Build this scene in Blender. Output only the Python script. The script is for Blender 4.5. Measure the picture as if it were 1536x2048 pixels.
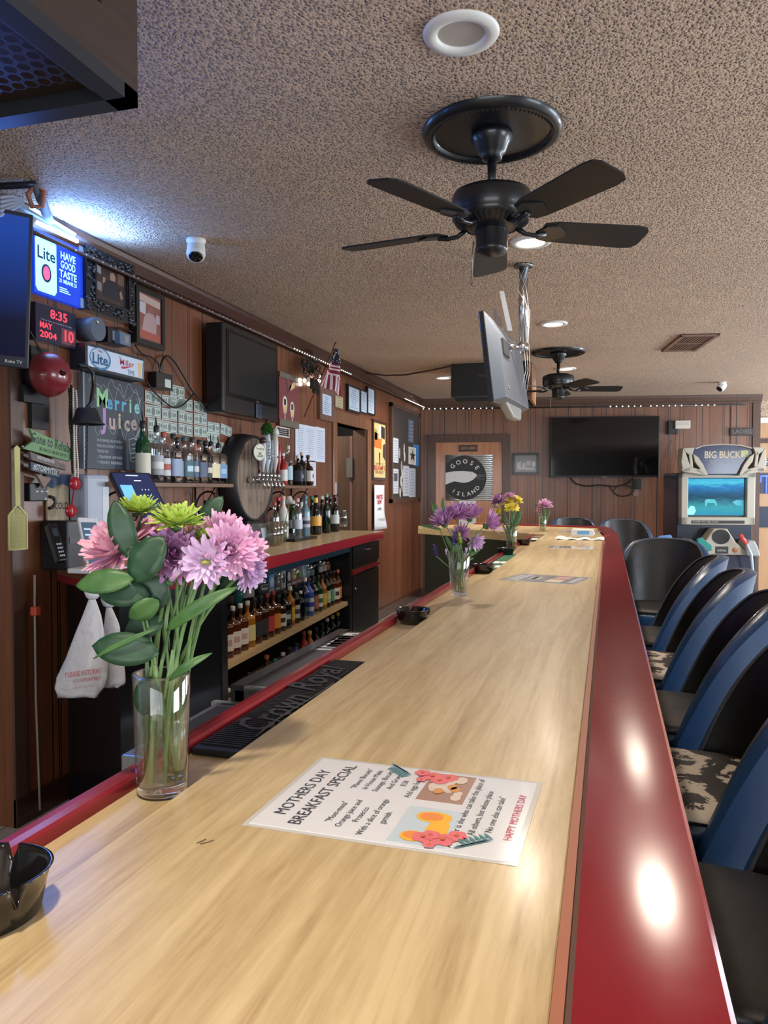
import bpy, math, random
from mathutils import Vector as V, Matrix
for o in list(bpy.data.objects): bpy.data.objects.remove(o)
SC = bpy.context.scene
COL = SC.collection
R = math.radians
CAMZ, YAW, PITCH, F = 1.43, R(16.2), math.atan(44/1538), 1538.0
# ------------------------------------------------------------- camera
cd = bpy.data.cameras.new('camera'); cam = bpy.data.objects.new('camera', cd); COL.objects.link(cam)
cd.sensor_fit = 'VERTICAL'; cd.sensor_height = 36; cd.lens = F/2048*36; cd.clip_start = .02; cd.clip_end = 100
cam.location = (0, 0, CAMZ); cam.rotation_euler = (math.pi/2-PITCH, 0, YAW); SC.camera = cam
# ------------------------------------------------------------- world, exposure
w = bpy.data.worlds.new('world'); SC.world = w; w.use_nodes = True
w.node_tree.nodes['Background'].inputs[0].default_value = (.75, .85, 1, 1)
w.node_tree.nodes['Background'].inputs[1].default_value = .9
SC.view_settings.view_transform = 'Standard'; SC.view_settings.look = 'None'
SC.view_settings.gamma = 1; SC.view_settings.use_curve_mapping = False
SC.view_settings.exposure = 0.15
SC.cycles.max_bounces = 12; SC.cycles.transmission_bounces = 12; SC.cycles.diffuse_bounces = 4; SC.cycles.glossy_bounces = 4; SC.cycles.sample_clamp_indirect = 4
SC.cycles.caustics_reflective = False; SC.cycles.caustics_refractive = False
def area(name, loc, direction, sx, sy, power, col, spread=180):
    l = bpy.data.lights.new(name, 'AREA'); l.shape = 'RECTANGLE'; l.size = sx; l.size_y = sy; l.energy = power; l.color = col
    l.spread = R(spread)
    o = bpy.data.objects.new(name, l); COL.objects.link(o); o.location = loc
    o.rotation_euler = V(direction).to_track_quat('-Z', 'Y').to_euler(); return o
# daylight coming in through the windows of the customer side and of the front wall behind the camera
DAY = (.80, .90, 1.0)
area('daylight', (5.35, 1.0, 1.5), (-1, 0, .16), 2.6, 1.5, 150, DAY)
area('daylight', (5.35, 5.6, 1.5), (-1, 0, .16), 2.6, 1.5, 190, DAY)
area('daylight', (5.35, 9.6, 1.5), (-1, -.05, .42), 2.0, 1.5, 300, DAY)
area('daylight', (.6, -3.85, 1.6), (0, 1, .12), 4.4, 1.6, 120, (.9, .95, 1.0))
# ------------------------------------------------------------- picture-to-place helpers (only used to measure where things stand)
FW = V((-math.sin(YAW)*math.cos(PITCH), math.cos(YAW)*math.cos(PITCH), -math.sin(PITCH)))
RT = V((math.cos(YAW), math.sin(YAW), 0)); UP = RT.cross(FW); CAM = V((0, 0, CAMZ)); Z = V((0, 0, 1))
def ray(px, py): return FW + RT*((px-768)/F) - UP*((py-1024)/F)
def onX(px, py, x): r = ray(px, py); return CAM + r*(x/r.x)
def onY(px, py, y): r = ray(px, py); return CAM + r*(y/r.y)
def onZ(px, py, z): r = ray(px, py); return CAM + r*((z-CAMZ)/r.z)
def onD(px, py, d): return CAM + ray(px, py)*d
FU = V((4.22, .67, 0)).normalized(); FN = V((FU.y, -FU.x, 0)); FO = V((-2.40, 9.97, 0))
def onF(px, py, off=0):
    r = ray(px, py); return CAM + r*((FO + FN*off - CAM).dot(FN)/r.dot(FN))
XW, ZC = -2.40, 2.63          # left wall, ceiling
ZB = 1.07                     # bar top
class Fr:                     # a flat frame of reference: a to the right, b up, c towards the viewer
    def __init__(s, O, u=V((0, 1, 0)), up=Z, w=0, h=0):
        s.O = V(O); s.u = V(u).normalized(); s.v = V(up).normalized(); s.n = s.u.cross(s.v).normalized(); s.w = w; s.h = h
    def __call__(s, a, b, c=0): return s.O + s.u*a + s.v*b + s.n*c
def onwall(f, u, x0, y0, x1, y1):
    A = f(x0, y0); B = f(x1, y1); w_ = (B-A).dot(u); h_ = A.z-B.z
    O = A + u*(w_/2); O.z = (A.z+B.z)/2
    return Fr(O, u, Z, w_, h_)
def LW(x0, y0, x1, y1, off=.02): return onwall(lambda a, b: onX(a, b, XW+off), V((0, 1, 0)), x0, y0, x1, y1)
def FWL(x0, y0, x1, y1, off=.02): return onwall(lambda a, b: onF(a, b, off), FU, x0, y0, x1, y1)
# ------------------------------------------------------------- objects
def wloc(o):
    p = V((0, 0, 0))
    while o is not None: p = p + o.location; o = o.parent
    return p
def thing(name, label, cat, loc=(0, 0, 0), group=None):
    o = bpy.data.objects.new(name, None); COL.objects.link(o); o.location = loc; o.empty_display_size = .05
    o['label'] = label; o['category'] = cat
    if group: o['group'] = group
    return o
def tag(o, label, cat, group=None):
    o['label'] = label; o['category'] = cat
    if group: o['group'] = group
    return o
class MB:
    def __init__(s): s.v = []; s.f = []; s.m = []; s.sm = []
    def add(s, vs, fs, mi=0, sm=False):
        n = len(s.v); s.v += [V(p) for p in vs]
        for f in fs: s.f.append(tuple(i+n for i in f)); s.m.append(mi); s.sm.append(sm)
        return s
    def hexa(s, p, mi=0): return s.add(p, [(0, 3, 2, 1), (4, 5, 6, 7), (0, 1, 5, 4), (1, 2, 6, 5), (2, 3, 7, 6), (3, 0, 4, 7)], mi)
    def box(s, a, b, mi=0):
        x0, y0, z0 = a; x1, y1, z1 = b
        return s.hexa([(x0, y0, z0), (x1, y0, z0), (x1, y1, z0), (x0, y1, z0), (x0, y0, z1), (x1, y0, z1), (x1, y1, z1), (x0, y1, z1)], mi)
    def fbox(s, fr, a0, a1, b0, b1, c0, c1, mi=0):
        return s.hexa([fr(a0, b0, c0), fr(a1, b0, c0), fr(a1, b1, c0), fr(a0, b1, c0), fr(a0, b0, c1), fr(a1, b0, c1), fr(a1, b1, c1), fr(a0, b1, c1)], mi)
    def prism(s, poly, d, mi=0, sm=False):    # closed 3-D outline pushed along d
        n = len(poly); P = [V(p) for p in poly]; Q = [p+V(d) for p in P]
        return s.add(P+Q, [tuple(range(n-1, -1, -1)), tuple(range(n, 2*n))] + [(i, (i+1) % n, n+(i+1) % n, n+i) for i in range(n)], mi, sm)
    def fpoly(s, fr, pts, c0, c1, mi=0): return s.prism([fr(a, b, c0) for a, b in pts], fr.n*(c1-c0), mi)
    def lathe(s, prof, O=(0, 0, 0), ax=Z, n=24, mi=0, sm=True, sx=1, sy=1, cap=True):
        ax = V(ax).normalized(); t = V((1, 0, 0)) if abs(ax.x) < .9 else V((0, 1, 0))
        e1 = (t-ax*t.dot(ax)).normalized(); e2 = ax.cross(e1); O = V(O); vs = []; m = len(prof)
        for r, h in prof:
            for i in range(n):
                a = 2*math.pi*i/n; vs.append(O + ax*h + e1*(r*sx*math.cos(a)) + e2*(r*sy*math.sin(a)))
        fs = [(k*n+i, k*n+(i+1) % n, (k+1)*n+(i+1) % n, (k+1)*n+i) for k in range(m-1) for i in range(n)]
        s.add(vs, fs, mi, sm)
        if cap:
            b = len(s.v)-len(vs)
            for f in (tuple(b+i for i in range(n-1, -1, -1)), tuple(b+(m-1)*n+i for i in range(n))):
                s.f.append(f); s.m.append(mi); s.sm.append(False)
        return s
    def cyl(s, p, q, r, r2=None, n=16, mi=0):
        p = V(p); q = V(q); return s.lathe([(r, 0), (r if r2 is None else r2, (q-p).length)], p, q-p, n, mi)
    def ball(s, c, r, n=12, mi=0, sz=1):
        pr = [(max(1e-4, r*math.sin(math.pi*k/(n//2+2))), -r*sz*math.cos(math.pi*k/(n//2+2))) for k in range(n//2+3)]
        return s.lathe(pr, c, Z, n, mi, cap=False)
    def tube(s, pts, r, n=6, mi=0, closed=False):
        P = [V(p) for p in pts]; k = len(P); rr = r if isinstance(r, (list, tuple)) else [r]*k; vs = []; prev = None
        for i in range(k):
            t = (P[(i+1) % k]-P[i-1]) if closed else (P[min(i+1, k-1)]-P[max(i-1, 0)])
            if t.length < 1e-9: t = V((0, 0, 1))
            t.normalize()
            if prev is None: h = V((0, 0, 1)) if abs(t.z) < .9 else V((1, 0, 0))
            else: h = prev
            e1 = (h-t*h.dot(t)).normalized(); e2 = t.cross(e1); prev = e1
            for j in range(n):
                a = 2*math.pi*j/n; vs.append(P[i]+e1*(rr[i]*math.cos(a))+e2*(rr[i]*math.sin(a)))
        m = k if closed else k-1
        fs = [(i*n+j, i*n+(j+1) % n, ((i+1) % k)*n+(j+1) % n, ((i+1) % k)*n+j) for i in range(m) for j in range(n)]
        if not closed: fs += [tuple(range(n-1, -1, -1)), tuple((k-1)*n+j for j in range(n))]
        return s.add(vs, fs, mi, True)
    def grid(s, fn, nu, nv, mi=0, sm=True):
        vs = [fn(i/nu, j/nv) for j in range(nv+1) for i in range(nu+1)]
        return s.add(vs, [(j*(nu+1)+i, j*(nu+1)+i+1, (j+1)*(nu+1)+i+1, (j+1)*(nu+1)+i) for j in range(nv) for i in range(nu)], mi, sm)
    def build(s, name, mats, parent=None, bevel=0, solid=0, sub=0):
        me = bpy.data.meshes.new(name); L = wloc(parent)
        me.from_pydata([tuple(v-L) for v in s.v], [], s.f)
        for m in (mats if isinstance(mats, (list, tuple)) else [mats]): me.materials.append(m)
        me.polygons.foreach_set('material_index', s.m); me.polygons.foreach_set('use_smooth', s.sm); me.update()
        o = bpy.data.objects.new(name, me); COL.objects.link(o)
        if parent is not None: o.parent = parent
        if solid: q = o.modifiers.new('s', 'SOLIDIFY'); q.thickness = solid; q.offset = 0
        if bevel: q = o.modifiers.new('b', 'BEVEL'); q.width = bevel; q.segments = 2; q.limit_method = 'ANGLE'
        if sub: q = o.modifiers.new('u', 'SUBSURF'); q.levels = sub; q.render_levels = sub
        return o
def struct(mb, name, mats, bevel=0, parent=None):
    o = mb.build(name, mats, parent, bevel)
    if parent is None: o['kind'] = 'structure'
    return o
def dup(o, loc=None, rotz=None, parent=None, label=None, group=None):
    c = o.copy(); COL.objects.link(c); c.parent = parent
    if loc is not None: c.location = loc
    if rotz is not None: c.rotation_euler.z = rotz
    if label: c['label'] = label
    if group: c['group'] = group
    for k in [x for x in bpy.data.objects if x.parent == o]: dup(k, parent=c)
    return c
def text(s, fr, a, b, c, size, m, parent, name='lettering', width=None, align='CENTER', bold=0, thick=.0006, shear=0):
    cu = bpy.data.curves.new('t', 'FONT'); cu.body = s; cu.size = size; cu.align_x = align; cu.align_y = 'CENTER'; cu.offset = bold*size; cu.shear = shear
    cu.resolution_u = 2; cu.space_line = .9
    ob = bpy.data.objects.new('t', cu); COL.objects.link(ob)
    me = bpy.data.meshes.new_from_object(ob.evaluated_get(bpy.context.evaluated_depsgraph_get()))
    bpy.data.objects.remove(ob); bpy.data.curves.remove(cu)
    xs = [v.co.x for v in me.vertices] or [0]; k = width/(max(xs)-min(xs)) if width and max(xs) > min(xs) else 1
    L = wloc(parent)
    for v in me.vertices: v.co = fr(a+v.co.x*k, b+v.co.y, c+thick) - L
    me.materials.clear(); me.materials.append(m)
    o = bpy.data.objects.new(name, me); COL.objects.link(o); o.parent = parent
    return o
# ------------------------------------------------------------- materials
def _m(name):
    m = bpy.data.materials.new(name); m.use_nodes = True; nt = m.node_tree; return m, nt, nt.nodes['Principled BSDF']
MC = {}
def mat(c, rough=.5, metal=0, coat=0, emit=0, trans=0, alpha=1, spec=.5, ior=1.45, ecol=None, sss=0, bump=0, bscale=60):
    key = (tuple(c), rough, metal, coat, emit, trans, alpha, spec, ior, ecol, sss, bump, bscale)
    if key in MC: return MC[key]
    m, nt, b = _m('plain'); I = b.inputs
    I['Base Color'].default_value = (*c, 1); I['Roughness'].default_value = rough; I['Metallic'].default_value = metal
    I['Coat Weight'].default_value = coat; I['Coat Roughness'].default_value = .08; I['Transmission Weight'].default_value = trans; I['Alpha'].default_value = alpha
    I['Specular IOR Level'].default_value = spec; I['IOR'].default_value = ior
    if emit: I['Emission Color'].default_value = (*(ecol or c), 1); I['Emission Strength'].default_value = emit
    if sss: I['Subsurface Weight'].default_value = sss; I['Subsurface Radius'].default_value = (.02, .01, .01)
    if bump:
        t = nt.nodes.new('ShaderNodeTexCoord'); n = nt.nodes.new('ShaderNodeTexNoise'); q = nt.nodes.new('ShaderNodeBump')
        n.inputs['Scale'].default_value = bscale; n.inputs['Detail'].default_value = 4; q.inputs['Strength'].default_value = bump; q.inputs['Distance'].default_value = .01
        nt.links.new(t.outputs['Object'], n.inputs['Vector']); nt.links.new(n.outputs['Fac'], q.inputs['Height']); nt.links.new(q.outputs['Normal'], I['Normal'])
    MC[key] = m; return m
def ramp(nt, src, stops):
    r = nt.nodes.new('ShaderNodeValToRGB'); e = r.color_ramp.elements
    while len(e) < len(stops): e.new(.5)
    for k, (p, c) in enumerate(stops): e[k].position = p; e[k].color = (*c, 1)
    nt.links.new(src, r.inputs[0]); return r.outputs['Color']
def coords(nt, scale=(1, 1, 1), src='Object', loc=(0, 0, 0)):
    t = nt.nodes.new('ShaderNodeTexCoord'); mp = nt.nodes.new('ShaderNodeMapping'); mp.inputs['Scale'].default_value = scale; mp.inputs['Location'].default_value = loc
    nt.links.new(t.outputs[src], mp.inputs['Vector']); return mp.outputs['Vector']
def noise(nt, vec, scale=1, detail=4, rough=.6, dist=0):
    n = nt.nodes.new('ShaderNodeTexNoise'); n.inputs['Scale'].default_value = scale; n.inputs['Detail'].default_value = detail
    n.inputs['Roughness'].default_value = rough; n.inputs['Distortion'].default_value = dist; nt.links.new(vec, n.inputs['Vector']); return n.outputs['Fac']
def mth(nt, op, a, b=None, c=None):
    n = nt.nodes.new('ShaderNodeMath'); n.operation = op
    for i, x in enumerate((a, b, c)):
        if x is None: continue
        if isinstance(x, (int, float)): n.inputs[i].default_value = x
        else: nt.links.new(x, n.inputs[i])
    return n.outputs[0]
def mix(nt, fac, a, b, mode='MIX'):
    n = nt.nodes.new('ShaderNodeMix'); n.data_type = 'RGBA'; n.blend_type = mode
    for i, x in ((0, fac), (6, a), (7, b)):
        if isinstance(x, (int, float)): n.inputs[i].default_value = x
        elif isinstance(x, tuple): n.inputs[i].default_value = (*x, 1)
        else: nt.links.new(x, n.inputs[i])
    return n.outputs[2]
def bumpn(nt, h, b, strength=.3, dist=.01):
    q = nt.nodes.new('ShaderNodeBump'); q.inputs['Strength'].default_value = strength; q.inputs['Distance'].default_value = dist
    nt.links.new(h, q.inputs['Height']); nt.links.new(q.outputs['Normal'], b.inputs['Normal'])
def wood(c1, c2, axis=1, rough=.4, coat=.2, scale=(30, 2, 30), name='wood', bump=.05, c3=None):
    sc = [scale[0]]*3; sc[axis] = scale[1]
    m, nt, b = _m(name); v = coords(nt, tuple(sc)); f = noise(nt, v, 1, 6, .65, .6)
    st = [(.3, c1), (.7, c2)]
    if c3: st = [(.28, c1), (.5, c2), (.72, c3)]
    nt.links.new(ramp(nt, f, st), b.inputs['Base Color']); b.inputs['Roughness'].default_value = rough
    b.inputs['Coat Weight'].default_value = coat; b.inputs['Coat Roughness'].default_value = .1; bumpn(nt, f, b, bump); return m
def panelling(ax, width, c1, c2, name, rough=.38, dark=(.012, .006, .004)):
    """vertical boards: ax = object axis along the wall"""
    m, nt, b = _m(name); t = nt.nodes.new('ShaderNodeTexCoord'); s = nt.nodes.new('ShaderNodeSeparateXYZ'); nt.links.new(t.outputs['Object'], s.inputs[0])
    x = mth(nt, 'DIVIDE', s.outputs[ax], width)
    # irregular board widths: three repeats of different period
    g = None
    for k, (per, off) in enumerate(((1.0, 0), (2.6, .37), (1.7, .81))):
        fr_ = mth(nt, 'FRACT', mth(nt, 'ADD', mth(nt, 'DIVIDE', x, per), off+20))
        e = mth(nt, 'LESS_THAN', fr_, .045/per)
        g = e if g is None else mth(nt, 'MAXIMUM', g, e)
    wn = nt.nodes.new('ShaderNodeTexWhiteNoise'); wn.noise_dimensions = '1D'; nt.links.new(mth(nt, 'FLOOR', mth(nt, 'ADD', x, 50)), wn.inputs['W'])
    v = coords(nt, (18, 18, 1.1)); f = noise(nt, v, 1, 6, .65, 1.2); v2 = coords(nt, (2.2, 2.2, 1.2)); f2 = noise(nt, v2, 1, 3)
    col = ramp(nt, mth(nt, 'ADD', mth(nt, 'MULTIPLY', f, .75), mth(nt, 'MULTIPLY', f2, .3)), [(.3, c1), (.75, c2)])
    tint = mth(nt, 'ADD', mth(nt, 'MULTIPLY', wn.outputs['Value'], .28), .84)
    col = mix(nt, 1.0, col, tint, 'MULTIPLY')
    col = mix(nt, g, col, dark)
    nt.links.new(col, b.inputs['Base Color']); b.inputs['Roughness'].default_value = rough; b.inputs['Coat Weight'].default_value = .25; b.inputs['Coat Roughness'].default_value = .2
    bumpn(nt, mth(nt, 'SUBTRACT', mth(nt, 'MULTIPLY', f, .1), g), b, .35, .006); return m
def m_ceiling():
    m, nt, b = _m('popcorn ceiling'); v = coords(nt, (1, 1, 1))
    n1 = noise(nt, v, 62, 3, .6, .4); n2 = noise(nt, v, 1.3, 3)
    n3 = noise(nt, v, 160, 2, .5)
    vo = nt.nodes.new('ShaderNodeTexVoronoi'); vo.inputs['Scale'].default_value = 88; nt.links.new(v, vo.inputs['Vector'])
    dots = ramp(nt, vo.outputs['Distance'], [(.12, (1, 1, 1)), (.55, (0, 0, 0))])
    h = mth(nt, 'MULTIPLY', dots, ramp(nt, n1, [(.40, (.1, .1, .1)), (.56, (1, 1, 1))]))
    c = mix(nt, n2, (.56, .40, .29), (.72, .53, .40))
    c = mix(nt, mth(nt, 'MULTIPLY', n1, .35), c, (.80, .62, .48))
    nt.links.new(c, b.inputs['Base Color']); b.inputs['Roughness'].default_value = .75; b.inputs['Specular IOR Level'].default_value = .25
    bumpn(nt, mth(nt, 'ADD', h, mth(nt, 'MULTIPLY', n3, .4)), b, 1.0, .022); return m
def m_bartop(ax=1):
    m, nt, b = _m('tan wood laminate'); sc = [34, 34, 34]; sc[ax] = 1.6
    f = noise(nt, coords(nt, tuple(sc)), 1, 6, .7, .8); sc2 = [9, 9, 9]; sc2[ax] = .7
    f2 = noise(nt, coords(nt, tuple(sc2), loc=(3, 1, 0)), 1, 4, .6, .6); sc3 = [130, 130, 130]; sc3[ax] = 16
    f3 = noise(nt, coords(nt, tuple(sc3)), 1, 3, .6)
    x = mth(nt, 'ADD', mth(nt, 'ADD', mth(nt, 'MULTIPLY', f, .5), mth(nt, 'MULTIPLY', f2, .35)), mth(nt, 'MULTIPLY', f3, .15))
    c = ramp(nt, x, [(.36, (.36, .245, .12)), (.46, (.50, .37, .19)), (.56, (.62, .485, .27)), (.70, (.70, .57, .34))])
    nt.links.new(c, b.inputs['Base Color']); b.inputs['Roughness'].default_value = .38; b.inputs['Coat Weight'].default_value = .22; b.inputs['Coat Roughness'].default_value = .16
    bumpn(nt, f3, b, .03, .004); return m
def m_red():
    m, nt, b = _m('dark red laminate'); v = coords(nt, (1, 1, 1)); f = noise(nt, v, 5, 4, .6, .5); g = noise(nt, v, 38, 5, .7, 1.5)
    nt.links.new(mix(nt, f, (.21, .014, .022), (.26, .02, .03)), b.inputs['Base Color'])
    nt.links.new(mth(nt, 'ADD', mth(nt, 'MULTIPLY', g, .05), .12), b.inputs['Roughness']); b.inputs['Specular IOR Level'].default_value = .28; return m
def m_vinyl(c, r=.32):
    m, nt, b = _m('vinyl'); v = coords(nt, (1, 1, 1)); f = noise(nt, v, 9, 3); g = noise(nt, v, 420, 2)
    b.inputs['Base Color'].default_value = (*c, 1); nt.links.new(mth(nt, 'ADD', mth(nt, 'MULTIPLY', f, .16), r-.08), b.inputs['Roughness'])
    bumpn(nt, mth(nt, 'ADD', mth(nt, 'MULTIPLY', g, .1), f), b, .35, .006); return m
def m_cow():
    m, nt, b = _m('cowhide'); f = noise(nt, coords(nt, (1, 1.0, 1)), 9, 5, .6, .5)
    nt.links.new(ramp(nt, f, [(.0, (.012, .009, .008)), (.50, (.018, .013, .011)), (.515, (.62, .55, .45)), (1, (.7, .63, .52))]), b.inputs['Base Color'])
    b.inputs['Roughness'].default_value = .55; return m
def m_floor():
    m, nt, b = _m('floor tile'); br = nt.nodes.new('ShaderNodeTexBrick'); nt.links.new(coords(nt, (1, 1, 1)), br.inputs['Vector'])
    br.offset = 0; br.inputs['Scale'].default_value = 1; br.inputs['Brick Width'].default_value = .305; br.inputs['Row Height'].default_value = .305; br.inputs['Mortar Size'].default_value = .004
    br.inputs['Color1'].default_value = (.50, .50, .48, 1); br.inputs['Color2'].default_value = (.44, .44, .43, 1); br.inputs['Mortar'].default_value = (.10, .10, .10, 1)
    nt.links.new(br.outputs['Color'], b.inputs['Base Color']); b.inputs['Roughness'].default_value = .35; return m
def m_metal_brushed():
    m, nt, b = _m('brushed steel'); f = noise(nt, coords(nt, (4, 60, 60)), 3, 4); b.inputs['Base Color'].default_value = (.42, .44, .46, 1); b.inputs['Metallic'].default_value = 1
    nt.links.new(mth(nt, 'ADD', mth(nt, 'MULTIPLY', f, .2), .28), b.inputs['Roughness']); return m
M_CEIL = m_ceiling(); M_BAR = m_bartop(1); M_RED = m_red(); M_FLOOR = m_floor(); M_STEEL = m_metal_brushed(); M_COW = m_cow()
M_PL = panelling(1, .17, (.105, .032, .014), (.235, .082, .034), 'red brown panelling')
M_PF = panelling(0, .16, (.12, .045, .022), (.24, .10, .050), 'brown panelling')
M_LIGHTWOOD = panelling(0, .3, (.42, .22, .10), (.62, .36, .18), 'honey wood panelling', dark=(.2, .09, .04))
M_TRIM = wood((.030, .010, .007), (.065, .022, .013), 1, .3, .4, name='dark red wood trim')
M_CASE = wood((.13, .052, .022), (.26, .115, .05), 2, .35, .4, name='door casing wood')
M_DOORW = wood((.32, .105, .030), (.48, .18, .055), 2, .35, .35, name='door wood')
M_DKDOOR = wood((.06, .028, .018), (.10, .048, .03), 2, .5, .1, name='dark door')
M_BLK = mat((.008, .008, .009), .35, coat=.2); M_BLKM = mat((.012, .012, .013), .6); M_BLKG = mat((.004, .004, .005), .06, spec=.6)
M_BPANEL = mat((.006, .007, .010), .3, coat=.3, bump=.05, bscale=14)
M_NAVY = m_vinyl((.016, .052, .135), .34); M_BVIN = m_vinyl((.004, .0042, .005), .36); M_SEAT = m_vinyl((.012, .0115, .011), .42)
M_CHROME = mat((.55, .56, .58), .18, 1); M_WHITE = mat((.72, .72, .70), .45); M_PAPER = mat((.78, .80, .83), .5); M_INK = mat((.03, .03, .035), .6)
M_SHELFW = wood((.42, .28, .14), (.58, .42, .24), 1, .45, .1, name='light shelf wood')
M_OLDW = wood((.10, .065, .045), (.26, .19, .14), 2, .6, 0, (22, 1.6), 'barrel head wood', .3)
M_BRKT = mat((.01, .01, .012), .4)
def m_thin(tint, name, lo=.04, hi=.75, rough=.02):
    '''thin clear glass: see-through with a Fresnel sheen'''
    m = bpy.data.materials.new(name); m.use_nodes = True; nt = m.node_tree; nt.nodes.clear(); o = nt.nodes.new('ShaderNodeOutputMaterial')
    tr = nt.nodes.new('ShaderNodeBsdfTransparent'); tr.inputs[0].default_value = (*tint, 1); gl = nt.nodes.new('ShaderNodeBsdfGlossy'); gl.inputs['Roughness'].default_value = rough
    lw = nt.nodes.new('ShaderNodeLayerWeight'); lw.inputs['Blend'].default_value = .30; mx = nt.nodes.new('ShaderNodeMixShader')
    nt.links.new(mth(nt, 'ADD', mth(nt, 'MULTIPLY', lw.outputs['Facing'], hi-lo), lo), mx.inputs[0]); nt.links.new(tr.outputs[0], mx.inputs[1]); nt.links.new(gl.outputs[0], mx.inputs[2]); nt.links.new(mx.outputs[0], o.inputs[0]); return m
M_GLASS = m_thin((.95, .975, .97), 'clear drinking glass', .04, .85); M_WATER = m_thin((.94, .97, .94), 'water', .0, .12); M_GBASE = mat((1, 1, 1), .0, trans=1, ior=1.45); M_BOTG = m_thin((.80, .86, .90), 'clear bottle glass', .10, .8, .04)
# ============================================================= the setting
struct(MB().box((-5, -4, -.06), (5.5, 12, 0)), 'floor', M_FLOOR)
struct(MB().box((-5, -4, ZC), (5.5, 12, ZC+.06)), 'ceiling', M_CEIL)
D0, D1, DH = 6.66, 7.59, 2.05
b = MB().box((XW-.12, 2.65, 0), (XW, D0, ZC)).box((XW-.12, D1, 0), (XW, 10.2, ZC)).box((XW-.12, D0, DH), (XW, D1, ZC))
struct(b, 'wall_left', M_PL)
wf = MB().box((-.15, 0, 0), (4.27, .12, ZC)).build('wall_far', M_PF); wf['kind'] = 'structure'; wf.location = FO; wf.rotation_euler.z = math.atan2(FU.y, FU.x)
PALE = mat((.55, .56, .52), .6)
struct(MB().box((-5, 2.65, 0), (XW-.12, 2.77, ZC)), 'wall_corner', wood((.13, .04, .018), (.24, .08, .035), 2, .25, .5, name='glossy pilaster wood'))
struct(MB().box((-5.1, -4, 0), (-5, 12, ZC)), 'wall_side', PALE)
struct(MB().box((-3.9, 5.4, 0), (-3.8, 9.6, ZC)), 'wall_hallway', mat((.50, .56, .36), .6))
# right wall and front wall with their windows
ys = [(-.3, 2.3), (4.3, 6.9), (8.6, 10.6)]
b = MB().box((5.4, -4, 0), (5.5, 12, .75)).box((5.4, -4, 2.25), (5.5, 12, ZC)); y = -4
for a, c in ys: b.box((5.4, y, .75), (5.5, a, 2.25)); y = c
b.box((5.4, y, .75), (5.5, 12, 2.25)); struct(b, 'wall_right', M_PF)
b = MB().box((-5, -4.1, 0), (5.5, -4, .8)).box((-5, -4.1, 2.4), (5.5, -4, ZC)).box((-5, -4.1, .8), (-1.6, -4, 2.4)).box((2.8, -4.1, .8), (5.5, -4, 2.4)); struct(b, 'wall_front', PALE)
struct(MB().box((-5, 11.9, 0), (5.5, 12, ZC)), 'wall_back', PALE)
# baseboards, crown trims
struct(MB().box((XW, 2.65, 0), (XW+.018, D0-.1, .12)).box((XW, D1+.1, 0), (XW+.018, 9.95, .12)), 'baseboard_left', M_TRIM)
f = Fr(FO, FU); struct(MB().fbox(f, 0, 4.27, 0, .12, 0, .018), 'baseboard_far', M_TRIM)
def crown(P, d, n, L, name, m):
    pr = [(0, 0), (.012, 0), (.02, .02), (.03, .03), (.055, .075), (.06, .095), (.06, .105), (0, .105)]
    bb = MB().prism([P + n*a + Z*(b_-.105) for a, b_ in pr], d*L); return struct(bb, name, m)
crown(V((XW, 2.65, ZC)), V((0, 1, 0)), V((1, 0, 0)), 7.33, 'trim_1', M_TRIM)
crown(V((FO.x, FO.y, ZC)), FU, FN, 4.30, 'trim_2', M_DKDOOR)
struct(MB().fbox(f, 4.20, 4.29, 0, ZC-.1, -.13, .02), 'trim_3', M_DKDOOR)
# slender trim on the left pilaster (the two-tone corner by the fly swatter)
struct(MB().box((XW, 2.65, .0), (XW+.012, 2.72, ZC-.11)), 'trim_4', M_DKDOOR)
# doorway in the left wall
c0 = .10
b = MB().box((XW-.13, D0-c0, 0), (XW+.022, D0, DH)).box((XW-.13, D1, 0), (XW+.022, D1+c0+.03, DH)).box((XW-.13, D0-c0, DH), (XW+.022, D1+c0+.03, DH+.11))
struct(b, 'trim_5', M_CASE, .004)
b = MB().box((XW-.13, D0, 0), (XW-.10, D0+.025, DH)).box((XW-.13, D1-.025, 0), (XW, D1, DH)); struct(b, 'trim_6', M_DKDOOR)
d = struct(MB().box((-3.38, D1+.01, .01), (-2.53, D1+.05, 1.99)), 'door_1', wood((.045, .021, .013), (.08, .038, .024), 2, .5, .1, name='hall door'))
MB().box((-2.575, D1-.003, .01), (-2.545, D1+.01, 1.99)).build('edge_strip', mat((.16, .09, .09), .4), d)
MB().box((-2.60, D1-.04, 1.56), (-2.535, D1-.002, 1.76)).build('door_closer', mat((.22, .21, .21), .35, .6), d)
# strike plate and latch on the near jamb
t = thing('latch_plate', 'steel latch plate on the near jamb of the left doorway', 'latch', (XW+.02, D0-.03, 1.40))
MB().box((XW+.022, D0-.045, 1.30), (XW+.03, D0-.015, 1.50)).build('plate', M_CHROME, t); MB().box((XW+.03, D0-.037, 1.37), (XW+.036, D0-.023, 1.40)).build('bolt', M_BLK, t)
# room seen past the far wall, honey-coloured panelling
f2 = Fr((1.2, 11.3, 0), V((1, .1, 0)))
o = MB().box((0, 0, 0), (4.2, .1, 2.33)).build('wall_lounge', M_LIGHTWOOD); o['kind'] = 'structure'; o.location = f2.O; o.rotation_euler.z = math.atan2(.1, 1)
struct(MB().fbox(f2, 0, 4.2, 2.33, 2.40, -.02, .03), 'trim_7', M_WHITE)
struct(MB().fbox(f2, 0, 4.2, 2.40, ZC, -.1, .0), 'wall_lounge_top', M_CEIL)
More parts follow.
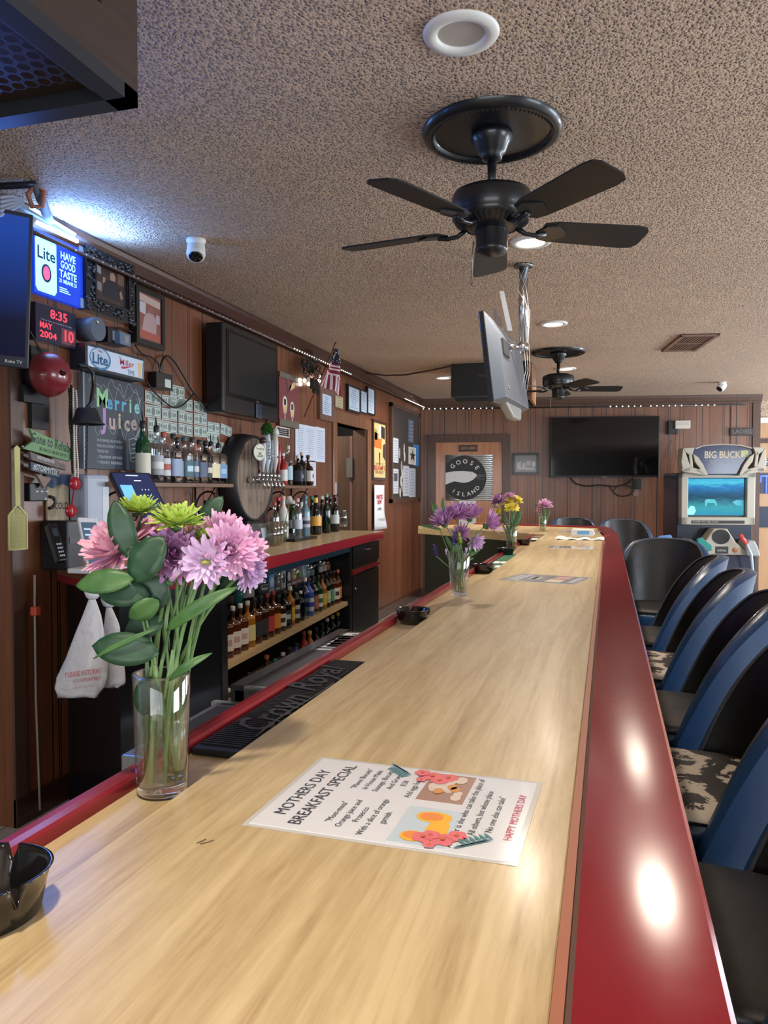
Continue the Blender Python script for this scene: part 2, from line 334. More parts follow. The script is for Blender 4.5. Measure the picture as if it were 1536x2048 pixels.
# windows of the right and front walls
for k, (a, c) in enumerate(ys):
    q = struct(MB().box((5.42, a, .75), (5.47, c, .80)).box((5.42, a, 2.2), (5.47, c, 2.25)).box((5.42, a, .8), (5.47, a+.05, 2.2)).box((5.42, c-.05, .8), (5.47, c, 2.2)).box((5.42, (a+c)/2-.02, .8), (5.47, (a+c)/2+.02, 2.2)), 'window_%d' % (k+1), M_WHITE)
q = struct(MB().box((-1.6, -4.07, .8), (2.8, -4.02, .86)).box((-1.6, -4.07, 2.34), (2.8, -4.02, 2.4)).box((-1.6, -4.07, .86), (-1.54, -4.02, 2.34)).box((2.74, -4.07, .86), (2.8, -4.02, 2.34)).box((.57, -4.07, .86), (.63, -4.02, 2.34)), 'window_4', M_WHITE)
# gentlemen door in the far wall
fd = FWL(872, 885, 1004, 980, .03); x0 = -fd.w/2; x1 = fd.w/2; top = fd.h/2; zb = -fd.O.z
b = MB().fbox(fd, x0-.11, x0, zb, top+.10, -.02, .03).fbox(fd, x1, x1+.11, zb, top+.10, -.02, .03).fbox(fd, x0, x1, top, top+.10, -.02, .03)
struct(b, 'trim_8', M_DKDOOR, .004)
gd = struct(MB().fbox(fd, x0, x1, zb+.01, top, -.03, .0), 'door_2', M_DOORW)
MB().lathe([(.012, 0), (.012, .04), (.03, .05), (.03, .07), (.01, .085)], fd(x1-.08, zb+.95, 0), fd.n, 14).build('door_handle', M_CHROME, gd)

# ============================================================= the bar
def band(poly, z0, z1): return MB().prism([(x, y, z0) for x, y in poly], (0, 0, z1-z0))
XE, XS, XO = -.486, -.035, .083          # trough edge, seam, outer edge of the arm rail
Y0, Y1 = -.9, 6.3
bar = thing('bar_counter', 'long bar counter with tan laminate top and dark red arm rail', 'bar counter', (-.25, 0, 0))
A = onZ(1060, 1067, ZB).xy; B = onZ(836, 1052, ZB).xy; dv = (B-A).normalized(); nv = V((-dv.y, dv.x)); nv = nv if nv.y > 0 else -nv
C1 = V((-.10, 7.55)); C2 = B + nv*.72
top = [(XE, Y0), (XS, Y0), (XS, Y1), (C1.x, C1.y), (C2.x, C2.y), (B.x, B.y), (A.x, A.y), (XE, A.y-.06)]
band(top, ZB-.030, ZB).build('top', M_BAR, bar, .002)
# lip strip between laminate and red rail
o = MB().box((XS, Y0, ZB-.03), (XS+.009, Y1, ZB+.0015)).build('seam_strip', mat((.36, .13, .075), .45), bar)
o = MB().box((XS+.009, Y0, ZB-.03), (XS+.014, Y1, ZB-.002)).build('seam_gap', mat((.11, .06, .045), .8), bar)
# arm rail, rising towards the stools, slightly nicked edge
rnd = random.Random(3)
nick = [Y0]+sorted([rnd.uniform(0, 6.2) for _ in range(10)])+[Y1]
prof = [(XS+.014, -.002), (XO-.004, .0175), (XO, .015), (XO+.001, -.03), (XO-.01, -.045), (XS+.014, -.045)]
rb = MB(); ysr = []
ysr = [Y0, Y1]
vs = []
for k, y in enumerate(ysr):
    ind = 0
    for a, c in prof: vs.append((a-(ind if a > XO-.02 else 0), y, ZB+c))
n = len(prof)
rb.add(vs, [(k*n+i, k*n+(i+1) % n, (k+1)*n+(i+1) % n, (k+1)*n+i) for k in range(len(ysr)-1) for i in range(n)]+[tuple(range(n-1, -1, -1)), tuple((len(ysr)-1)*n+i for i in range(n))])
rb.build('arm_rail', M_RED, bar)
# far corner and return of the red rail
P = [(XS+.014, Y1), (XO, Y1), (C1.x+.13, C1.y-.1), (C1.x+.06, C1.y+.12), (C2.x+.02, C2.y+.12), (C2.x, C2.y), (C1.x, C1.y)]
band(P, ZB-.045, ZB+.012).build('end_rail', M_RED, bar, .003)
# trough, back rail
XR = XE-.085
MB().box((XR, Y0, ZB-.035), (XE, A.y-.1, ZB-.018)).build('drip_trough', M_BAR, bar)
rl = MB().prism([(XR, Y0, ZB-.05), (XR, Y0, ZB-.004), (XR-.003, Y0, ZB), (XR-.013, Y0, ZB+.001), (XR-.015, Y0, ZB-.002), (XR-.028, Y0, ZB-.002), (XR-.03, Y0, ZB-.05)], (0, A.y-Y0-.05, 0))
rl.build('back_rail', M_RED, bar)
MB().box((XR-.01, Y0, .08), (XS-.16, 6.1, ZB-.045)).build('bar_front', M_BPANEL, bar)
band([(A.x+.03, A.y+.1), (XS-.16, 6.1), (C1.x-.06, C1.y), (C2.x, C2.y-.02), (B.x+.06, B.y+.04)], .0, ZB-.03).build('return_base', M_BPANEL, bar)
o = MB().prism([(A.x, A.y, ZB-.03), (B.x, B.y, ZB-.03), (B.x, B.y, ZB-.075), (A.x, A.y, ZB-.075)], (nv.x*.03, nv.y*.03, 0)).build('return_edge', M_SHELFW, bar)
# foot rail under the stools
MB().tube([(-.10, -.8, .2), (-.10, 6.0, .2)], .022, 10).build('foot_rail', mat((.35, .25, .1), .3, 1), bar)

# ============================================================= back bar
ZK = 1.08
K1 = onZ(72, 1134, ZK); K2 = onZ(245, 1166, ZK); K3 = onZ(537, 1114, ZK); K4 = onZ(765, 1062, ZK)
kb = thing('back_bar_cabinet', 'black back bar cabinet with open bottle shelves under a red edged counter', 'cabinet', (-2.1, 4, 0))
front = [(K2.x, K2.y), (K3.x, K3.y), (K4.x, K4.y)]
YK = K4.y
poly = [(XW+.02, K1.y)]+front+[(XW+.02, YK-.0)]
band(poly, ZK-.028, ZK).build('counter_top', M_BAR, kb)
e = MB(); fr_ = [(XW+.02, K1.y)]+front+[(XW+.02, YK)]
for i in range(len(fr_)-1):
    p, q = V(fr_[i]), V(fr_[i+1]); dd = (q-p).normalized(); nn = V((dd.y, -dd.x))
    if nn.dot(V((1, -.2))) < 0: nn = -nn
    if i == len(fr_)-2: nn = V((0, 1))
    e.prism([(p.x, p.y, ZK-.06), (q.x, q.y, ZK-.06), (q.x, q.y, ZK+.001), (p.x, p.y, ZK+.001)], (nn.x*.012, nn.y*.012, 0))
e.build('red_edge', M_RED, kb)
def kx(y, off=0): return K3.x + (K4.x-K3.x)*(y-K3.y)/(K4.y-K3.y) - off     # front line of the counter
def kyx(px, off=.05):     # where the view column px crosses the cabinet front (recessed by off)
    for _ in range(1):
        lo, hi = 1.5, 7.0
        for _i in range(40):
            y = (lo+hi)/2; P_ = V((kx(y, off), y, 0)); d_ = P_-CAM; xx = 768+F*d_.dot(RT)/d_.dot(V((FW.x, FW.y, 0)).normalized())
            if xx < px: lo = y
            else: hi = y
    return y
YA, YB, YC_ = kyx(452), kyx(698), kyx(757)
def slab(y0, y1, z0, z1, off=.05, depth=.5, name='panel', m=None, parent=kb, back=None):
    xb0 = XW+.03 if back is None else kx(y0, back); xb1 = XW+.03 if back is None else kx(y1, back)
    return MB().hexa([(xb0, y0, z0), (kx(y0, off), y0, z0), (kx(y1, off), y1, z0), (xb1, y1, z0), (xb0, y0, z1), (kx(y0, off), y0, z1), (kx(y1, off), y1, z1), (xb1, y1, z1)]).build(name, m or M_BPANEL, parent)
band([(XW+.03, K1.y+.05), (K2.x-.05, K2.y+.05), (kx(YA-.06, .05), YA-.06), (XW+.03, YA-.06)], .0, ZK-.06).build('side_cabinet', M_BPANEL, kb)
slab(YA-.06, YA, 0, ZK-.06, .045, name='stile')
slab(YB, YB+.06, 0, ZK-.06, .045, name='stile')
slab(YB+.06, YC_, 0, ZK-.06, .06, name='drawer_unit')
slab(YA, YB, .97, ZK-.06, .045, name='fascia', back=.07, m=mat((.02, .045, .07), .2, coat=.4))
slab(YA, YB, .0, ZK-.06, 0, name='back_panel', m=M_BLKM, back=.0).location = (-.43, 0, 0)
SH = [(.27, M_SHELFW), (.60, M_SHELFW), (.82, M_BPANEL)]
for zz, mm in SH: slab(YA, YB, zz-.03, zz, .06 if zz < .8 else .16, name='shelf', m=mm)
dr = slab(YB+.08, YC_-.02, .84, ZK-.08, .04, name='drawer', back=.06, m=M_BPANEL)
yq = (YB+.08+YC_)/2; xq = kx(yq, .04)
MB().tube([(xq, yq-.05, .955), (xq+.02, yq-.04, .955), (xq+.02, yq+.04, .955), (xq, yq+.05, .955)], .004).build('handle', M_CHROME, dr)
slab(YB+.07, YC_-.005, .79, .815, .035, name='red_strip', back=.06, m=M_RED)
do = slab(YB+.08, YC_-.02, .10, .77, .045, name='door', back=.06)
MB().ball((kx(YB+.11, .035), YB+.12, .68), .011).build('knob', M_CHROME, do)
# steel under-bar unit against the bar
ub = thing('underbar_sink', 'brushed steel under-bar drainboard and sink behind the bar', 'sink', (-.8, 3.5, 0))
ZU = .88; XU = -1.0; YU1 = 2.85
yu0 = onZ(470, 1372, ZU).y
MB().box((XU, yu0, ZU-.24), (XR-.04, YU1, ZU-.012)).build('basin_body', M_STEEL, ub)
MB().box((XU+.03, yu0+.012, ZU-.012), (XR-.035, YU1, ZU-.006)).build('drainboard', mat((.17, .18, .19), .33, .85), ub)
MB().box((XU-.012, yu0, ZU-.05), (XU+.03, YU1, ZU+.003)).build('rubber_rim', M_BLK, ub)
MB().box((XU+.03, yu0-.006, ZU-.045), (XR-.035, yu0+.012, ZU+.002)).build('front_lip', M_CHROME, ub)
for y in (yu0+.05, YU1-.1): 
    for x in (XU+.05, XR-.08): MB().cyl((x, y, 0), (x, y, ZU-.24), .018).build('leg', M_CHROME, ub)
ic = thing('ice_bin', 'steel ice bin at the near end of the under-bar sink', 'ice bin', (-.8, 1.6, 0))
MB().box((XU-.02, yu0-.5, .12), (XR-.04, yu0-.075, ZU-.03)).build('bin', M_STEEL, ic, .004)
MB().box((XU-.025, yu0-.09, ZU-.034), (XR-.035, yu0-.07, ZU-.022)).build('lip', M_CHROME, ic)
MB().box((XU-.0, yu0-.48, ZU-.03), (XR-.05, yu0-.1, ZU-.028)).build('lid', mat((.05, .055, .06), .35, .7), ic)
for i, (pa, c) in enumerate((((620, 1296), 'nearer'), ((652, 1290), 'farther'))):
    p = onZ(*pa, ZU); bb = MB(); q = V((p.x, p.y, ZU-.0055)); bb.add([q, q+V((.19, .03, 0)), q+V((.17, .30, 0)), q+V((-.02, .27, 0))], [(0, 1, 2, 3)])
    tt = tag(bb.build('printed_sheet', M_PAPER), c+' white printed sheet lying on the steel drainboard', 'paper', 'sheets on the drainboard')
    ln = MB()
    for k in range(5): a = q+V((.02, .03+k*.05, .0012)); ln.add([a, a+V((.13, .02, 0)), a+V((.128, .032, 0)), a+V((-.002, .012, 0))], [(0, 1, 2, 3)])
    ln.build('print', M_INK, tt)
# rubber floor mat behind the bar
tag(MB().box((-1.6, 1.6, .0), (-1.05, 5.6, .012)).build('floor_mat', M_BLKM), 'black rubber mat on the floor behind the bar', 'mat')
# ============================================================= ceiling fixtures
EM_W = mat((1, .93, .82), .5, emit=18, ecol=(1, .86, .66)); EM_OFF = mat((.50, .47, .43), .4)
def downlight(px, py, label, lit=True, pos=None, power=16, col=(1, .87, .72)):
    p = onZ(px, py, ZC) if pos is None else V(pos)
    t = thing('recessed_downlight', label, 'ceiling light', (p.x, p.y, ZC), 'recessed lights in the ceiling')
    MB().lathe([(.062, .002), (.062, -.004), (.067, -.010), (.080, -.012), (.095, -.009), (.101, -.002), (.101, 0)], p, Z, 40).build('trim_ring', M_WHITE, t)
    MB().lathe([(.0001, -.0005), (.0615, -.0005)] if not lit else [(.0001, -.003), (.0615, -.003)], p, Z, 32, cap=False).build('lens', EM_W if lit else EM_OFF, t)
    if lit:
        l = bpy.data.lights.new('downlight', 'AREA'); l.shape = 'DISK'; l.size = .12; l.energy = power; l.color = col; l.spread = R(150)
        o = bpy.data.objects.new('downlight', l); COL.objects.link(o); o.location = (p.x, p.y, ZC-.02)
    return t
downlight(922, 66, 'unlit round white recessed light nearest the top edge of the photo', lit=False)
downlight(1062, 483, 'lit recessed ceiling light just behind the large ceiling fan')
downlight(1107, 647, 'lit recessed ceiling light beside the hanging television bracket')
downlight(1132, 737, 'lit recessed ceiling light behind the small far ceiling fan')
downlight(887, 755, 'lit recessed ceiling light to the left of the black ceiling air cleaner')
downlight(0, 0, 'lit recessed ceiling light above the near end of the bar', pos=(-.37, .15, ZC), power=16)
downlight(0, 0, 'lit recessed ceiling light over the customer side of the room', pos=(2.2, 2.0, ZC), power=20)
downlight(0, 0, 'lit recessed ceiling light in the far right of the room', pos=(2.6, 8.8, ZC), power=16)
M_FAN = mat((.008, .009, .011), .38, coat=.25); M_BLADE = mat((.010, .010, .011), .5)
def fan(px, py, a0, label, near):
    p = onZ(px, py, ZC) if not near else V((-.38, 2.6, ZC)); ox, oy = p.x, p.y
    t = thing('ceiling_fan', label, 'ceiling fan', (ox, oy, ZC)); O = V((ox, oy, ZC)); n = 48 if near else 24
    md = MB().lathe([(.19, -.012), (.195, -.02), (.205, -.026), (.215, -.024), (.228, -.018), (.232, 0)], O, Z, n, cap=False)
    md.lathe([(.0001, -.012), (.19, -.012)], O, Z, n, cap=False)
    if near:
        for k in range(84):
            a = 2*math.pi*k/84; md.box(O+V((.199*math.cos(a)-.0028, .199*math.sin(a)-.0028, -.031)), O+V((.199*math.cos(a)+.0028, .199*math.sin(a)+.0028, -.022)))
    md.build('ceiling_medallion', M_FAN, t)
    MB().lathe([(.068, -.012), (.070, -.03), (.058, -.045), (.045, -.075), (.034, -.085), (.034, -.095), (.02, -.10)], O, Z, 28).build('canopy', M_FAN, t)
    MB().cyl(O+V((0, 0, -.09)), O+V((0, 0, -.21)), .0145).build('downrod', M_FAN, t)
    MB().lathe([(.03, -.195), (.10, -.20), (.128, -.212), (.135, -.225), (.135, -.275), (.13, -.285), (.132, -.292), (.118, -.308), (.075, -.325), (.05, -.33)], O, Z, 40).build('motor_housing', M_FAN, t)
    vt = MB()
    for k in range(40):
        a = 2*math.pi*k/40; c, s_ = math.cos(a), math.sin(a); e = V((c, s_, 0)); g = V((-s_, c, 0))
        vt.prism([O+e*.088+g*.003+Z*-.3185, O+e*.122+g*.004+Z*-.301, O+e*.122-g*.002+Z*-.301, O+e*.088-g*.002+Z*-.3185], (0, 0, -.006))
    vt.build('vent_slots', mat((.02, .022, .025), .35), t)
    MB().lathe([(.053, -.325), (.055, -.335), (.052, -.385), (.055, -.39), (.052, -.405), (.02, -.415), (.006, -.42)], O, Z, 28).build('switch_housing', M_FAN, t)
    ch = MB().tube([O+V((-.06, .0, -.36)), O+V((-.065, .0, -.40)), O+V((-.065, 0, -.50))], .0018, 5); ch.ball(O+V((-.065, 0, -.505)), .005)
    ch.build('pull_chain', mat((.2, .18, .15), .4, .6), t)
    for k in range(5):
        a = R(a0+72*k); e = V((math.cos(a), math.sin(a), 0)); g = V((-math.sin(a), math.cos(a), 0)); zb = -.325; tl = -.21
        def pt(r_, w_, dz=0): return O+e*r_+g*w_+Z*(zb+w_*tl+dz)
        ol = [(.175, -.045), (.22, -.058), (.50, -.068), (.535, -.062), (.55, -.04), (.55, .04), (.535, .062), (.50, .068), (.22, .058), (.175, .045)]
        MB().prism([pt(r_, w_) for r_, w_ in ol], (0, 0, .006)).build('blade', M_BLADE, t)
        ir = MB().tube([O+e*.09+Z*-.318, O+e*.12+Z*-.335, O+e*.155+Z*-.338, pt(.19, 0, -.004)], [.010, .008, .008, .011], 8)
        ir.prism([pt(.155, 0, -.006), pt(.18, -.04, -.006), pt(.215, -.048, -.006), pt(.25, -.02, -.006), pt(.265, 0, -.006), pt(.25, .02, -.006), pt(.215, .048, -.006), pt(.18, .04, -.006)], (0, 0, .006))
        ir.build('blade_iron', M_FAN, t)
    return t
fan(982, 272, 27, 'large black five-blade ceiling fan with beaded medallion nearest the viewer', True)
fan(1117, 703, 16, 'small black ceiling fan at the far end of the room', False)
# hanging television seen from behind
tp = onZ(1047, 530, ZC)
t = thing('television_ceiling_mount', 'chrome pole and bracket holding the television hung from the ceiling', 'tv mount', (tp.x, tp.y, ZC))
MB().lathe([(.001, -.012), (.05, -.012), (.052, 0), (.001, 0)], tp, Z, 24).build('ceiling_flange', mat((.25, .26, .27), .3, 1), t)
po = MB().cyl(tp, tp-Z*.42, .024, n=20).cyl(tp-Z*.42, tp-Z*.455, .030, n=20)
for k in (.18, .26, .34): po.cyl(tp+V((-.026, 0, -k)), tp+V((.028, 0, -k)), .005, n=8)
po.build('pole', M_CHROME, t)
hub = tp+V((-.06, -.02, -.43))
br = MB().tube([tp-Z*.44, hub+V((.0, 0, 0)), hub+V((-.07, 0, .02))], .017, 8)
for s_ in (-1, 1):
    P0 = hub+V((-.075, s_*.09, .18)); P1 = hub+V((-.035, s_*.09, -.22))
    br.prism([P0+V((-.008, -.012, 0)), P0+V((.008, -.012, 0)), P0+V((.008, .012, 0)), P0+V((-.008, .012, 0))], P1-P0)
    br.tube([hub+V((-.06, s_*.09, .06)), hub+V((0, 0, 0))], .010, 6); br.tube([hub+V((-.05, s_*.09, -.10)), hub], .009, 6)
br.tube([hub+V((-.055, -.11, .05)), hub+V((-.055, .11, .05))], .012, 8); br.tube([hub+V((-.04, -.11, -.12)), hub+V((-.04, .11, -.12))], .012, 8)
br.build('tilt_bracket', M_CHROME, t)
# arm sticking up near side
P0 = onD(1003, 582, 4.0); P1 = onD(1020, 662, 4.03)
MB().prism([P0+V((-.012, 0, 0)), P0+V((.012, 0, 0)), P0+V((.012, .02, 0)), P0+V((-.012, .02, 0))], P1-P0).build('bracket_arm', mat((.22, .23, .25), .4, .7), t)
cb = MB()
for k, (dx, a) in enumerate(((.028, .0), (-.028, .6), (.03, 1.2))):
    cb.tube([tp+V((dx*math.cos(a+j*.8)*1.1, -.03, -.02-j*.055)) for j in range(3)]+[tp+V((.026+.006*k, -.03, -.25)), tp+V((.03, -.028, -.40))]+[onD(1048+k*5, 690, 4.1), onD(1052+k*4, 740, 4.1), onD(1040+k*6, 790, 4.1)], .0016, 5)
cb.build('cables', mat((.35, .35, .36), .4), t)
n0 = onD(967, 620, 3.80); n1 = onD(988, 803, 3.80); f1 = onD(1037, 822, 4.45)
up_ = (n0-n1).normalized(); uu = (n1-f1); uu.z = 0; uu = (uu-up_*uu.dot(up_)).normalized()   # viewed from its back (east side)
H = (n0-n1).length; L = .80
fr = Fr(n1-uu*(L/2)+up_*(H/2), -uu, up_)      # a along +Y, facing +X side = back
if fr.n.x < 0: fr = Fr(fr.O, uu, up_)
tv = thing('hanging_television', 'flat television hung from the ceiling with its grey back to the viewer', 'television', n1)
MB().fbox(fr, -L/2, L/2, -H/2, H/2, -.028, .0).build('bezel', mat((.02, .022, .026), .25, coat=.3), tv, .004)
MB().fbox(fr, -L/2+.02, L/2-.02, -H/2+.035, H/2-.02, -.032, -.028).build('screen', M_BLKG, tv)
bk = MB(); a0, a1, b0, b1 = -L/2+.004, L/2-.004, -H/2+.004, H/2-.004; i0, i1, j0, j1 = -L/2+.06, L/2-.05, -H/2+.02, H/2-.11
bk.add([fr(a0, b0, 0), fr(a1, b0, 0), fr(a1, b1, 0), fr(a0, b1, 0), fr(i0, j0, .055), fr(i1, j0, .055), fr(i1, j1, .05), fr(i0, j1, .05)], [(4, 5, 6, 7), (0, 1, 5, 4), (1, 2, 6, 5), (2, 3, 7, 6), (3, 0, 4, 7)])
M_TVB = mat((.095, .11, .135), .38, .2); bk.build('back_shell', M_TVB, tv, .006)
MB().fbox(fr, i0+.05, i0+.20, j1-.10, j1-.02, .045, .06).build('vent_grille', mat((.02, .02, .022), .5), tv)
MB().lathe([(.001, 0), (.012, 0), (.012, .003), (.001, .003)], fr(i0+.09, j0+.06, .055), fr.n, 16).build('screw', M_CHROME, tv)
MB().fpoly(fr, [(i0+.10, j0), (i1-.1, j0), (i1-.16, j0-.075), (i0+.30, j0-.075)], -.02, .03).build('speaker_lip', mat((.30, .29, .27), .4), tv, .01)
# black ceiling air cleaner, far
p = onZ(902, 728, ZC); ac = thing('air_cleaner', 'black boxy air cleaner hanging from the ceiling at the far end', 'air cleaner', (p.x+.36, p.y+.3, ZC))
fa = Fr((p.x, p.y, ZC), V((1, .02, 0)))
MB().fpoly(fa, [(0, 0), (.74, 0), (.74, -.36), (.06, -.36), (0, -.30)], -.62, 0).build('housing', mat((.012, .013, .013), .45), ac, .006)
MB().fbox(fa, .0, .74, -.325, -.31, 0, .012).build('trim_line', mat((.05, .05, .045), .4), ac)
MB().fbox(fa, .26, .42, -.135, -.112, 0, .006).build('badge', mat((.04, .045, .045), .35), ac)
MB().fbox(fa, .72, .76, -.36, -.02, -.55, .01).build('wood_end', M_CASE, ac)
# big smoke eater, upper left
Pc = onZ(276, 216, ZC-.42); s_ = Pc
t = thing('smoke_eater', 'dark wood cased smoke eater box with honeycomb filter at the upper left', 'air cleaner', (s_.x-.35, s_.y-.4, ZC))
x1, y1, z0 = s_.x, s_.y, s_.z; x0, y0 = x1-1.0, y1-.75
M_SE = wood((.022, .011, .007), (.042, .020, .012), 1, .5, .1, name='dark brown laminate', bump=.02); zz = z0
bb = MB().box((x0, y0, z0+.03), (x1, y1, ZC)); bb.build('cabinet', M_SE, t)
MB().box((x0, y1-.045, z0), (x1, y1, z0+.03)).box((x0, y0, z0), (x1, y0+.045, z0+.03)).box((x1-.045, y0, z0), (x1, y1, z0+.03)).box((x0, y0, z0), (x0+.045, y1, z0+.03)).build('bottom_frame', mat((.05, .055, .065), .32, .6), t)
g = MB(); 
for r_ in range(22):
    for c in range(30):
        cx = x0+.07+c*.03+(.015 if r_ % 2 else 0); cy = y0+.07+r_*.027
        if cx > x1-.07 or cy > y1-.07: continue
        hx = [(cx+.017*math.cos(R(60*k+30)), cy+.017*math.sin(R(60*k+30))) for k in range(6)]; h2 = [(cx+.0135*math.cos(R(60*k+30)), cy+.0135*math.sin(R(60*k+30))) for k in range(6)]
        vs = [(a, b_, z0+.016) for a, b_ in hx]+[(a, b_, z0+.016) for a, b_ in h2]; g.add(vs, [(k, (k+1) % 6, 6+(k+1) % 6, 6+k) for k in range(6)])
g.build('honeycomb_filter', mat((.05, .06, .09), .4, .5), t)
MB().box((x1-.064, y0+.05, z0+.012), (x1-.052, y1-.06, z0+.026)).build('filter_rail', mat((.10, .13, .15), .35, .7), t)
sg = MB().box((x1, y0+.05, z0+.14), (x1+.004, y1-.12, ZC-.03)); sg.build('grille_frame', M_BLKM, t)
lv = MB()
for k in range(12): lv.hexa([(x1+.004, y0+.07, z0+.16+k*.02), (x1+.012, y0+.07, z0+.165+k*.02), (x1+.012, y1-.14, z0+.165+k*.02), (x1+.004, y1-.14, z0+.16+k*.02), (x1+.004, y0+.07, z0+.166+k*.02), (x1+.012, y0+.07, z0+.171+k*.02), (x1+.012, y1-.14, z0+.171+k*.02), (x1+.004, y1-.14, z0+.166+k*.02)])
lv.build('louvres', mat((.008, .012, .025), .25), t)
# air vent in the ceiling
q = [onZ(1347, 669, ZC), onZ(1425, 667, ZC), onZ(1405, 699, ZC), onZ(1337, 700, ZC)]; c = (q[0]+q[1]+q[2]+q[3])/4
fv = Fr(c, (q[1]-q[0]), V((0, 0, 1)).cross((q[1]-q[0]).normalized())); fv = Fr(c, fv.u, -fv.v)   # facing down
if fv.n.z > 0: fv = Fr(c, fv.u, -fv.v)
W_, H_ = (q[1]-q[0]).length/2, (q[3]-q[0]).length/2
t = thing('air_vent', 'brown metal air return vent in the ceiling at right', 'vent', c)
MB().fbox(fv, -W_, W_, -H_, H_, 0, .006).build('backing', M_BLKM, t)
MV = mat((.26, .15, .10), .45, .2)
MB().fbox(fv, -W_, W_, H_-.03, H_, .006, .016).fbox(fv, -W_, W_, -H_, -H_+.03, .006, .016).fbox(fv, -W_, -W_+.03, -H_, H_, .006, .016).fbox(fv, W_-.03, W_, -H_, H_, .006, .016).fbox(fv, -W_, W_, -.005, .005, .006, .014).build('frame', MV, t)
lv = MB()
for k in range(10): a = -W_+.04+k*(2*W_-.08)/9; lv.fbox(fv, a-.006, a+.006, -H_+.03, H_-.03, .0065, .009)
lv.build('slats', MV, t)
# white cameras under the ceiling
def bullet(px, py, label, d, s=1):
    p = onZ(px, py, ZC); t = thing('security_camera', label, 'camera', p); d = V(d).normalized()
    MB().lathe([(.001, 0), (.045*s, 0), (.047*s, -.012), (.035*s, -.03), (.001, -.03)], p, Z, 24).build('base', M_WHITE, t)
    c = p-Z*.05*s
    MB().lathe([(.001, -.05*s), (.030*s, -.048*s), (.042*s, -.02*s), (.045*s, .03*s), (.041*s, .045*s), (.001, .045*s)], c, d, 24).build('body', M_WHITE, t)
    MB().lathe([(.001, 0), (.033*s, 0), (.033*s, .003), (.001, .003)], c+d*.045*s, d, 20).build('lens', M_BLKG, t)
bullet(392, 478, 'white security camera on the ceiling above the wall shelf', (.25, -.5, -1), 1.0)
bullet(1444, 764, 'white security camera on the ceiling at the far right', (-.8, -.5, -.8), 1.0)
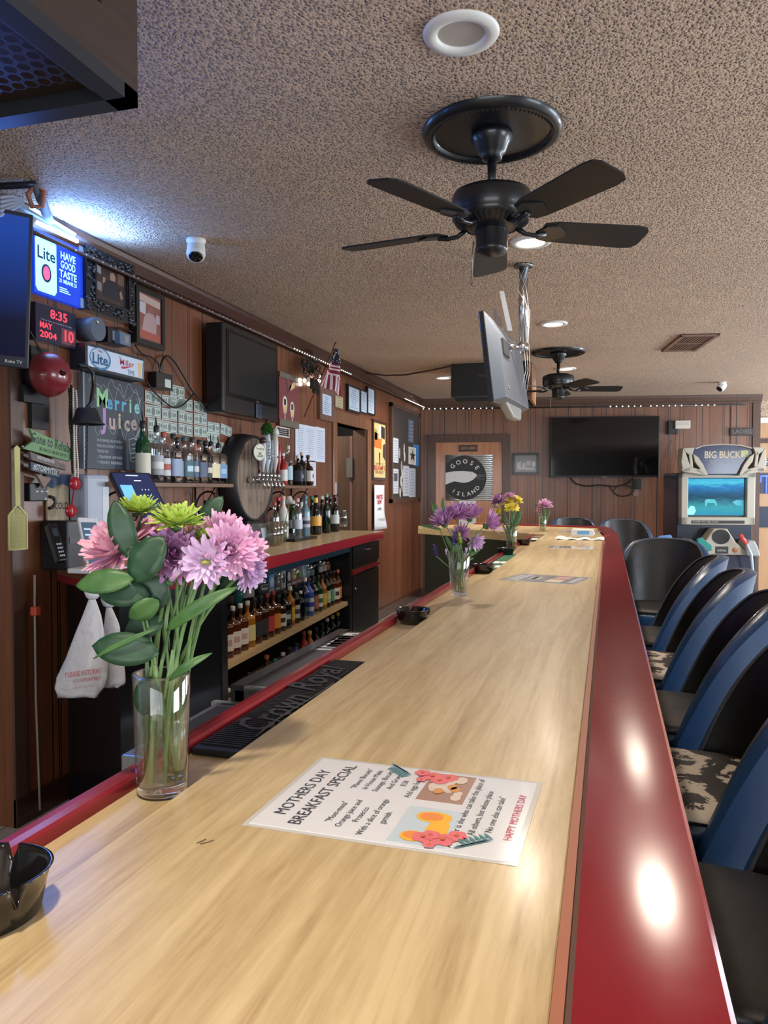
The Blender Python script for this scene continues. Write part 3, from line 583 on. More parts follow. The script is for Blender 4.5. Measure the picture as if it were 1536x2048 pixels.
# ============================================================= bar stools
def stool(label, loc, rotz, cover=False, kind=None):
    """barrel-backed stool, faces -X when rotz = 0"""
    t = thing('bar_stool', label, 'bar stool', (0, 0, 0), 'bar stools along the bar')
    navy = M_NAVY; zs = .76
    def rr(t_): return .220+.035*t_
    def ang(t_):
        a = 95-30*t_-18*t_**5
        return R(a)
    zlo, zhi = zs-.16, 1.125
    def sh(rad):
        def fn(u, v):
            s_ = u*2-1; a = s_*ang(v)
            # rounded upper corners
            z = zlo+(zhi-zlo)*v - (.035*abs(s_)**3)*v*v
            r_ = rr(v)+rad
            return V((r_*math.cos(a)*.92+.075*v, r_*math.sin(a), z))
        return fn
    MB().grid(sh(0), 22, 16).build('back_pad', M_BVIN, t, sub=0)
    ou = MB().grid(lambda u, v: sh(.046)(1-u, v), 22, 16)
    fi, fo = sh(0), sh(.046)
    # edge band joins inside and outside
    edge = [(0, v/16) for v in range(17)]+[(u/22, 1) for u in range(1, 23)]+[(1, 1-v/16) for v in range(1, 17)]
    vs = []
    for u, v in edge:
        a_, b_ = fi(u, v), fo(u, v); m_ = (a_+b_)/2; c_ = V((0, 0, 0)); out = (m_-V((.10, 0, .9))); nrm = V((-.4, 0, .6)) if 0 < u < 1 else V((-1, 0, .3))
        vs += [a_, a_*.7+b_*.3+nrm.normalized()*.010, a_*.3+b_*.7+nrm.normalized()*.010, b_]
    ou.add(vs, [(i*4+j, i*4+j+1, (i+1)*4+j+1, (i+1)*4+j) for i in range(len(edge)-1) for j in range(3)], 0, True)
    ou.build('back_shell', navy, t)
    MB().tube([fi(u, v)+V((-.002, 0, .003)) for u, v in edge], .0045, 6).build('piping', mat((.07, .075, .085), .25, coat=.4), t)
    # seat cushion
    def sq(rx, ry, z, n=28, p=4.0):
        out = []
        for i in range(n):
            a = 2*math.pi*i/n; c_, s_ = math.cos(a), math.sin(a); out.append(V((rx*math.copysign(abs(c_)**(2/p), c_)-.035, ry*math.copysign(abs(s_)**(2/p), s_), z)))
        return out
    def rings(levels, mi=0):
        mb = MB(); n = 28; vs = [p for rx, ry, z in levels for p in sq(rx, ry, z)]
        mb.add(vs, [(k*n+i, k*n+(i+1) % n, (k+1)*n+(i+1) % n, (k+1)*n+i) for k in range(len(levels)-1) for i in range(n)]+[tuple(range(n-1, -1, -1)), tuple((len(levels)-1)*n+i for i in range(n))], 0, True); return mb
    rings([(.19, .195, zs-.135), (.205, .208, zs-.125), (.210, .212, zs-.05), (.207, .21, zs-.025)]).build('seat_base', navy, t)
    rings([(.207, .21, zs-.026), (.213, .214, zs-.018), (.208, .21, zs-.006), (.19, .192, zs), (.10, .10, zs+.004)]).build('seat_cushion', M_SEAT, t)
    if cover:
        rn = random.Random(5); mb = MB(); n = 40; L = []
        for rx, ry, z in ((.216, .218, zs-.03), (.217, .219, zs-.012), (.21, .212, zs), (.19, .192, zs+.006), (.0, .0, zs+.011)):
            ring = sq(max(rx, .001), max(ry, .001), z, n)
            if z < zs-.02:
                ring = [p+V((0, 0, rn.uniform(-.02, .018))) for p in ring]
            L += ring
        mb.add(L, [(k*n+i, k*n+(i+1) % n, (k+1)*n+(i+1) % n, (k+1)*n+i) for k in range(4) for i in range(n)], 0, True)
        mb.build('seat_cover', M_COW, t)['label'] = 'black and cream cowhide seat cover'
    MB().cyl((0, 0, zs-.16), (0, 0, zs-.13), .13, n=24).build('swivel', M_BLK, t)
    for sx in (-1, 1):
        for sy in (-1, 1):
            MB().tube([(sx*.13, sy*.13, zs-.15), (sx*.20, sy*.20, 0.0)], [.017, .013], 8).build('leg', M_BLK, t)
    ri = .17; MB().tube([(ri*math.cos(R(a))*1.22, ri*math.sin(R(a))*1.22, .25) for a in range(0, 360, 15)], .009, 6, closed=True).build('foot_ring', M_CHROME, t)
    t.location = loc; t.rotation_euler.z = rotz
    return t
ST = [('black seat bar stool nearest the viewer, at the lower right corner', (.19, 1.27, 0), -8, 0),
      ('bar stool with cowhide seat cover, second from the viewer', (.19, 1.90, 0), -4, 1),
      ('bar stool with plain black seat between the two cowhide covered stools', (.19, 2.52, 0), -6, 0),
      ('farther bar stool with a black and cream cowhide seat cover', (.185, 3.15, 0), -4, 1),
      ('plain black bar stool just beyond the farther cowhide stool', (.18, 3.80, 0), -2, 0),
      ('last bar stool along the long side, its back rest square to the viewer', (.30, 4.75, 0), 80, 0)]
for lb, lc, rz, cv in ST: stool(lb, lc, R(rz), cv)
def stoolD(px, py, d, lb, rz): p = onD(px, py, d); s_ = stool(lb, (p.x, p.y, 0), R(rz)); return s_
# stools behind the far end of the bar
for px, y_, lb, rz in ((1160, 8.35, 'left one of the two black bar stools behind the far end of the bar', 110), (1262, 7.95, 'right one of the two black bar stools behind the far end of the bar', 108)):
    p = onY(px, 1060, y_); stool(lb, (p.x, p.y, 0), R(rz))
# small blue chair by the arcade
p = onD(1321, 1068, 8.2); t = thing('blue_chair', 'light blue moulded plastic chair in front of the panelled wall', 'chair', (p.x, p.y, 0))
MBL = mat((.10, .22, .52), .4)
f = Fr((p.x, p.y, 0), V((.97, .25, 0)))
MB().fpoly(f, [(-.2, .62), (.12, .62), (.12, .93), (.10, .955), (0, .945), (-.09, .905), (-.16, .84), (-.2, .76)], -.0, .02).build('backrest', MBL, t, .006)
MB().fbox(f, -.2, .18, .42, .45, .0, .38).build('seat', MBL, t, .01)
for a in (-.18, .16):
    for c in (.02, .36): MB().tube([f(a, 0, c), f(a, .42, c)], .012).build('leg', M_CHROME, t)
# ============================================================= flowers
def leafm(mb, base, tip, w, face, fold=.25, bend=.15, n=8, mi=0):
    base = V(base); tip = V(tip); ax = tip-base; L = ax.length; ax.normalize(); sd = ax.cross(V(face)).normalized(); nn = sd.cross(ax).normalized()
    vs = []
    for i in range(n+1):
        t_ = i/n; hw = w*.5*1.62*(t_**.62)*((1-t_)**.78)*(1+.25*t_) if 0 < i < n else .0004
        c = base+ax*(L*t_)+nn*(bend*L*math.sin(math.pi*t_))
        for s_ in (-1, -.5, 0, .5, 1): vs.append(c+sd*(hw*s_)+nn*(abs(s_)*hw*(fold+.12)-(.35*hw*(abs(s_)-.0)**2 if abs(s_) == 1 else 0)*.4+.02*w*math.sin(i*1.9+s_)*abs(s_)))
    mb.add(vs, [(i*5+j, i*5+j+1, (i+1)*5+j+1, (i+1)*5+j) for i in range(n) for j in range(4)], mi, True)
def petal(mb, base, d, up, L, w, curl, mi=0, seg=4):
    d = V(d).normalized(); up = V(up); up = (up-d*up.dot(d)).normalized(); sd = d.cross(up); vs = []
    for i in range(seg+1):
        t_ = i/seg; hw = w*.5*(.45+.55*math.sin(math.pi*min(1, .25+t_*.62))) if i < seg else w*.18
        c = V(base)+d*(L*t_)+up*(curl*L*t_*t_)
        for s_ in (-1, 0, 1): vs.append(c+sd*(hw*s_)+up*(abs(s_)*hw*.35))
    mb.add(vs, [(i*3+j, i*3+j+1, (i+1)*3+j+1, (i+1)*3+j) for i in range(seg) for j in range(2)], mi, True)
def m_petal(c1, c2, tr=.25):
    m, nt, b = _m('petal'); f = noise(nt, coords(nt, (60, 60, 60)), 1, 3)
    nt.links.new(ramp(nt, f, [(.35, c1), (.68, c2)]), b.inputs['Base Color']); b.inputs['Roughness'].default_value = .55
    b.inputs['Subsurface Weight'].default_value = tr; b.inputs['Subsurface Radius'].default_value = (.01, .006, .008); b.inputs['Subsurface Scale'].default_value = .5; return m
MP = {'pink': m_petal((.66, .31, .54), (.88, .58, .77)), 'lilac': m_petal((.58, .38, .66), (.82, .62, .84)), 'purple': m_petal((.42, .18, .42), (.68, .38, .62)),
      'rose': m_petal((.70, .30, .44), (.90, .56, .68)), 'green': m_petal((.42, .58, .08), (.66, .80, .22)), 'yellow': m_petal((.78, .60, .03), (.92, .80, .12)),
      'peach': m_petal((.60, .36, .30), (.75, .55, .42)), 'cream': m_petal((.62, .55, .38), (.78, .72, .56)), 'violet': m_petal((.07, .03, .28), (.16, .08, .42))}
def m_leaf(c1, c2):
    m, nt, b = _m('leaf'); f = noise(nt, coords(nt, (25, 25, 25)), 1, 4)
    nt.links.new(ramp(nt, f, [(.35, c1), (.7, c2)]), b.inputs['Base Color']); b.inputs['Roughness'].default_value = .46; return m
M_LEAF = m_leaf((.010, .045, .020), (.028, .085, .038)); M_LEAF2 = m_leaf((.035, .11, .028), (.075, .18, .045)); M_STEM = m_leaf((.09, .19, .06), (.19, .31, .12)); M_CALYX = m_leaf((.05, .10, .03), (.10, .17, .06))
def mum(t, c, nrm, rad, col, style='mum', seed=0, k=1.0):
    """a bloom facing nrm: rings of petals over a green calyx"""
    rn = random.Random(seed); nrm = V(nrm).normalized(); h = V((0, 0, 1)) if abs(nrm.z) < .9 else V((1, 0, 0)); e1 = (h-nrm*h.dot(nrm)).normalized(); e2 = nrm.cross(e1)
    mb = MB()
    if style == 'mum': rings = [(84, 20, 1.0, .27, -.02), (70, 20, .98, .27, .12), (55, 18, .88, .26, .25), (40, 15, .76, .25, .3), (25, 12, .62, .22, .3), (10, 8, .5, .2, .2)]
    elif style == 'spider': rings = [(86, 24, 1.0, .10, -.05), (76, 24, .98, .10, .05), (64, 20, .86, .10, .2), (48, 16, .62, .09, .3), (28, 12, .42, .09, .3)]
    elif style == 'cup': rings = [(60, 16, 1.0, .22, .12), (46, 14, .95, .22, .2), (30, 10, .8, .2, .25), (14, 7, .62, .16, .2)]
    elif style == 'daisy': rings = [(82, 13, 1.0, .34, .02), (70, 12, .92, .34, .12), (52, 9, .55, .22, .2)]
    elif style == 'bud': rings = [(14, 9, 1.0, .28, .12), (7, 6, .95, .25, .05)]
    for th, n_, L, w_, cu in rings:
        n_ = max(5, int(n_*k)); o_ = rn.random()*6
        for i in range(n_):
            a = 2*math.pi*i/n_+o_+rn.uniform(-.12, .12); q = R(th+rn.uniform(-9, 9)); rd = e1*math.cos(a)+e2*math.sin(a); d = rd*math.sin(q)+nrm*math.cos(q)
            petal(mb, c+rd*rad*.06-nrm*rad*.05, d, nrm*math.sin(q)-rd*math.cos(q)+nrm*.001, rad*L*rn.uniform(.86, 1.08), rad*w_*rn.uniform(.9, 1.15)/max(.6, k), cu+rn.uniform(-.06, .10), 0, 4 if k > .9 else 3)
    b = mb.build('bloom', MP[col], t)
    if style == 'daisy': MB().ball(c+nrm*rad*.06, rad*.2, 10, 0, .5).build('flower_center', mat((.35, .38, .10), .7), t)
    MB().lathe([(rad*.06, -rad*.34), (rad*.20, -rad*.24), (rad*.26, -rad*.10), (rad*.10, -rad*.02)], c, nrm, 10).build('calyx', M_CALYX, t)
    return b
def flower(label, group, foot, c, nrm, rad, col, style='mum', seed=0, k=1.0, sr=.0022, name='chrysanthemum', cat='flower', mid=None):
    foot = V(foot); c = V(c); t = thing(name, label, cat, foot, group); nrm = V(nrm).normalized(); e = c-nrm*rad*.3
    dh = V((e.x-foot.x, e.y-foot.y, 0)); m1 = mid or V((foot.x, foot.y, foot.z+.62*(e.z-foot.z)))+dh*.10
    pts = []
    for i in range(9):
        q = i/8; pts.append(foot*((1-q)**2)+V(m1)*(2*q*(1-q))+e*(q*q))
    MB().tube(pts, sr, 6).build('stem', M_STEM, t); mum(t, c, nrm, rad, col, style, seed, k); return t
def vase(label, P, h, r0, r1, wl=.62):
    """thick-bottomed straight glass"""
    P = V(P); t = thing('glass_vase', label, 'vase', P, 'water glasses holding flowers'); th = .0022 if h < .16 else .0025; fl = .014
    MB().lathe([(.0001, .0005), (r0-.003, .0005), (r0, .004), (r1, h-.0015), (r1-th*.5, h), (r1-th, h-.0015), (r0-th+.0004, fl+.004), (r0-.006, fl), (.0001, fl)], P, Z, 48, cap=False).build('glass', M_GLASS, t)
    MB().lathe([(.0001, .0006), (r0-.0035, .0006), (r0-.0008, .004), (r0-.0016, fl-.003), (r0-.006, fl-.0008), (.0001, fl-.0008)], P, Z, 40, cap=False).build('thick_base', M_GBASE, t)
    MB().tube([P+V(((r1-.0011)*math.cos(a*.1309), (r1-.0011)*math.sin(a*.1309), h-.0008)) for a in range(48)], .0013, 6, closed=True).build('rim', M_GBASE, t)
    rw = r0+(r1-r0)*wl-th+.0006
    MB().lathe([(.0001, fl-.0006), (r0-.0060, fl-.0006), (r0-th+.0006, fl+.005), (rw, h*wl), (.0001, h*wl)], P, Z, 48, cap=False).build('water', M_WATER, t)
    return t
ZT = ZB-.0175
# ---- the nearest bouquet
VB = onZ(325, 1583, ZT); g = 'flowers in the nearest glass'
vase('tall clear glass of water holding the nearest large bouquet', VB, .150, .0315, .0355, .80)
dB = (VB-CAM).dot(FW)
def nb(px, py, dd=0): return onD(px, py, dB+dd)
foots = [VB+V((.020*math.cos(a), .020*math.sin(a), .017)) for a in [i*.9 for i in range(24)]]
VS = RT; tc = -FW      # towards the viewer
px2 = dB/F
FL = [('flat lime green chrysanthemum on the left top of the nearest bouquet', 276, 1022, .01, (.05, -.05, 1), 47, 'green', 'mum'),
      ('lime green chrysanthemum at the top middle of the nearest bouquet', 354, 1046, -.02, (.12, -.15, 1), 56, 'green', 'mum'),
      ('smallest lime green bloom, low on the right of the two big green ones', 412, 1076, .01, (0, -.1, 1), 30, 'green', 'mum'),
      ('big pink chrysanthemum at the far left of the nearest bouquet', 240, 1098, .0, (-.55, -.55, .62), 82, 'rose', 'mum'),
      ('rose pink chrysanthemum behind the dark upright leaves', 300, 1086, .045, (-.1, -.5, 1), 66, 'rose', 'mum'),
      ('purple chrysanthemum in the middle, partly behind the big dark leaf', 346, 1108, -.015, (.35, -.75, .2), 58, 'purple', 'mum'),
      ('open lilac chrysanthemum facing the viewer, low centre of the nearest bouquet', 412, 1124, -.03, (.15, -1, -.05), 52, 'lilac', 'daisy'),
      ('pink chrysanthemum at the top right of the nearest bouquet', 442, 1070, .03, (.25, -.35, 1), 60, 'pink', 'mum'),
      ('pink chrysanthemum right of the open lilac bloom', 458, 1102, -.012, (.25, -.85, .25), 58, 'pink', 'mum'),
      ('tall pink chrysanthemum on the upper right edge of the nearest bouquet', 484, 1098, .02, (.85, -.5, .55), 56, 'pink', 'mum'),
      ('lilac chrysanthemum lowest on the right edge of the nearest bouquet', 497, 1142, .01, (.9, -.5, -.1), 42, 'lilac', 'mum'),
      ('lilac bud hanging below the purple bloom of the nearest bouquet', 342, 1160, -.03, (.65, -.35, .8), 40, 'lilac', 'bud'),
      ('small peach bud in the middle of the nearest bouquet', 378, 1140, .0, (0, -.3, -1), 26, 'peach', 'bud'),
      ('pale peach bloom hidden behind the green flowers', 388, 1084, .035, (.1, -.4, 1), 52, 'peach', 'cup')]
for i, (lb, x, y, dd, nm, rp, col, sty) in enumerate(FL):
    flower(lb, g, foots[i], nb(x, y, dd), RT*nm[0]+FW*nm[1]+Z*nm[2], rp*px2, col, sty, i+1, 1.15, .0026)
# leafy sprigs of the nearest bouquet
def sprig(label, group, foot, top, leaves, mats=None, sr=.002, name='leafy_sprig'):
    foot = V(foot); top = V(top); t = thing(name, label, 'foliage', foot, group)
    MB().tube([foot, foot*.5+top*.5+Z*.006, top], [sr*1.3, sr, sr*.8], 6).build('stem', M_STEM, t)
    for i, (b, tip, w_, face, fo, be) in enumerate(leaves):
        mb = MB(); leafm(mb, b, tip, w_, face, fo, be, 10); mb.build('leaf', (mats[i] if mats else M_LEAF), t, solid=.0005)
    return t
T_ = -FW
def L(bx, by, tx, ty, w, dd=-.03, fc=(0, 0, 1), fo=.12, be=.08, dt=None): return (nb(bx, by, dd), nb(tx, ty, dd if dt is None else dt), w*px2*(1.38 if w > 25 else 1.1), T_+V(fc)*.35, fo, be)
sprig('leafy sprig with a big upright dark leaf between the pink and green blooms', g, foots[14], nb(268, 1118, -.035), [L(266, 1118, 228, 1000, 54, -.035), L(262, 1090, 268, 1128, 26, -.04), L(268, 1165, 328, 1072, 74, -.05, (-.5, 0, .2))])
sprig('leafy sprig drooping left below the pink bloom', g, foots[15], nb(268, 1170, -.04), [L(268, 1158, 152, 1172, 50, -.055, (0, 0, 1), .15, .06), L(300, 1190, 196, 1186, 56, -.04, (0, 0, .8), .1, .12), L(330, 1150, 268, 1206, 96, -.03, (.3, 0, .3), .1, .05), L(318, 1200, 258, 1236, 44, -.045, (0, 0, -1))], [M_LEAF2, M_LEAF, M_LEAF, M_LEAF2])
sprig('leafy sprig with a broad dark leaf low on the left of the bouquet', g, foots[16], nb(310, 1330, -.03), [L(318, 1305, 184, 1292, 66, -.055, (0, 0, .7), .10, .07), L(312, 1258, 186, 1318, 14, -.06, (0, 0, 1), .3, .10), L(330, 1240, 250, 1262, 60, -.02, (0, 0, 1)), L(300, 1352, 286, 1432, 52, -.03, (.2, 0, 0), .05, .02)], [M_LEAF, M_LEAF2, M_LEAF, M_LEAF])
sprig('leafy sprig with long narrow leaves on the right of the bouquet', g, foots[17], nb(345, 1300, -.03), [L(332, 1262, 475, 1174, 30, -.04, (0, 0, 1), .3, .12), L(338, 1362, 424, 1306, 22, -.05, (0, 0, 1), .35, .2), L(420, 1185, 488, 1152, 52, .03, (0, 0, 1)), L(400, 1060, 446, 992, 44, .07)], [M_LEAF2, M_LEAF2, M_LEAF, M_LEAF])
sprig('thin green stems rising in the middle of the bouquet', g, foots[18], nb(372, 1190, .0), [L(366, 1260, 392, 1160, 10, 0), L(350, 1250, 330, 1150, 12, -.01), L(372, 1330, 400, 1190, 9, .01), L(340, 1300, 318, 1180, 16, 0), L(352, 1270, 372, 1150, 9, .01), L(330, 1290, 342, 1180, 10, -.02)], [M_STEM]*6)
# ---- second, third, fourth bouquet along the bar
def bouquet(P, d, items, leaves, grp, seed, k, sc=1):
    for i, (lb, x, y, rp, nm, col, sty, nme) in enumerate(items):
        a = i*1.3; ft = P+V((.016*math.cos(a), .016*math.sin(a), .018)); flower(lb, grp, ft, onD(x, y, d+(i % 3-1)*.03), RT*nm[0]-FW*nm[1]+Z*nm[2], rp*d/F, col, sty, seed+i, k, .0018, name=nme)
    for i, (lb, ls) in enumerate(leaves):
        ft = P+V((.010*math.cos(i*2), .010*math.sin(i*2), .018)); x, y = ls[0][:2]
        sprig(lb, grp, ft, onD(x, y, d), [(onD(a, b_, d), onD(c, e, d), w_*d/F, T_+V((0, 0, .3)), .15, .1) for a, b_, c, e, w_ in ls], [M_LEAF2]*len(ls), .0015)
P2 = onZ(921, 1187, ZB); P2.x = min(P2.x, XE-.003); P2 = onZ(918, 1190, ZB-.0)
d2 = (P2-CAM).dot(FW); vase('tapered clear glass with purple flowers, second along the bar', P2, .146, .027, .0385, .7)
bouquet(P2, d2, [('violet-pink chrysanthemum leftmost in the second glass', 888, 1046, 32, (-.5, .6, .7), 'purple', 'cup', 'chrysanthemum'),
    ('violet-pink chrysanthemum at the top centre of the second glass', 912, 1030, 30, (-.1, .4, 1), 'purple', 'mum', 'chrysanthemum'),
    ('large pink-purple bloom right of centre at the top of the second glass', 940, 1034, 32, (.2, .5, 1), 'purple', 'cup', 'chrysanthemum'),
    ('violet-pink chrysanthemum rightmost in the second glass', 976, 1050, 32, (.9, .4, .5), 'purple', 'cup', 'chrysanthemum'),
    ('lilac bloom hanging low on the right of the second glass', 946, 1082, 24, (.5, .9, -.2), 'lilac', 'cup', 'chrysanthemum'),
    ('dusky pink bloom in the shaded middle of the second glass', 920, 1068, 24, (0, .9, .3), 'purple', 'cup', 'chrysanthemum'),
    ('lilac bud just above the rim of the second glass', 932, 1106, 12, (0, .3, 1), 'lilac', 'bud', 'chrysanthemum'),
    ('lilac bud left of the rim of the second glass', 893, 1108, 12, (-.2, .3, 1), 'lilac', 'bud', 'chrysanthemum')],
    [('pale green leaves rising at the left of the second glass', [(872, 1040, 862, 1002, 9), (884, 1042, 886, 994, 12), (876, 1036, 870, 1004, 8), (884, 1060, 838, 1050, 10)]),
     ('jagged green leaves low on the right of the second glass', [(925, 1120, 962, 1098, 12), (930, 1112, 950, 1090, 10), (925, 1125, 948, 1116, 8), (900, 1110, 925, 1080, 18), (905, 1100, 890, 1070, 12)])], 'flowers in the second glass', 40, 1.2)
for i, (x, y, tx, ty, lb, m_) in enumerate(((907, 1092, 909, 1062, 'dark violet flower spike in the second glass', 'violet'), (921, 1088, 918, 1066, 'pale green flower spike in the second glass', 'green'), (872, 1112, 868, 1090, 'dark violet flower spike bending out left of the second glass', 'violet'))):
    t = thing('flower_spike', lb, 'flower', P2, 'flowers in the second glass'); a = onD(x, y, d2-.02); b_ = onD(tx, ty, d2-.02)
    MB().tube([P2+V((.01, .01*i, .02)), onD(905, 1140, d2), a, b_], .0014).build('stem', M_STEM, t)
    mb = MB(); rn = random.Random(i)
    for q in range(60):
        s_ = rn.random(); c = a*(1-s_)+b_*s_; d_ = V((rn.uniform(-1, 1), rn.uniform(-1, 1), rn.uniform(-.2, .8))); petal(mb, c, d_, Z+V((.1, .1, 0)), .010*(1.2-s_*.6), .006, .2, 0, 2)
    mb.build('florets', MP[m_], t)
P3 = onZ(1023, 1098, ZB-.0175); d3 = (P3-CAM).dot(FW); vase('clear glass with yellow and purple flowers, third along the bar', P3, .145, .031, .037, .7)
bouquet(P3, d3, [('yellow chrysanthemum at the top left of the third glass', 1014, 1003, 15, (-.1, .5, .8), 'yellow', 'daisy', 'chrysanthemum'),
    ('yellow chrysanthemum at the top right of the third glass', 1034, 1000, 14, (.4, .4, .8), 'yellow', 'daisy', 'chrysanthemum'),
    ('yellow chrysanthemum in the middle right of the third glass', 1027, 1014, 14, (.3, .6, .6), 'yellow', 'daisy', 'chrysanthemum'),
    ('yellow chrysanthemum in the centre of the third glass', 1018, 1015, 11, (0, .9, .4), 'yellow', 'daisy', 'chrysanthemum'),
    ('pale yellow bloom low on the left of the third glass', 998, 1028, 12, (-.5, .5, .6), 'yellow', 'cup', 'chrysanthemum'),
    ('cream yellow bloom leftmost in the third glass', 992, 1012, 9, (-.7, .4, .4), 'cream', 'cup', 'chrysanthemum'),
    ('violet-pink bloom on the upper left of the third glass', 998, 1002, 18, (-.3, .3, 1), 'purple', 'mum', 'chrysanthemum'),
    ('pink bloom behind the yellow ones in the third glass', 1020, 995, 14, (0, .2, 1), 'pink', 'mum', 'chrysanthemum'),
    ('small cream bud on the right of the third glass', 1034, 1033, 5, (.3, .3, 1), 'cream', 'bud', 'chrysanthemum')],
    [('fine green leaves among the stems of the third glass', [(1020, 1060, 1040, 1020, 8), (1018, 1070, 1008, 1030, 7), (1024, 1070, 1044, 1015, 12), (1016, 1075, 1000, 1040, 6), (1022, 1060, 1026, 1020, 8)])], 'flowers in the third glass', 60, .9)
P4 = onZ(1085, 1065, ZB-.0175); d4 = (P4-CAM).dot(FW); vase('clear glass with a single pink flower, farthest along the bar', P4, .145, .029, .036, .7)
bouquet(P4, d4, [('pink chrysanthemum at the top of the farthest glass', 1090, 1011, 16, (.1, .3, 1), 'pink', 'mum', 'chrysanthemum'),
    ('small pink bloom on the left of the farthest glass', 1080, 1019, 8, (-.6, .5, .4), 'rose', 'cup', 'chrysanthemum'),
    ('pink bud hanging on the left of the farthest glass', 1078, 1029, 5, (-.4, .6, .2), 'pink', 'bud', 'chrysanthemum')],
    [('thin green leaves standing out of the farthest glass', [(1078, 1018, 1070, 1000, 4), (1090, 1004, 1096, 996, 4), (1090, 1050, 1100, 1015, 7), (1086, 1050, 1078, 1022, 6), (1088, 1045, 1090, 1015, 7)])], 'flowers in the farthest glass', 80, .6)

# ============================================================= things on the bar
# black ashtrays with three rests
def ashtray(label, px, py, z, s=1.0, rot=0, hz=1.0):
    P = onZ(px, py, z); t = thing('ashtray', label, 'ashtray', P, 'black ashtrays'); n = 60
    def prof(h_, r_): return r_, h_
    mb = MB(); rows = []
    def ring(r_, z_, notch=0):
        out = []
        for i in range(n):
            a = 2*math.pi*i/n+rot; k_ = abs(((a-rot)*3/(2*math.pi)) % 1-.5); zz_ = z_-(notch if k_ < .045 else 0); rr_ = r_*(1+.03*math.cos(3*(a-rot)))
            out.append(P+V((rr_*math.cos(a)*s, rr_*math.sin(a)*s, zz_*s*hz)))
        return out
    rows = [ring(.030, .0), ring(.036, .001), ring(.043, .014), ring(.047, .03, 0), ring(.050, .039, .012), ring(.052, .0405, .013), ring(.0495, .041, .013), ring(.046, .037, .011), ring(.040, .016), ring(.030, .007), ring(.0005, .006)]
    vs = [p for r_ in rows for p in r_]
    mb.add(vs, [(k*n+i, k*n+(i+1) % n, (k+1)*n+(i+1) % n, (k+1)*n+i) for k in range(len(rows)-1) for i in range(n)]+[tuple(range(n-1, -1, -1))], 0, True)
    mb.build('bowl', mat((.006, .006, .007), .12, coat=.6), t); return t
ZA = ZB-.0175
ashtray('black ashtray at the left edge of the photo, nearest one', -36, 1872, ZA, 1.06, .75, 1.3)
ashtray('black ashtray beside the near end of the second bouquet glass', 826, 1246, ZA, 1.0, .9)
ashtray('black ashtray behind the second bouquet glass, next to the green mat', 967, 1146, ZA, 1.0, .2)
ashtray('black ashtray in front of the third bouquet glass', 1012, 1110, ZA, 1.0, 1.4)
ashtray('black ashtray just beyond the third bouquet glass', 1047, 1090, ZA, .95, .4)
# bar mat with raised letters
m0 = onZ(393, 1505, ZA); m1 = onZ(728, 1332, ZA); t = thing('bar_mat', 'black ribbed rubber bar mat with two raised script words in the drip trough', 'bar mat', (XE-.04, m0.y, ZA))
xa, xb = XR+.003, XE-.004; y0, y1 = m0.y-.01, m1.y
MB().box((xa, y0, ZA), (xb, y1, ZA+.010)).build('base', mat((.010, .010, .011), .55), t, .002)
rb = MB()
k = 0; yy = y0+.018
while yy < y1-.015:
    rb.box((xa+.006, yy, ZA+.010), (xb-.006, yy+.003, ZA+.0125)); yy += .0085
rb.build('ribs', mat((.016, .016, .017), .5), t)
fm = Fr(((xa+xb)/2, (y0+y1)/2, ZA+.0125), V((0, 1, 0)), V((-1, 0, 0)))
MLT = mat((.035, .035, .045), .45)
for s_, a in (('Crown', -.115), ('Royal', .115)):
    text(s_, fm, a, -.006+(.012 if a > 0 else -.004), .0015, .088, MLT, t, width=.20, shear=.35, bold=.012)
sw = MB(); sw.tube([fm(-.24+k*.03, -.034+.004*math.sin(k*.5), .002) for k in range(12)], .0016, 5); sw.build('flourish', MLT, t)
# green mat with cards, small black tray farther on
g0 = onZ(975, 1140, ZA); g1 = onZ(1010, 1112, ZA); t = thing('green_mat', 'green mat with white cards in the trough before the third bouquet', 'mat', g0)
MB().box((xa, g0.y, ZA), (xb, g1.y+.1, ZA+.004)).build('mat', mat((.01, .12, .06), .5), t)
for i in range(4): x_ = xa+.008+(i % 2)*.036; y_ = g0.y+.08+(i//2)*.22; MB().box((x_, y_, ZA+.004), (x_+.03, y_+.10, ZA+.0055)).build('card', M_PAPER, t)
g0 = onZ(1056, 1083, ZA); t = thing('black_tray', 'small black tray with a white card near the farthest bouquet', 'tray', g0)
MB().box((xa, g0.y, ZA), (xb, g0.y+.42, ZA+.008)).build('tray', M_BLK, t); MB().box((xa+.02, g0.y+.08, ZA+.008), (xb-.01, g0.y+.25, ZA+.0095)).build('card', M_PAPER, t)
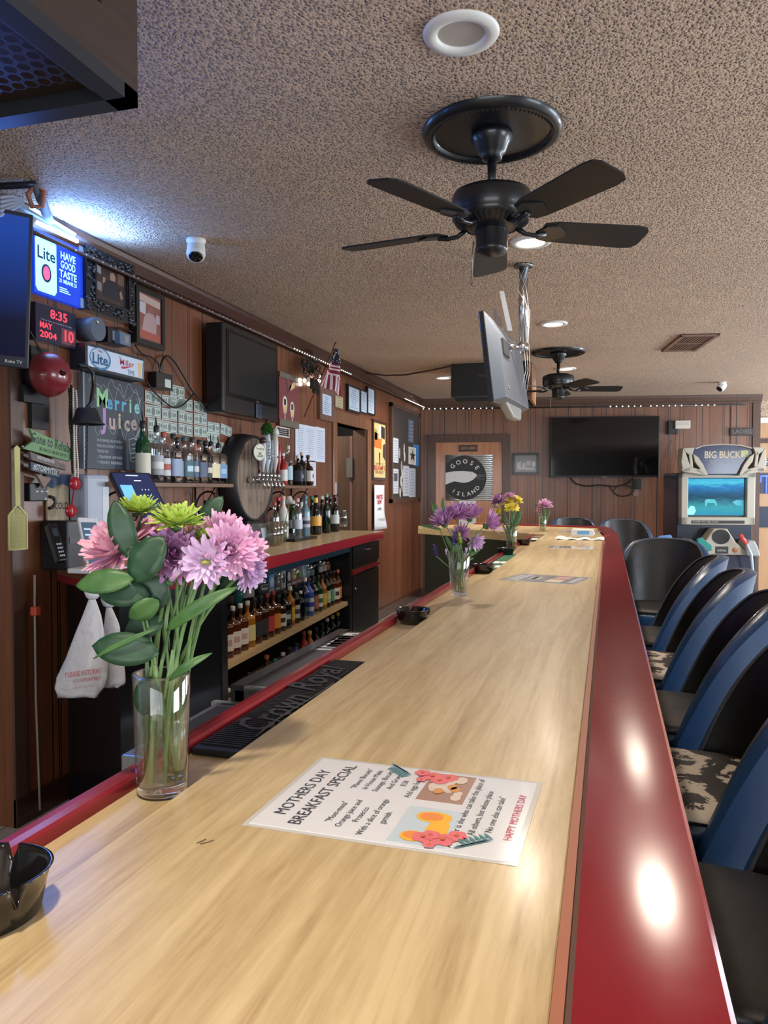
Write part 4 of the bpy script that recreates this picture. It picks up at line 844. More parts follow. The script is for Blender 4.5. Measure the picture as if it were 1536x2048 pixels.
# menus
def menu(q, label, detail=True, grp='laminated breakfast menus on the bar'):
    P = [onZ(x, y, ZB+.0012) for x, y in q]; O = P[3]; u = (P[2]-P[3]); v = (P[0]-P[3])    # u along the long side TL->... TL,TR,BR,BL
    W_, H_ = ((P[2]-P[3]).length+(P[1]-P[0]).length)/2, ((P[0]-P[3]).length+(P[1]-P[2]).length)/2
    C_ = (P[0]+P[1]+P[2]+P[3])/4; fr = Fr(C_, (P[2]-P[3]+P[1]-P[0]), Z.cross((P[2]-P[3]+P[1]-P[0]).normalized()))
    t = thing('menu_sheet', label, 'menu', C_, grp)
    lam = mat((.80, .82, .85), .12, coat=.8)
    MB().fbox(fr, -W_/2, W_/2, -H_/2, H_/2, -.0010, -.0006).build('laminate', mat((.62, .62, .60), .1, coat=.5), t)
    MB().fbox(fr, -W_/2+.006, W_/2-.006, -H_/2+.006, H_/2-.006, -.0006, 0).build('paper', lam, t)
    # content reads with its top towards the left: x' runs up the page bottom->top = left edge is the title
    fp = Fr(fr.O, fr.v, -fr.u)     # page frame: a to the right of the page, b up the page
    PW, PH = H_, W_; ink = mat((.045, .05, .06), .5); k = PW/.216
    if not detail:
        for j, (b_, w_, h_) in enumerate(((.10, .15, .012), (.08, .17, .012), (.04, .06, .02), (.03, .06, .02), (-.10, .15, .02))):
            MB().fbox(fp, -w_/2*k, w_/2*k, b_*k-h_*k/2, b_*k+h_*k/2, 0, .0004).build('print', mat((.35, .36, .4), .5), t)
        MB().fbox(fp, .01*k, .08*k, -.07*k, -.02*k, 0, .0005).build('picture', mat((.45, .22, .20), .5), t); MB().fbox(fp, -.08*k, -.01*k, -.07*k, -.02*k, 0, .0005).build('picture', mat((.55, .45, .35), .5), t)
        return t
    text('MOTHERS DAY', fp, -.005*k, .117*k, 0, .021*k, ink, t, width=.135*k)
    text('BREAKFAST SPECIAL', fp, -.002*k, .092*k, 0, .021*k, ink, t, width=.178*k)
    def lines(ls, a, b_, s_, m_=ink, lead=1.32, wd=None):
        for j, q_ in enumerate(ls): text(q_, fp, a*k, (b_-j*s_*lead)*k, 0, s_*k, m_, t)
    lines(['"Mom-mosa"', 'Orange juice and', 'Prosecco', 'With a slice of orange', 'garnish'], -.047, .060, .0105)
    lines(['"Moms Biscuits"', 'In House Made', 'Sausage, Biscuits', 'And Gravy', '8.50', 'Add eggs for +2.00'], .052, .066, .0102)
    lines(["A mother is she who can take the place of", 'All others, but whose place', 'No one else can take"'], 0, -.074, .0108, lead=1.5)
    text('HAPPY MOTHERS DAY', fp, .0, -.128*k, 0, .012*k, mat((.55, .05, .12), .5), t)
    # pictures
    pic = MB().fbox(fp, -.098*k, -.008*k, -.072*k, -.012*k, 0, .0004); pic.build('picture', mat((.52, .62, .68), .4), t)
    og = MB(); 
    for j_, (cx, cy, rx, ry) in enumerate(((-.060, -.055, .03, .012), (-.030, -.045, .014, .020), (-.080, -.035, .012, .014))):
        og.prism([fp((cx+rx*math.cos(a*.52))*k, (cy+ry*math.sin(a*.52))*k, .0005+.00012*j_) for a in range(12)], fp.n*.0001)
    og.build('orange_slices', mat((.85, .45, .04), .5), t)
    og = MB()
    for cx, cy, rx, ry in ((-.078, -.034, .008, .010), (-.030, -.042, .009, .013)): og.prism([fp((cx+rx*math.cos(a*.52))*k, (cy+ry*math.sin(a*.52))*k, .0009) for a in range(12)], fp.n*.0002)
    og.build('orange_pulp', mat((.80, .26, .06), .5), t)
    MB().fbox(fp, .012*k, .096*k, -.066*k, -.012*k, 0, .0004).build('picture', mat((.36, .22, .17), .4), t)
    og = MB(); rn = random.Random(2)
    for _ in range(16): cx, cy, rx, ry = rn.uniform(.026, .082), rn.uniform(-.056, -.022), rn.uniform(.006, .013), rn.uniform(.005, .009); og.prism([fp((cx+rx*math.cos(a*.63))*k, (cy+ry*math.sin(a*.63))*k, .0005+_*.00004) for a in range(10)], fp.n*.00003)
    og.build('gravy', mat((.66, .56, .48), .5), t)
    og = MB()
    for cx, cy in ((.04, -.032), (.056, -.045), (.05, -.05)): og.prism([fp((cx+.008*math.cos(a*.63))*k, (cy+.006*math.sin(a*.63))*k, .0012) for a in range(10)], fp.n*.0002)
    og.build('biscuit', mat((.62, .28, .08), .5), t)
    for s_, cx, cy in ((1, .083, -.014), (-1, -.080, -.066)):
        fb = MB(); fl = MB(); lf = MB()
        for q_, (dx, dy, r_) in enumerate(((0, 0, .012), (.0, -.02*s_, .011), (-.012*s_, -.012, .010), (.006, .014, .009), (-.016, .010, .006))):
            for p_ in range(5): a = p_*1.257+q_; fb.prism([fp((cx+dx+r_*.6*math.cos(a)+r_*.55*math.cos(b_*.7))*k, (cy+dy+r_*.6*math.sin(a)+r_*.55*math.sin(b_*.7))*k, .0010+q_*.00025+p_*.00004) for b_ in range(9)], fp.n*.00002)
            fl.prism([fp((cx+dx+r_*.25*math.cos(b_*.7))*k, (cy+dy+r_*.25*math.sin(b_*.7))*k, .0024) for b_ in range(9)], fp.n*.0002)
        for q_ in range(12):
            a = (cx-.004+.0+(q_//2)*.004)*k; b_ = (cy+(.026+(q_//2)*.0045)*(1 if s_ > 0 else -1))*k; sg = 1 if q_ % 2 else -1
            lf.prism([fp(a, b_, .0014), fp(a+sg*.008*k, b_+.007*k, .0014), fp(a+sg*.011*k, b_+.012*k, .0014), fp(a+sg*.004*k, b_+.009*k, .0014)], fp.n*.0002)
        fb.build('flower_print', mat((.75, .17, .19), .5), t); fl.build('flower_print', mat((.55, .15, .05), .5), t); lf.build('leaf_print', mat((.07, .22, .24), .5), t)
    return t
menu([(640, 1512), (1083, 1565), (1037, 1730), (485, 1650)], 'laminated Mothers Day breakfast special menu nearest on the bar')
menu([(1026, 1145), (1166, 1156), (1165, 1168), (1014, 1162)], 'laminated menu lying beyond the second bouquet glass', False)
menu([(1099, 1091), (1188, 1093), (1189, 1098), (1094, 1096)], 'thin laminated menu sheet lying just before the wipes pack', False)
menu([(1126, 1060), (1198, 1062), (1198, 1066), (1124, 1064)], 'laminated menu sheet at the far end of the bar beyond the wipes pack', False)
# wipes / cloth bundle
p = onZ(1160, 1079, ZB); t = thing('folded_cloth', 'folded white bar cloth under the wipes pack at the far end of the bar', 'cloth', p)
mb = MB(); rn = random.Random(4)
mb.grid(lambda u, v: V((p.x-.17+u*.34, p.y-.08+v*.22, ZB+.004+.018*math.sin(v*math.pi)*(.6+.4*math.sin(u*14))+.004*math.sin(u*23))), 24, 8); mb.grid(lambda u, v: V((p.x-.17+u*.34, p.y-.08+v*.22, ZB+.001)), 2, 2); mb.build('cloth', mat((.72, .72, .72), .8), t)
t = thing('wipes_pack', 'small white and blue pack on the folded cloth', 'pack', p+Z*.03)
f = Fr(p+V((.02, .02, .045)), V((1, 0, 0))); MB().fpoly(f, [(-.085, -.018), (.075, -.018), (.085, .0), (.07, .03), (-.07, .033), (-.085, .02)], -.03, .03).build('pack', M_WHITE, t, .006); MB().fbox(f, -.04, .045, -.008, .018, .03, .0315).build('blue_label', mat((.12, .35, .62), .4), t)
# marks on the bar: small scratches
t = tag(MB().tube([onZ(394, 1686, ZB+.0006), onZ(404, 1682, ZB+.0006), onZ(412, 1678, ZB+.0006)], .0006, 4).tube([onZ(400, 1688, ZB+.0006), onZ(416, 1684, ZB+.0006), onZ(428, 1680, ZB+.0006)], .0005, 4).build('surface_scratch', mat((.12, .08, .05), .6)), 'small dark scratch on the laminate left of the menu', 'scratch')
# ============================================================= left wall, near part
def emis(c, s): return mat(c, .5, emit=s, ecol=c)
def blue_light(loc, d, sx, sy, p, c=(.12, .32, 1.0)): return area('sign_glow', loc, d, sx, sy, p, c)
def m_tv():
    m, nt, b = _m('dim blue screen'); s = nt.nodes.new('ShaderNodeSeparateXYZ'); nt.links.new(coords(nt, (1, 1, 1), 'Generated'), s.inputs[0])
    nt.links.new(ramp(nt, s.outputs[2], [(.25, (.002, .004, .02)), (.85, (.008, .05, .30))]), b.inputs['Emission Color']); b.inputs['Emission Strength'].default_value = 1; b.inputs['Base Color'].default_value = (.002, .003, .008, 1); b.inputs['Roughness'].default_value = .12; return m
# television facing the bar at the left edge
p0 = onD(57, 738, 2.50); p1 = onD(67, 430, 2.44); upv = (p1-p0).normalized(); u = V((-.62, -.78, 0)); u = -(u-upv*u.dot(upv)).normalized(); H = (p1-p0).length; Lw = .98
fr = Fr(p0-u*(Lw/2)+upv*(H/2), u, upv); tv = thing('wall_television', 'dark television with a blue tinted screen cut off by the left edge of the photo', 'television', p0)
MB().fbox(fr, -Lw/2, Lw/2, -H/2, H/2, -.05, 0).build('bezel', mat((.01, .012, .02), .3), tv, .003)
MB().fbox(fr, -Lw/2+.012, Lw/2-.012, -H/2+.035, H/2-.012, 0, .0015).build('screen', m_tv(), tv)
blue_light(fr(Lw*.25, H*.12, .02), fr.n, Lw*.5, H*.7, 5.0, (.10, .25, 1)); text('Roku TV', fr, Lw/2-.045, -H/2+.018, .0, .014, mat((.6, .6, .62), .4), tv)
MB().tube([fr(0, 0, -.05), fr(0, 0, -.12), V((fr(0, 0, -.12).x, fr(0, 0, -.12).y, ZC))], .02).build('mount', M_BLK, tv)
# illuminated sign
f = LW(67, 449, 169, 618, .03); w, h = f.w, f.h; w2, h2 = w/2, h/2
t = thing('illuminated_beer_sign', 'glowing blue sign with a pale can and the words HAVE GOOD TASTE', 'sign', f.O)
MB().fbox(f, -w2, w2, -h2, h2, -.03, 0).build('panel', emis((.006, .035, .42), 1.0), t, .003)
cw0, cw1 = -w2+.008, -w2+w*.42; can = [(cw0, -h2+.03), (cw0+.014, -h2+.012), (cw1-.014, -h2+.012), (cw1, -h2+.03), (cw1, h2-.05), (cw1-.012, h2-.035), (cw1-.012, h2-.025), (cw0+.010, h2-.025), (cw0+.010, h2-.035), (cw0, h2-.05)]
MB().fpoly(f, can, 0, .002).build('can_graphic', emis((.30, .92, .88), 1.5), t)
cx = (cw0+cw1)/2; dk = mat((.01, .04, .14), .5)
text('Lite', f, cx, .035, .002, .075, dk, t, width=(cw1-cw0)*.86, bold=.02)
rg = MB()
for r_, c_, m_ in ((.050, .0022, 0),): rg.prism([f(cx+r_*.62*math.cos(a*.2618), -.045+r_*.80*math.sin(a*.2618), c_) for a in range(24)], f.n*.0005)
rg.build('ring_graphic', dk, t)
MB().prism([f(cx+.021*math.cos(a*.2618), -.045+.030*math.sin(a*.2618), .003) for a in range(24)], f.n*.0005).build('disc_graphic', emis((.9, .10, .24), 1.0), t)
tx = emis((.40, .85, .80), 1.0); ax = -w2+w*.66
for s_, b_, z_, wd in (('HAVE', .062, .046, .17), ('GOOD', .022, .046, .17), ('TASTE', -.020, .046, .20), ('21 MEANS 21', -.052, .024, .20)): text(s_, f, ax, b_, 0, z_, tx, t, width=wd*w/.56, bold=.025)
rg = MB(); 
for k in range(3): rg.fbox(f, ax-.06, ax-.01+.012*k, -.085-k*.009, -.081-k*.009, 0, .001)
rg.build('fine_print', tx, t)
MB().fbox(f, -w2, w2*.62, h2+.002, h2+.016, .004, .02).build('light_tube', emis((1, .92, .72), 4), t)
for a, b_ in ((w2-.04, h2-.045), (w2-.035, -h2)): MB().fbox(f, a, a+.04, b_, b_+.045, 0, .006).build('bracket', mat((.35, .5, .7), .2, alpha=.8), t)
blue_light(f(0, h2-.02, .09), (.35, .05, 1), w, .06, 4.0)
blue_light(f(0, 0, .03), (1, -.15, -.1), w, h, 2.0)
# digital clock
f = LW(71, 602, 153, 700, .04); t = thing('digital_calendar_clock', 'black digital calendar clock with red digits under the glowing sign', 'clock', f.O); w2, h2 = f.w/2, f.h/2
MB().fbox(f, -w2, w2, -h2, h2, -.04, 0).build('case', mat((.02, .02, .05), .25, coat=.3), t, .003)
rd = emis((1, .03, .05), 2.2)
text('8:35', f, .015, h2*.56, 0, .055, rd, t, width=.11, bold=.012); text('You\'re born on or before this date', f, .0, h2*.16, 0, .010, mat((.55, .5, .6), .5), t, width=.20)
text('MAY', f, -.07, -h2*.14, 0, .036, rd, t, width=.075, bold=.012); text('2004', f, -.055, -h2*.62, 0, .040, rd, t, width=.105, bold=.012); text('10', f, .075, -h2*.42, 0, .07, rd, t, width=.06, bold=.012)
MB().fbox(f, .03, w2-.008, -h2+.012, -.0, 0, .0005).build('date_panel', mat((.20, .06, .08), .3), t)
# carved dark frame with picture of a person
def frame(px, label, name='framed_photo', fw=.03, dp=.03, fm=None, pic=(.3, .2, .15), off=.03, cat='picture', mt=0, grp=None, ornate=False, far=False):
    f = (FWL if far else LW)(*px, off); w2, h2 = f.w/2, f.h/2; t = thing(name, label, cat, f.O, grp)
    fm = fm or M_BLK
    b = MB().fbox(f, -w2, w2, h2-fw, h2, -dp, 0).fbox(f, -w2, w2, -h2, -h2+fw, -dp, 0).fbox(f, -w2, -w2+fw, -h2+fw, h2-fw, -dp, 0).fbox(f, w2-fw, w2, -h2+fw, h2-fw, -dp, 0)
    if ornate:
        rn = random.Random(1)
        for k in range(150):
            s_ = rn.random()*4; q = s_ % 1; e = int(s_); o_ = rn.uniform(.01, fw-.01)
            a, b_ = ((-w2+q*2*w2, h2-o_), (w2-o_, -h2+q*2*h2), (-w2+q*2*w2, -h2+o_), (-w2+o_, -h2+q*2*h2))[e]
            b.ball(f(a, b_, 0), rn.uniform(.007, .013), 8)
        b.fbox(f, -w2+fw-.012, w2-fw+.012, h2-fw-.002, h2-fw+.012, 0, .012).fbox(f, -w2+fw-.012, w2-fw+.012, -h2+fw-.012, -h2+fw+.002, 0, .012)
        b.fbox(f, -w2+fw-.012, -w2+fw, -h2+fw, h2-fw, 0, .012).fbox(f, w2-fw, w2-fw+.012, -h2+fw, h2-fw, 0, .012)
    b.build('frame', fm, t, .002)
    if mt:
        MB().fbox(f, -w2+fw, w2-fw, -h2+fw, h2-fw, -dp, -.012).build('mount_board', mat(pic if isinstance(mt, int) else mt, .5), t)
        q = mt if isinstance(mt, float) else .02
    MB().fbox(f, -w2+fw, w2-fw, -h2+fw, h2-fw, -dp, -.010).build('picture', mat(pic, .3, coat=.3), t)
    return f, t
SX = SY = 1
def shape(f, pts, c, m, t, name='figure'): return MB().fpoly(f, [(a*SX, b_*SY) for a, b_ in pts], c, c+.0008).build(name, mat(m, .45) if isinstance(m, tuple) else m, t)
f, t = frame((172, 486, 271, 652), 'ornate black carved frame with a photo of a person in a dark shirt', fw=.065, dp=.05, fm=mat((.015, .018, .025), .22, coat=.5), pic=(.055, .035, .03), off=.05, ornate=True)
c = -.010; SX, SY = .85, .58
shape(f, [(-.07, -.10), (.08, -.10), (.10, .02), (.05, .055), (-.01, .055), (-.05, .02)], c, (.012, .012, .02), t, 'dark_shirt'); shape(f, [(.0, .055), (.045, .055), (.05, .10), (.03, .125), (.005, .12), (-.005, .09)], c+.0002, (.35, .22, .17), t, 'face')
shape(f, [(-.07, .005), (-.05, .02), (-.045, .06), (-.07, .055)], c+.0005, (.33, .20, .15), t, 'arm'); shape(f, [(.10, .0), (.12, -.06), (.10, -.08), (.085, -.03)], c+.0005, (.33, .20, .15), t, 'arm')
shape(f, [(-.12, .08), (-.085, .07), (-.085, .13), (-.12, .14)], c+.0002, (.30, .30, .33), t, 'background'); shape(f, [(-.14, -.06), (-.08, -.07), (-.08, .0), (-.14, .01)], c+.0001, (.22, .18, .18), t, 'background'); shape(f, [(.07, .05), (.13, .04), (.13, .14), (.07, .15)], c+.0001, (.16, .08, .05), t, 'background')
f, t = frame((273, 568, 331, 702), 'black framed photo of a person in a pale hooded top', fw=.028, dp=.05, pic=(.30, .12, .10), off=.05); SX, SY = .98, .62
shape(f, [(-.075, -.12), (.06, -.12), (.065, .0), (.03, .045), (-.02, .045), (-.055, .0)], c, (.50, .34, .34), t, 'pale_top'); shape(f, [(-.02, .045), (.025, .045), (.03, .085), (.0, .10), (-.022, .08)], c+.0003, (.30, .14, .12), t, 'face')
shape(f, [(-.095, .03), (-.04, .02), (-.04, .12), (-.095, .12)], c+.0001, (.55, .55, .60), t, 'background'); shape(f, [(.06, -.02), (.095, -.03), (.095, .05), (.06, .05)], c+.0001, (.5, .42, .45), t, 'background'); shape(f, [(-.1, .13), (.1, .11), (.1, .17), (-.1, .19)], c+.0001, (.55, .42, .38), t, 'background'); shape(f, [(-.1, -.18), (.1, -.18), (.1, -.125), (-.1, -.115)], c+.0004, (.45, .10, .07), t, 'background')
SX = SY = 1
# Miller light box
f = LW(172, 684, 290, 764, .09); w2, h2 = f.w/2, f.h/2; t = thing('beer_light_box', 'long white light box sign with a round blue badge above the chalkboard', 'sign', f.O)
MB().fbox(f, -w2, w2, -h2, h2, -.09, -.004).build('case', mat((.03, .035, .05), .35), t, .003); e_ = .014
MB().fbox(f, -w2+e_, w2-e_, -h2+e_, h2-e_, -.006, 0).build('panel', mat((.50, .58, .70), .3, emit=.12, ecol=(.6, .75, 1)), t)
bl = mat((.02, .10, .25), .5); cx = -w2*.56
MB().prism([f(cx+.080*math.cos(a*.2618), .0+.052*math.sin(a*.2618), 0) for a in range(24)], f.n*.001).build('badge', mat((.05, .22, .42), .4), t)
MB().prism([f(cx-.005+.070*math.cos(a*.2618), .002+.045*math.sin(a*.2618), .001) for a in range(24)], f.n*.001).build('badge_field', mat((.50, .60, .74), .4), t)
text('Lite', f, cx-.005, -.006, .002, .068, bl, t, width=.115, bold=.03); text('Miller', f, cx-.0, .034, .002, .015, mat((.5, .04, .06), .5), t)
text('It\'s', f, w2*.10, .033, 0, .018, bl, t); text('Miller', f, w2*.33, .010, 0, .042, mat((.5, .03, .05), .5), t, width=.115, bold=.01); text('TIME', f, w2*.48, -.032, 0, .036, bl, t, width=.062)
shape(f, [(w2*.12, -.012), (w2*.5, .0), (w2*.25, -.019), (w2*.16, -.021)], .0, (.5, .03, .05), t, 'underline')
shape(f, [(w2*.76, -h2+.016), (w2*.83, -h2+.016), (w2*.86, .03), (w2*.74, .03)], .0, (.75, .55, .22), t, 'beer_glass'); shape(f, [(w2*.88, -h2+.015), (w2*.95, -h2+.015), (w2*.95, .01), (w2*.92, .038), (w2*.90, .01)], .0, (.22, .30, .40), t, 'bottle_graphic')
# chalkboard
f = LW(166, 744, 288, 942, .02); w2, h2 = f.w/2, f.h/2; t = thing('chalkboard', 'chalkboard with bubble letters reading Merrie Juice and a chalk drink list', 'chalkboard', f.O)
MB().fbox(f, -w2, w2, -h2, h2, -.02, 0).build('board', mat((.035, .045, .065), .5, bump=.1, bscale=9), t, .002)
MB().fbox(f, -w2-.012, -w2, -h2, h2, -.02, .008).build('edge_strip', mat((.2, .25, .3), .3), t)
cols = [(.30, .62, .30), (.10, .33, .60), (.10, .40, .58), (.10, .40, .62), (.28, .60, .42), (.20, .58, .60)]
for i, ch in enumerate('Merrie'): text(ch, f, -w2*.42+i*w2*.235, h2*.46+(.0 if i else .012), 0, .125 if i == 0 else .10, mat(cols[i], .6), t, bold=.03, name='chalk_letter')
for i, (ch, c_) in enumerate(zip('Juice', [(.42, .25, .55), (.50, .32, .34), (.58, .55, .28), (.50, .42, .38), (.42, .34, .30)])): text(ch, f, -w2*.36+i*w2*.25, h2*.08+(-.008 if i % 2 else 0), 0, .135 if i == 0 else .11, mat(c_, .6), t, bold=.03, name='chalk_letter')
ck = mat((.42, .46, .50), .7)
for i, s_ in enumerate(('WATERMELON VODKA', 'PEACH DONUT & CO', 'TRIPLE SEC', '- STRAWBERRY LEMONADE', '* MIXED BERRIES')): text(s_, f, -w2*.60, -h2*.38-i*.027, 0, .020, ck, t, align='LEFT', width=.20 if i != 2 else .09)
cv = MB()
for k, (y_, am, fq, ph) in enumerate(((h2*.80, .03, 9, 0), (h2*.70, .035, 11, 1.4), (h2*-.10, .035, 13, .3))):
    cv.tube([f(-w2*.85+q*w2*1.75/40, y_+am*math.sin(q*fq/20+ph)+.015*math.sin(q*.9), .0008) for q in range(41)], .0018, 4)
for k in range(3): cv.tube([f(w2*(.72+.07*k)+.015*math.sin(q*.55+k), h2*.7-q*.012, .0008) for q in range(20)], .0016, 4)
cv.build('chalk_swirls', ck, t)
gl = MB().tube([f(w2*.45, -h2*.30, .001), f(w2*.52, -h2*.80, .001), f(w2*.68, -h2*.80, .001), f(w2*.78, -h2*.30, .001), f(w2*.62, -h2*.26, .001)], .0022, 4, closed=True)
for k in range(4): gl.tube([f(w2*.52, -h2*(.42+.1*k), .001), f(w2*.70, -h2*(.38+.1*k), .001)], .0018, 4)
gl.build('chalk_glass', mat((.70, .74, .76), .7), t)
# round plug box and clutter over the light box
def cyl_at(name, px, py, x, r, d, label, m, cat, n=V((1, 0, 0))):
    P = onX(px, py, x); t = thing(name, label, cat, P); MB().cyl(P-V(n).normalized()*d, P, r, n=28).build('body', m, t); return t, P
t, P = cyl_at('round_speaker', 197, 658, XW+.10, .055, .10, 'small round grey speaker above the white light box', mat((.10, .13, .18), .4), 'speaker')
MB().ball(P+V((.002, -.01, .03)), .008).build('screw', mat((.8, .75, .5), .2, 1), t)
for k, (a, b_, lb) in enumerate((((216, 652, 238, 690), .07, 'black power adapter behind the light box'), ((240, 662, 262, 694), .10, 'grey and black modem standing on the light box'))):
    f = LW(*a, b_); t = thing('power_adapter', lb, 'adapter', f.O); MB().fbox(f, -f.w/2, f.w/2, -f.h/2, f.h/2, -b_, 0).build('body', M_BLK if k == 0 else mat((.12, .17, .25), .35), t, .004)
    MB().fbox(f, -f.w*.1, f.w*.3, -f.h*.3, f.h*.3, 0, .001).build('label', mat((.25, .27, .3), .5), t)
f = LW(313, 742, 346, 782, .06); t = thing('power_adapter', 'black power brick with a white label hanging beside the dollar bills', 'adapter', f.O); MB().fbox(f, -f.w/2, f.w/2, -f.h/2, f.h/2, -.05, 0).build('body', M_BLK, t, .004)
MB().fbox(f, -.0, f.w*.36, -f.h*.36, f.h*.15, 0, .001).build('label', mat((.6, .66, .66), .5), t)
def cable(label, pts, r=.005, m=None, name='cable', x=XW+.03, grp='cables on the left wall'):
    P = [onX(a, b_, x) for a, b_ in pts]; Q = []
    for i in range(len(P)-1):
        p0, p1, p2, p3 = P[max(i-1, 0)], P[i], P[i+1], P[min(i+2, len(P)-1)]
        for q in range(6):
            s_ = q/6; Q.append(.5*((2*p1)+(p2-p0)*s_+(2*p0-5*p1+4*p2-p3)*s_*s_+(3*p1-p0-3*p2+p3)*s_**3))
    Q.append(P[-1]); return tag(MB().tube(Q, r, 6).build(name, m or M_BLK), label, 'cable', grp)
cable('black cable arching over the power brick to the wall television', [(320, 742), (324, 722), (334, 712), (348, 722), (365, 748), (385, 782), (400, 800), (420, 825)], .006)
cable('black cable looping from the light box down across the dollar bills', [(291, 760), (305, 780), (325, 800), (345, 814), (362, 812), (378, 798), (388, 786)], .005)
cable('black cable running from the frames down to the power brick', [(270, 690), (285, 708), (302, 714), (316, 726), (320, 744)], .005)
cable('thin black cable along the bottom of the two picture frames', [(188, 660), (215, 664), (240, 656), (265, 665), (290, 676)], .004)
cable('two loose black wires beside the red bell', [(60, 662), (75, 690), (85, 705)], .004)
# red alarm bell on its dark box, clutter board behind
f = LW(62, 690, 98, 860, .02); t = thing('dark_wooden_post', 'dark wooden board behind the red bell on the left wall', 'board', f.O); MB().fbox(f, -f.w/2, f.w/2, -f.h/2, f.h/2, -.02, 0).build('board', M_BLKM, t)
P = onX(110, 748, XW+.14); t = thing('alarm_bell', 'large dark red round alarm bell on the left wall', 'bell', P)
r_ = .094; MB().lathe([(r_*1.0, -.05), (r_*1.02, -.04), (r_*.99, -.02), (r_*.88, .01), (r_*.66, .032), (r_*.35, .045), (.0001, .05)], P, V((1, -.12, .02)), 48).build('gong', mat((.20, .018, .025), .28, coat=.5), t)
MB().lathe([(.012, .045), (.013, .056), (.006, .066), (.0001, .07)], P, V((1, -.25, .02)), 12).build('bolt', mat((.10, .02, .02), .3, .5), t)
MB().cyl(P+V((-.14, .03, 0)), P+V((-.04, .01, 0)), .075).box(P+V((-.138, -.07, -.12)), P+V((-.10, .06, -.05))).build('bell_mount', M_BLKM, t)
# wooden arrow signs
Pg = [onX(a, b_, XW+.05) for a, b_ in ((55, 858), (131, 892), (146, 906), (134, 923), (40, 897), (64, 880))]
def plank(P, label, name, m, th=.014, cat='sign'):
    t = thing(name, label, cat, P[0]); MB().prism(P, (th, 0, 0)).build('board', m, t, .001); return t
g1 = plank(Pg, 'green arrow shaped wooden sign reading Gone to Rehab', 'wooden_sign', wood((.10, .22, .09), (.17, .33, .14), 1, .55, 0, name='green painted wood'))
ug = (Pg[3]-Pg[4]).normalized(); fg = Fr((Pg[0]+Pg[3])/2+V((.014, 0, 0)), ug, V((0, -ug.z, ug.y)))
text('Gone to Rehab', fg, .0, .012, .0, .060, M_INK, g1, width=.24, bold=.012); text('BE BACK IN 30 DAYS', fg, .02, -.026, .0, .020, M_INK, g1, width=.17, bold=.01)
P = [onX(a, b_, XW+.045) for a, b_ in ((55, 903), (126, 930), (127, 941), (58, 920))]; g2 = plank(P, 'brown pointed board with small white lettering under the green sign', 'wooden_sign', mat((.14, .11, .11), .6))
P = [onX(a, b_, XW+.05) for a, b_ in ((56, 923), (114, 942), (114, 956), (57, 941))]; g3 = plank(P, 'dark board with a chalk written hashtag under the green sign', 'wooden_sign', mat((.03, .04, .06), .5))
u3 = (P[2]-P[3]).normalized(); f3 = Fr((P[0]+P[2])/2+V((.014, 0, 0)), u3, V((0, -u3.z, u3.y))); text('#STORMYTIX', f3, 0, 0, 0, .036, mat((.55, .6, .62), .6), g3, width=.15, bold=.01)
text('WIFI PASSWORD', f3, .0, .045, -.004, .020, mat((.6, .62, .66), .6), g2, width=.11, bold=.01)
P = [onX(a, b_, XW+.04) for a, b_ in ((68, 948), (98, 957), (83, 976))]; plank(P, 'brown wooden arrow tip pointing down below the dark board', 'wooden_sign', mat((.22, .15, .13), .6))
# fly swatter
P = onX(36, 895, XW+.06); t = thing('fly_swatter', 'yellow plastic fly swatter hanging on the left edge of the panelling', 'fly swatter', P)
MY = mat((.42, .38, .11), .45); fs = Fr(onX(34, 1000, XW+.06), V((.18, 1, 0)))
a0 = onX(35, 896, XW+.06).z-fs.O.z; wv = (onX(52, 1060, XW+.06)-onX(19, 1060, XW+.06)).length/2; bt = onX(35, 1100, XW+.06).z-fs.O.z; sh_ = onX(35, 1030, XW+.06).z-fs.O.z
MB().fpoly(fs, [(-.012, sh_+.04), (.012, sh_+.04), (.014, a0), (.0, a0+.012), (-.014, a0)], 0, .006).build('handle', MY, t, .001)
g = MB(); n_ = 16
g.fbox(fs, -wv, -wv+.006, bt, sh_, 0, .005).fbox(fs, wv-.006, wv, bt, sh_, 0, .005).fbox(fs, -wv, wv, bt, bt+.006, 0, .005)
g.fpoly(fs, [(-wv, sh_), (-wv+.006, sh_-.004), (0, sh_+.04), (0, sh_+.05)], 0, .005).fpoly(fs, [(wv, sh_), (0, sh_+.05), (0, sh_+.04), (wv-.006, sh_-.004)], 0, .005)
for k in range(n_): a = -wv+(k+.5)*2*wv/n_; g.fbox(fs, a-.0016, a+.0016, bt, sh_+.03*(1-abs(a)/wv), .001, .003)
for k in range(26): b_ = bt+(k+.5)*(sh_-bt)/26; g.fbox(fs, -wv, wv, b_-.0014, b_+.0014, .001, .003)
g.build('mesh_paddle', MY, t)
MB().cyl(onX(22, 893, XW), onX(46, 893, XW+.08), .004).build('hook', M_BLK, t)
# black control box on the pilaster
f = LW(60, 966, 95, 1002, .03); t = thing('control_box', 'small black wall control box below the wooden signs', 'control box', f.O); MB().fbox(f, -f.w/2, f.w/2, -f.h/2, f.h/2, -.03, 0).build('case', mat((.006, .008, .012), .4), t, .004)
mb = MB()
for k in range(3): mb.fbox(f, -.02+.03*k, -.005+.03*k, .0, .006, 0, .002)
mb.build('markings', mat((.5, .5, .55), .5), t); MB().ball(f(.04, -.03, 0), .006).build('lamp', mat((.8, .85, .9), .3), t)
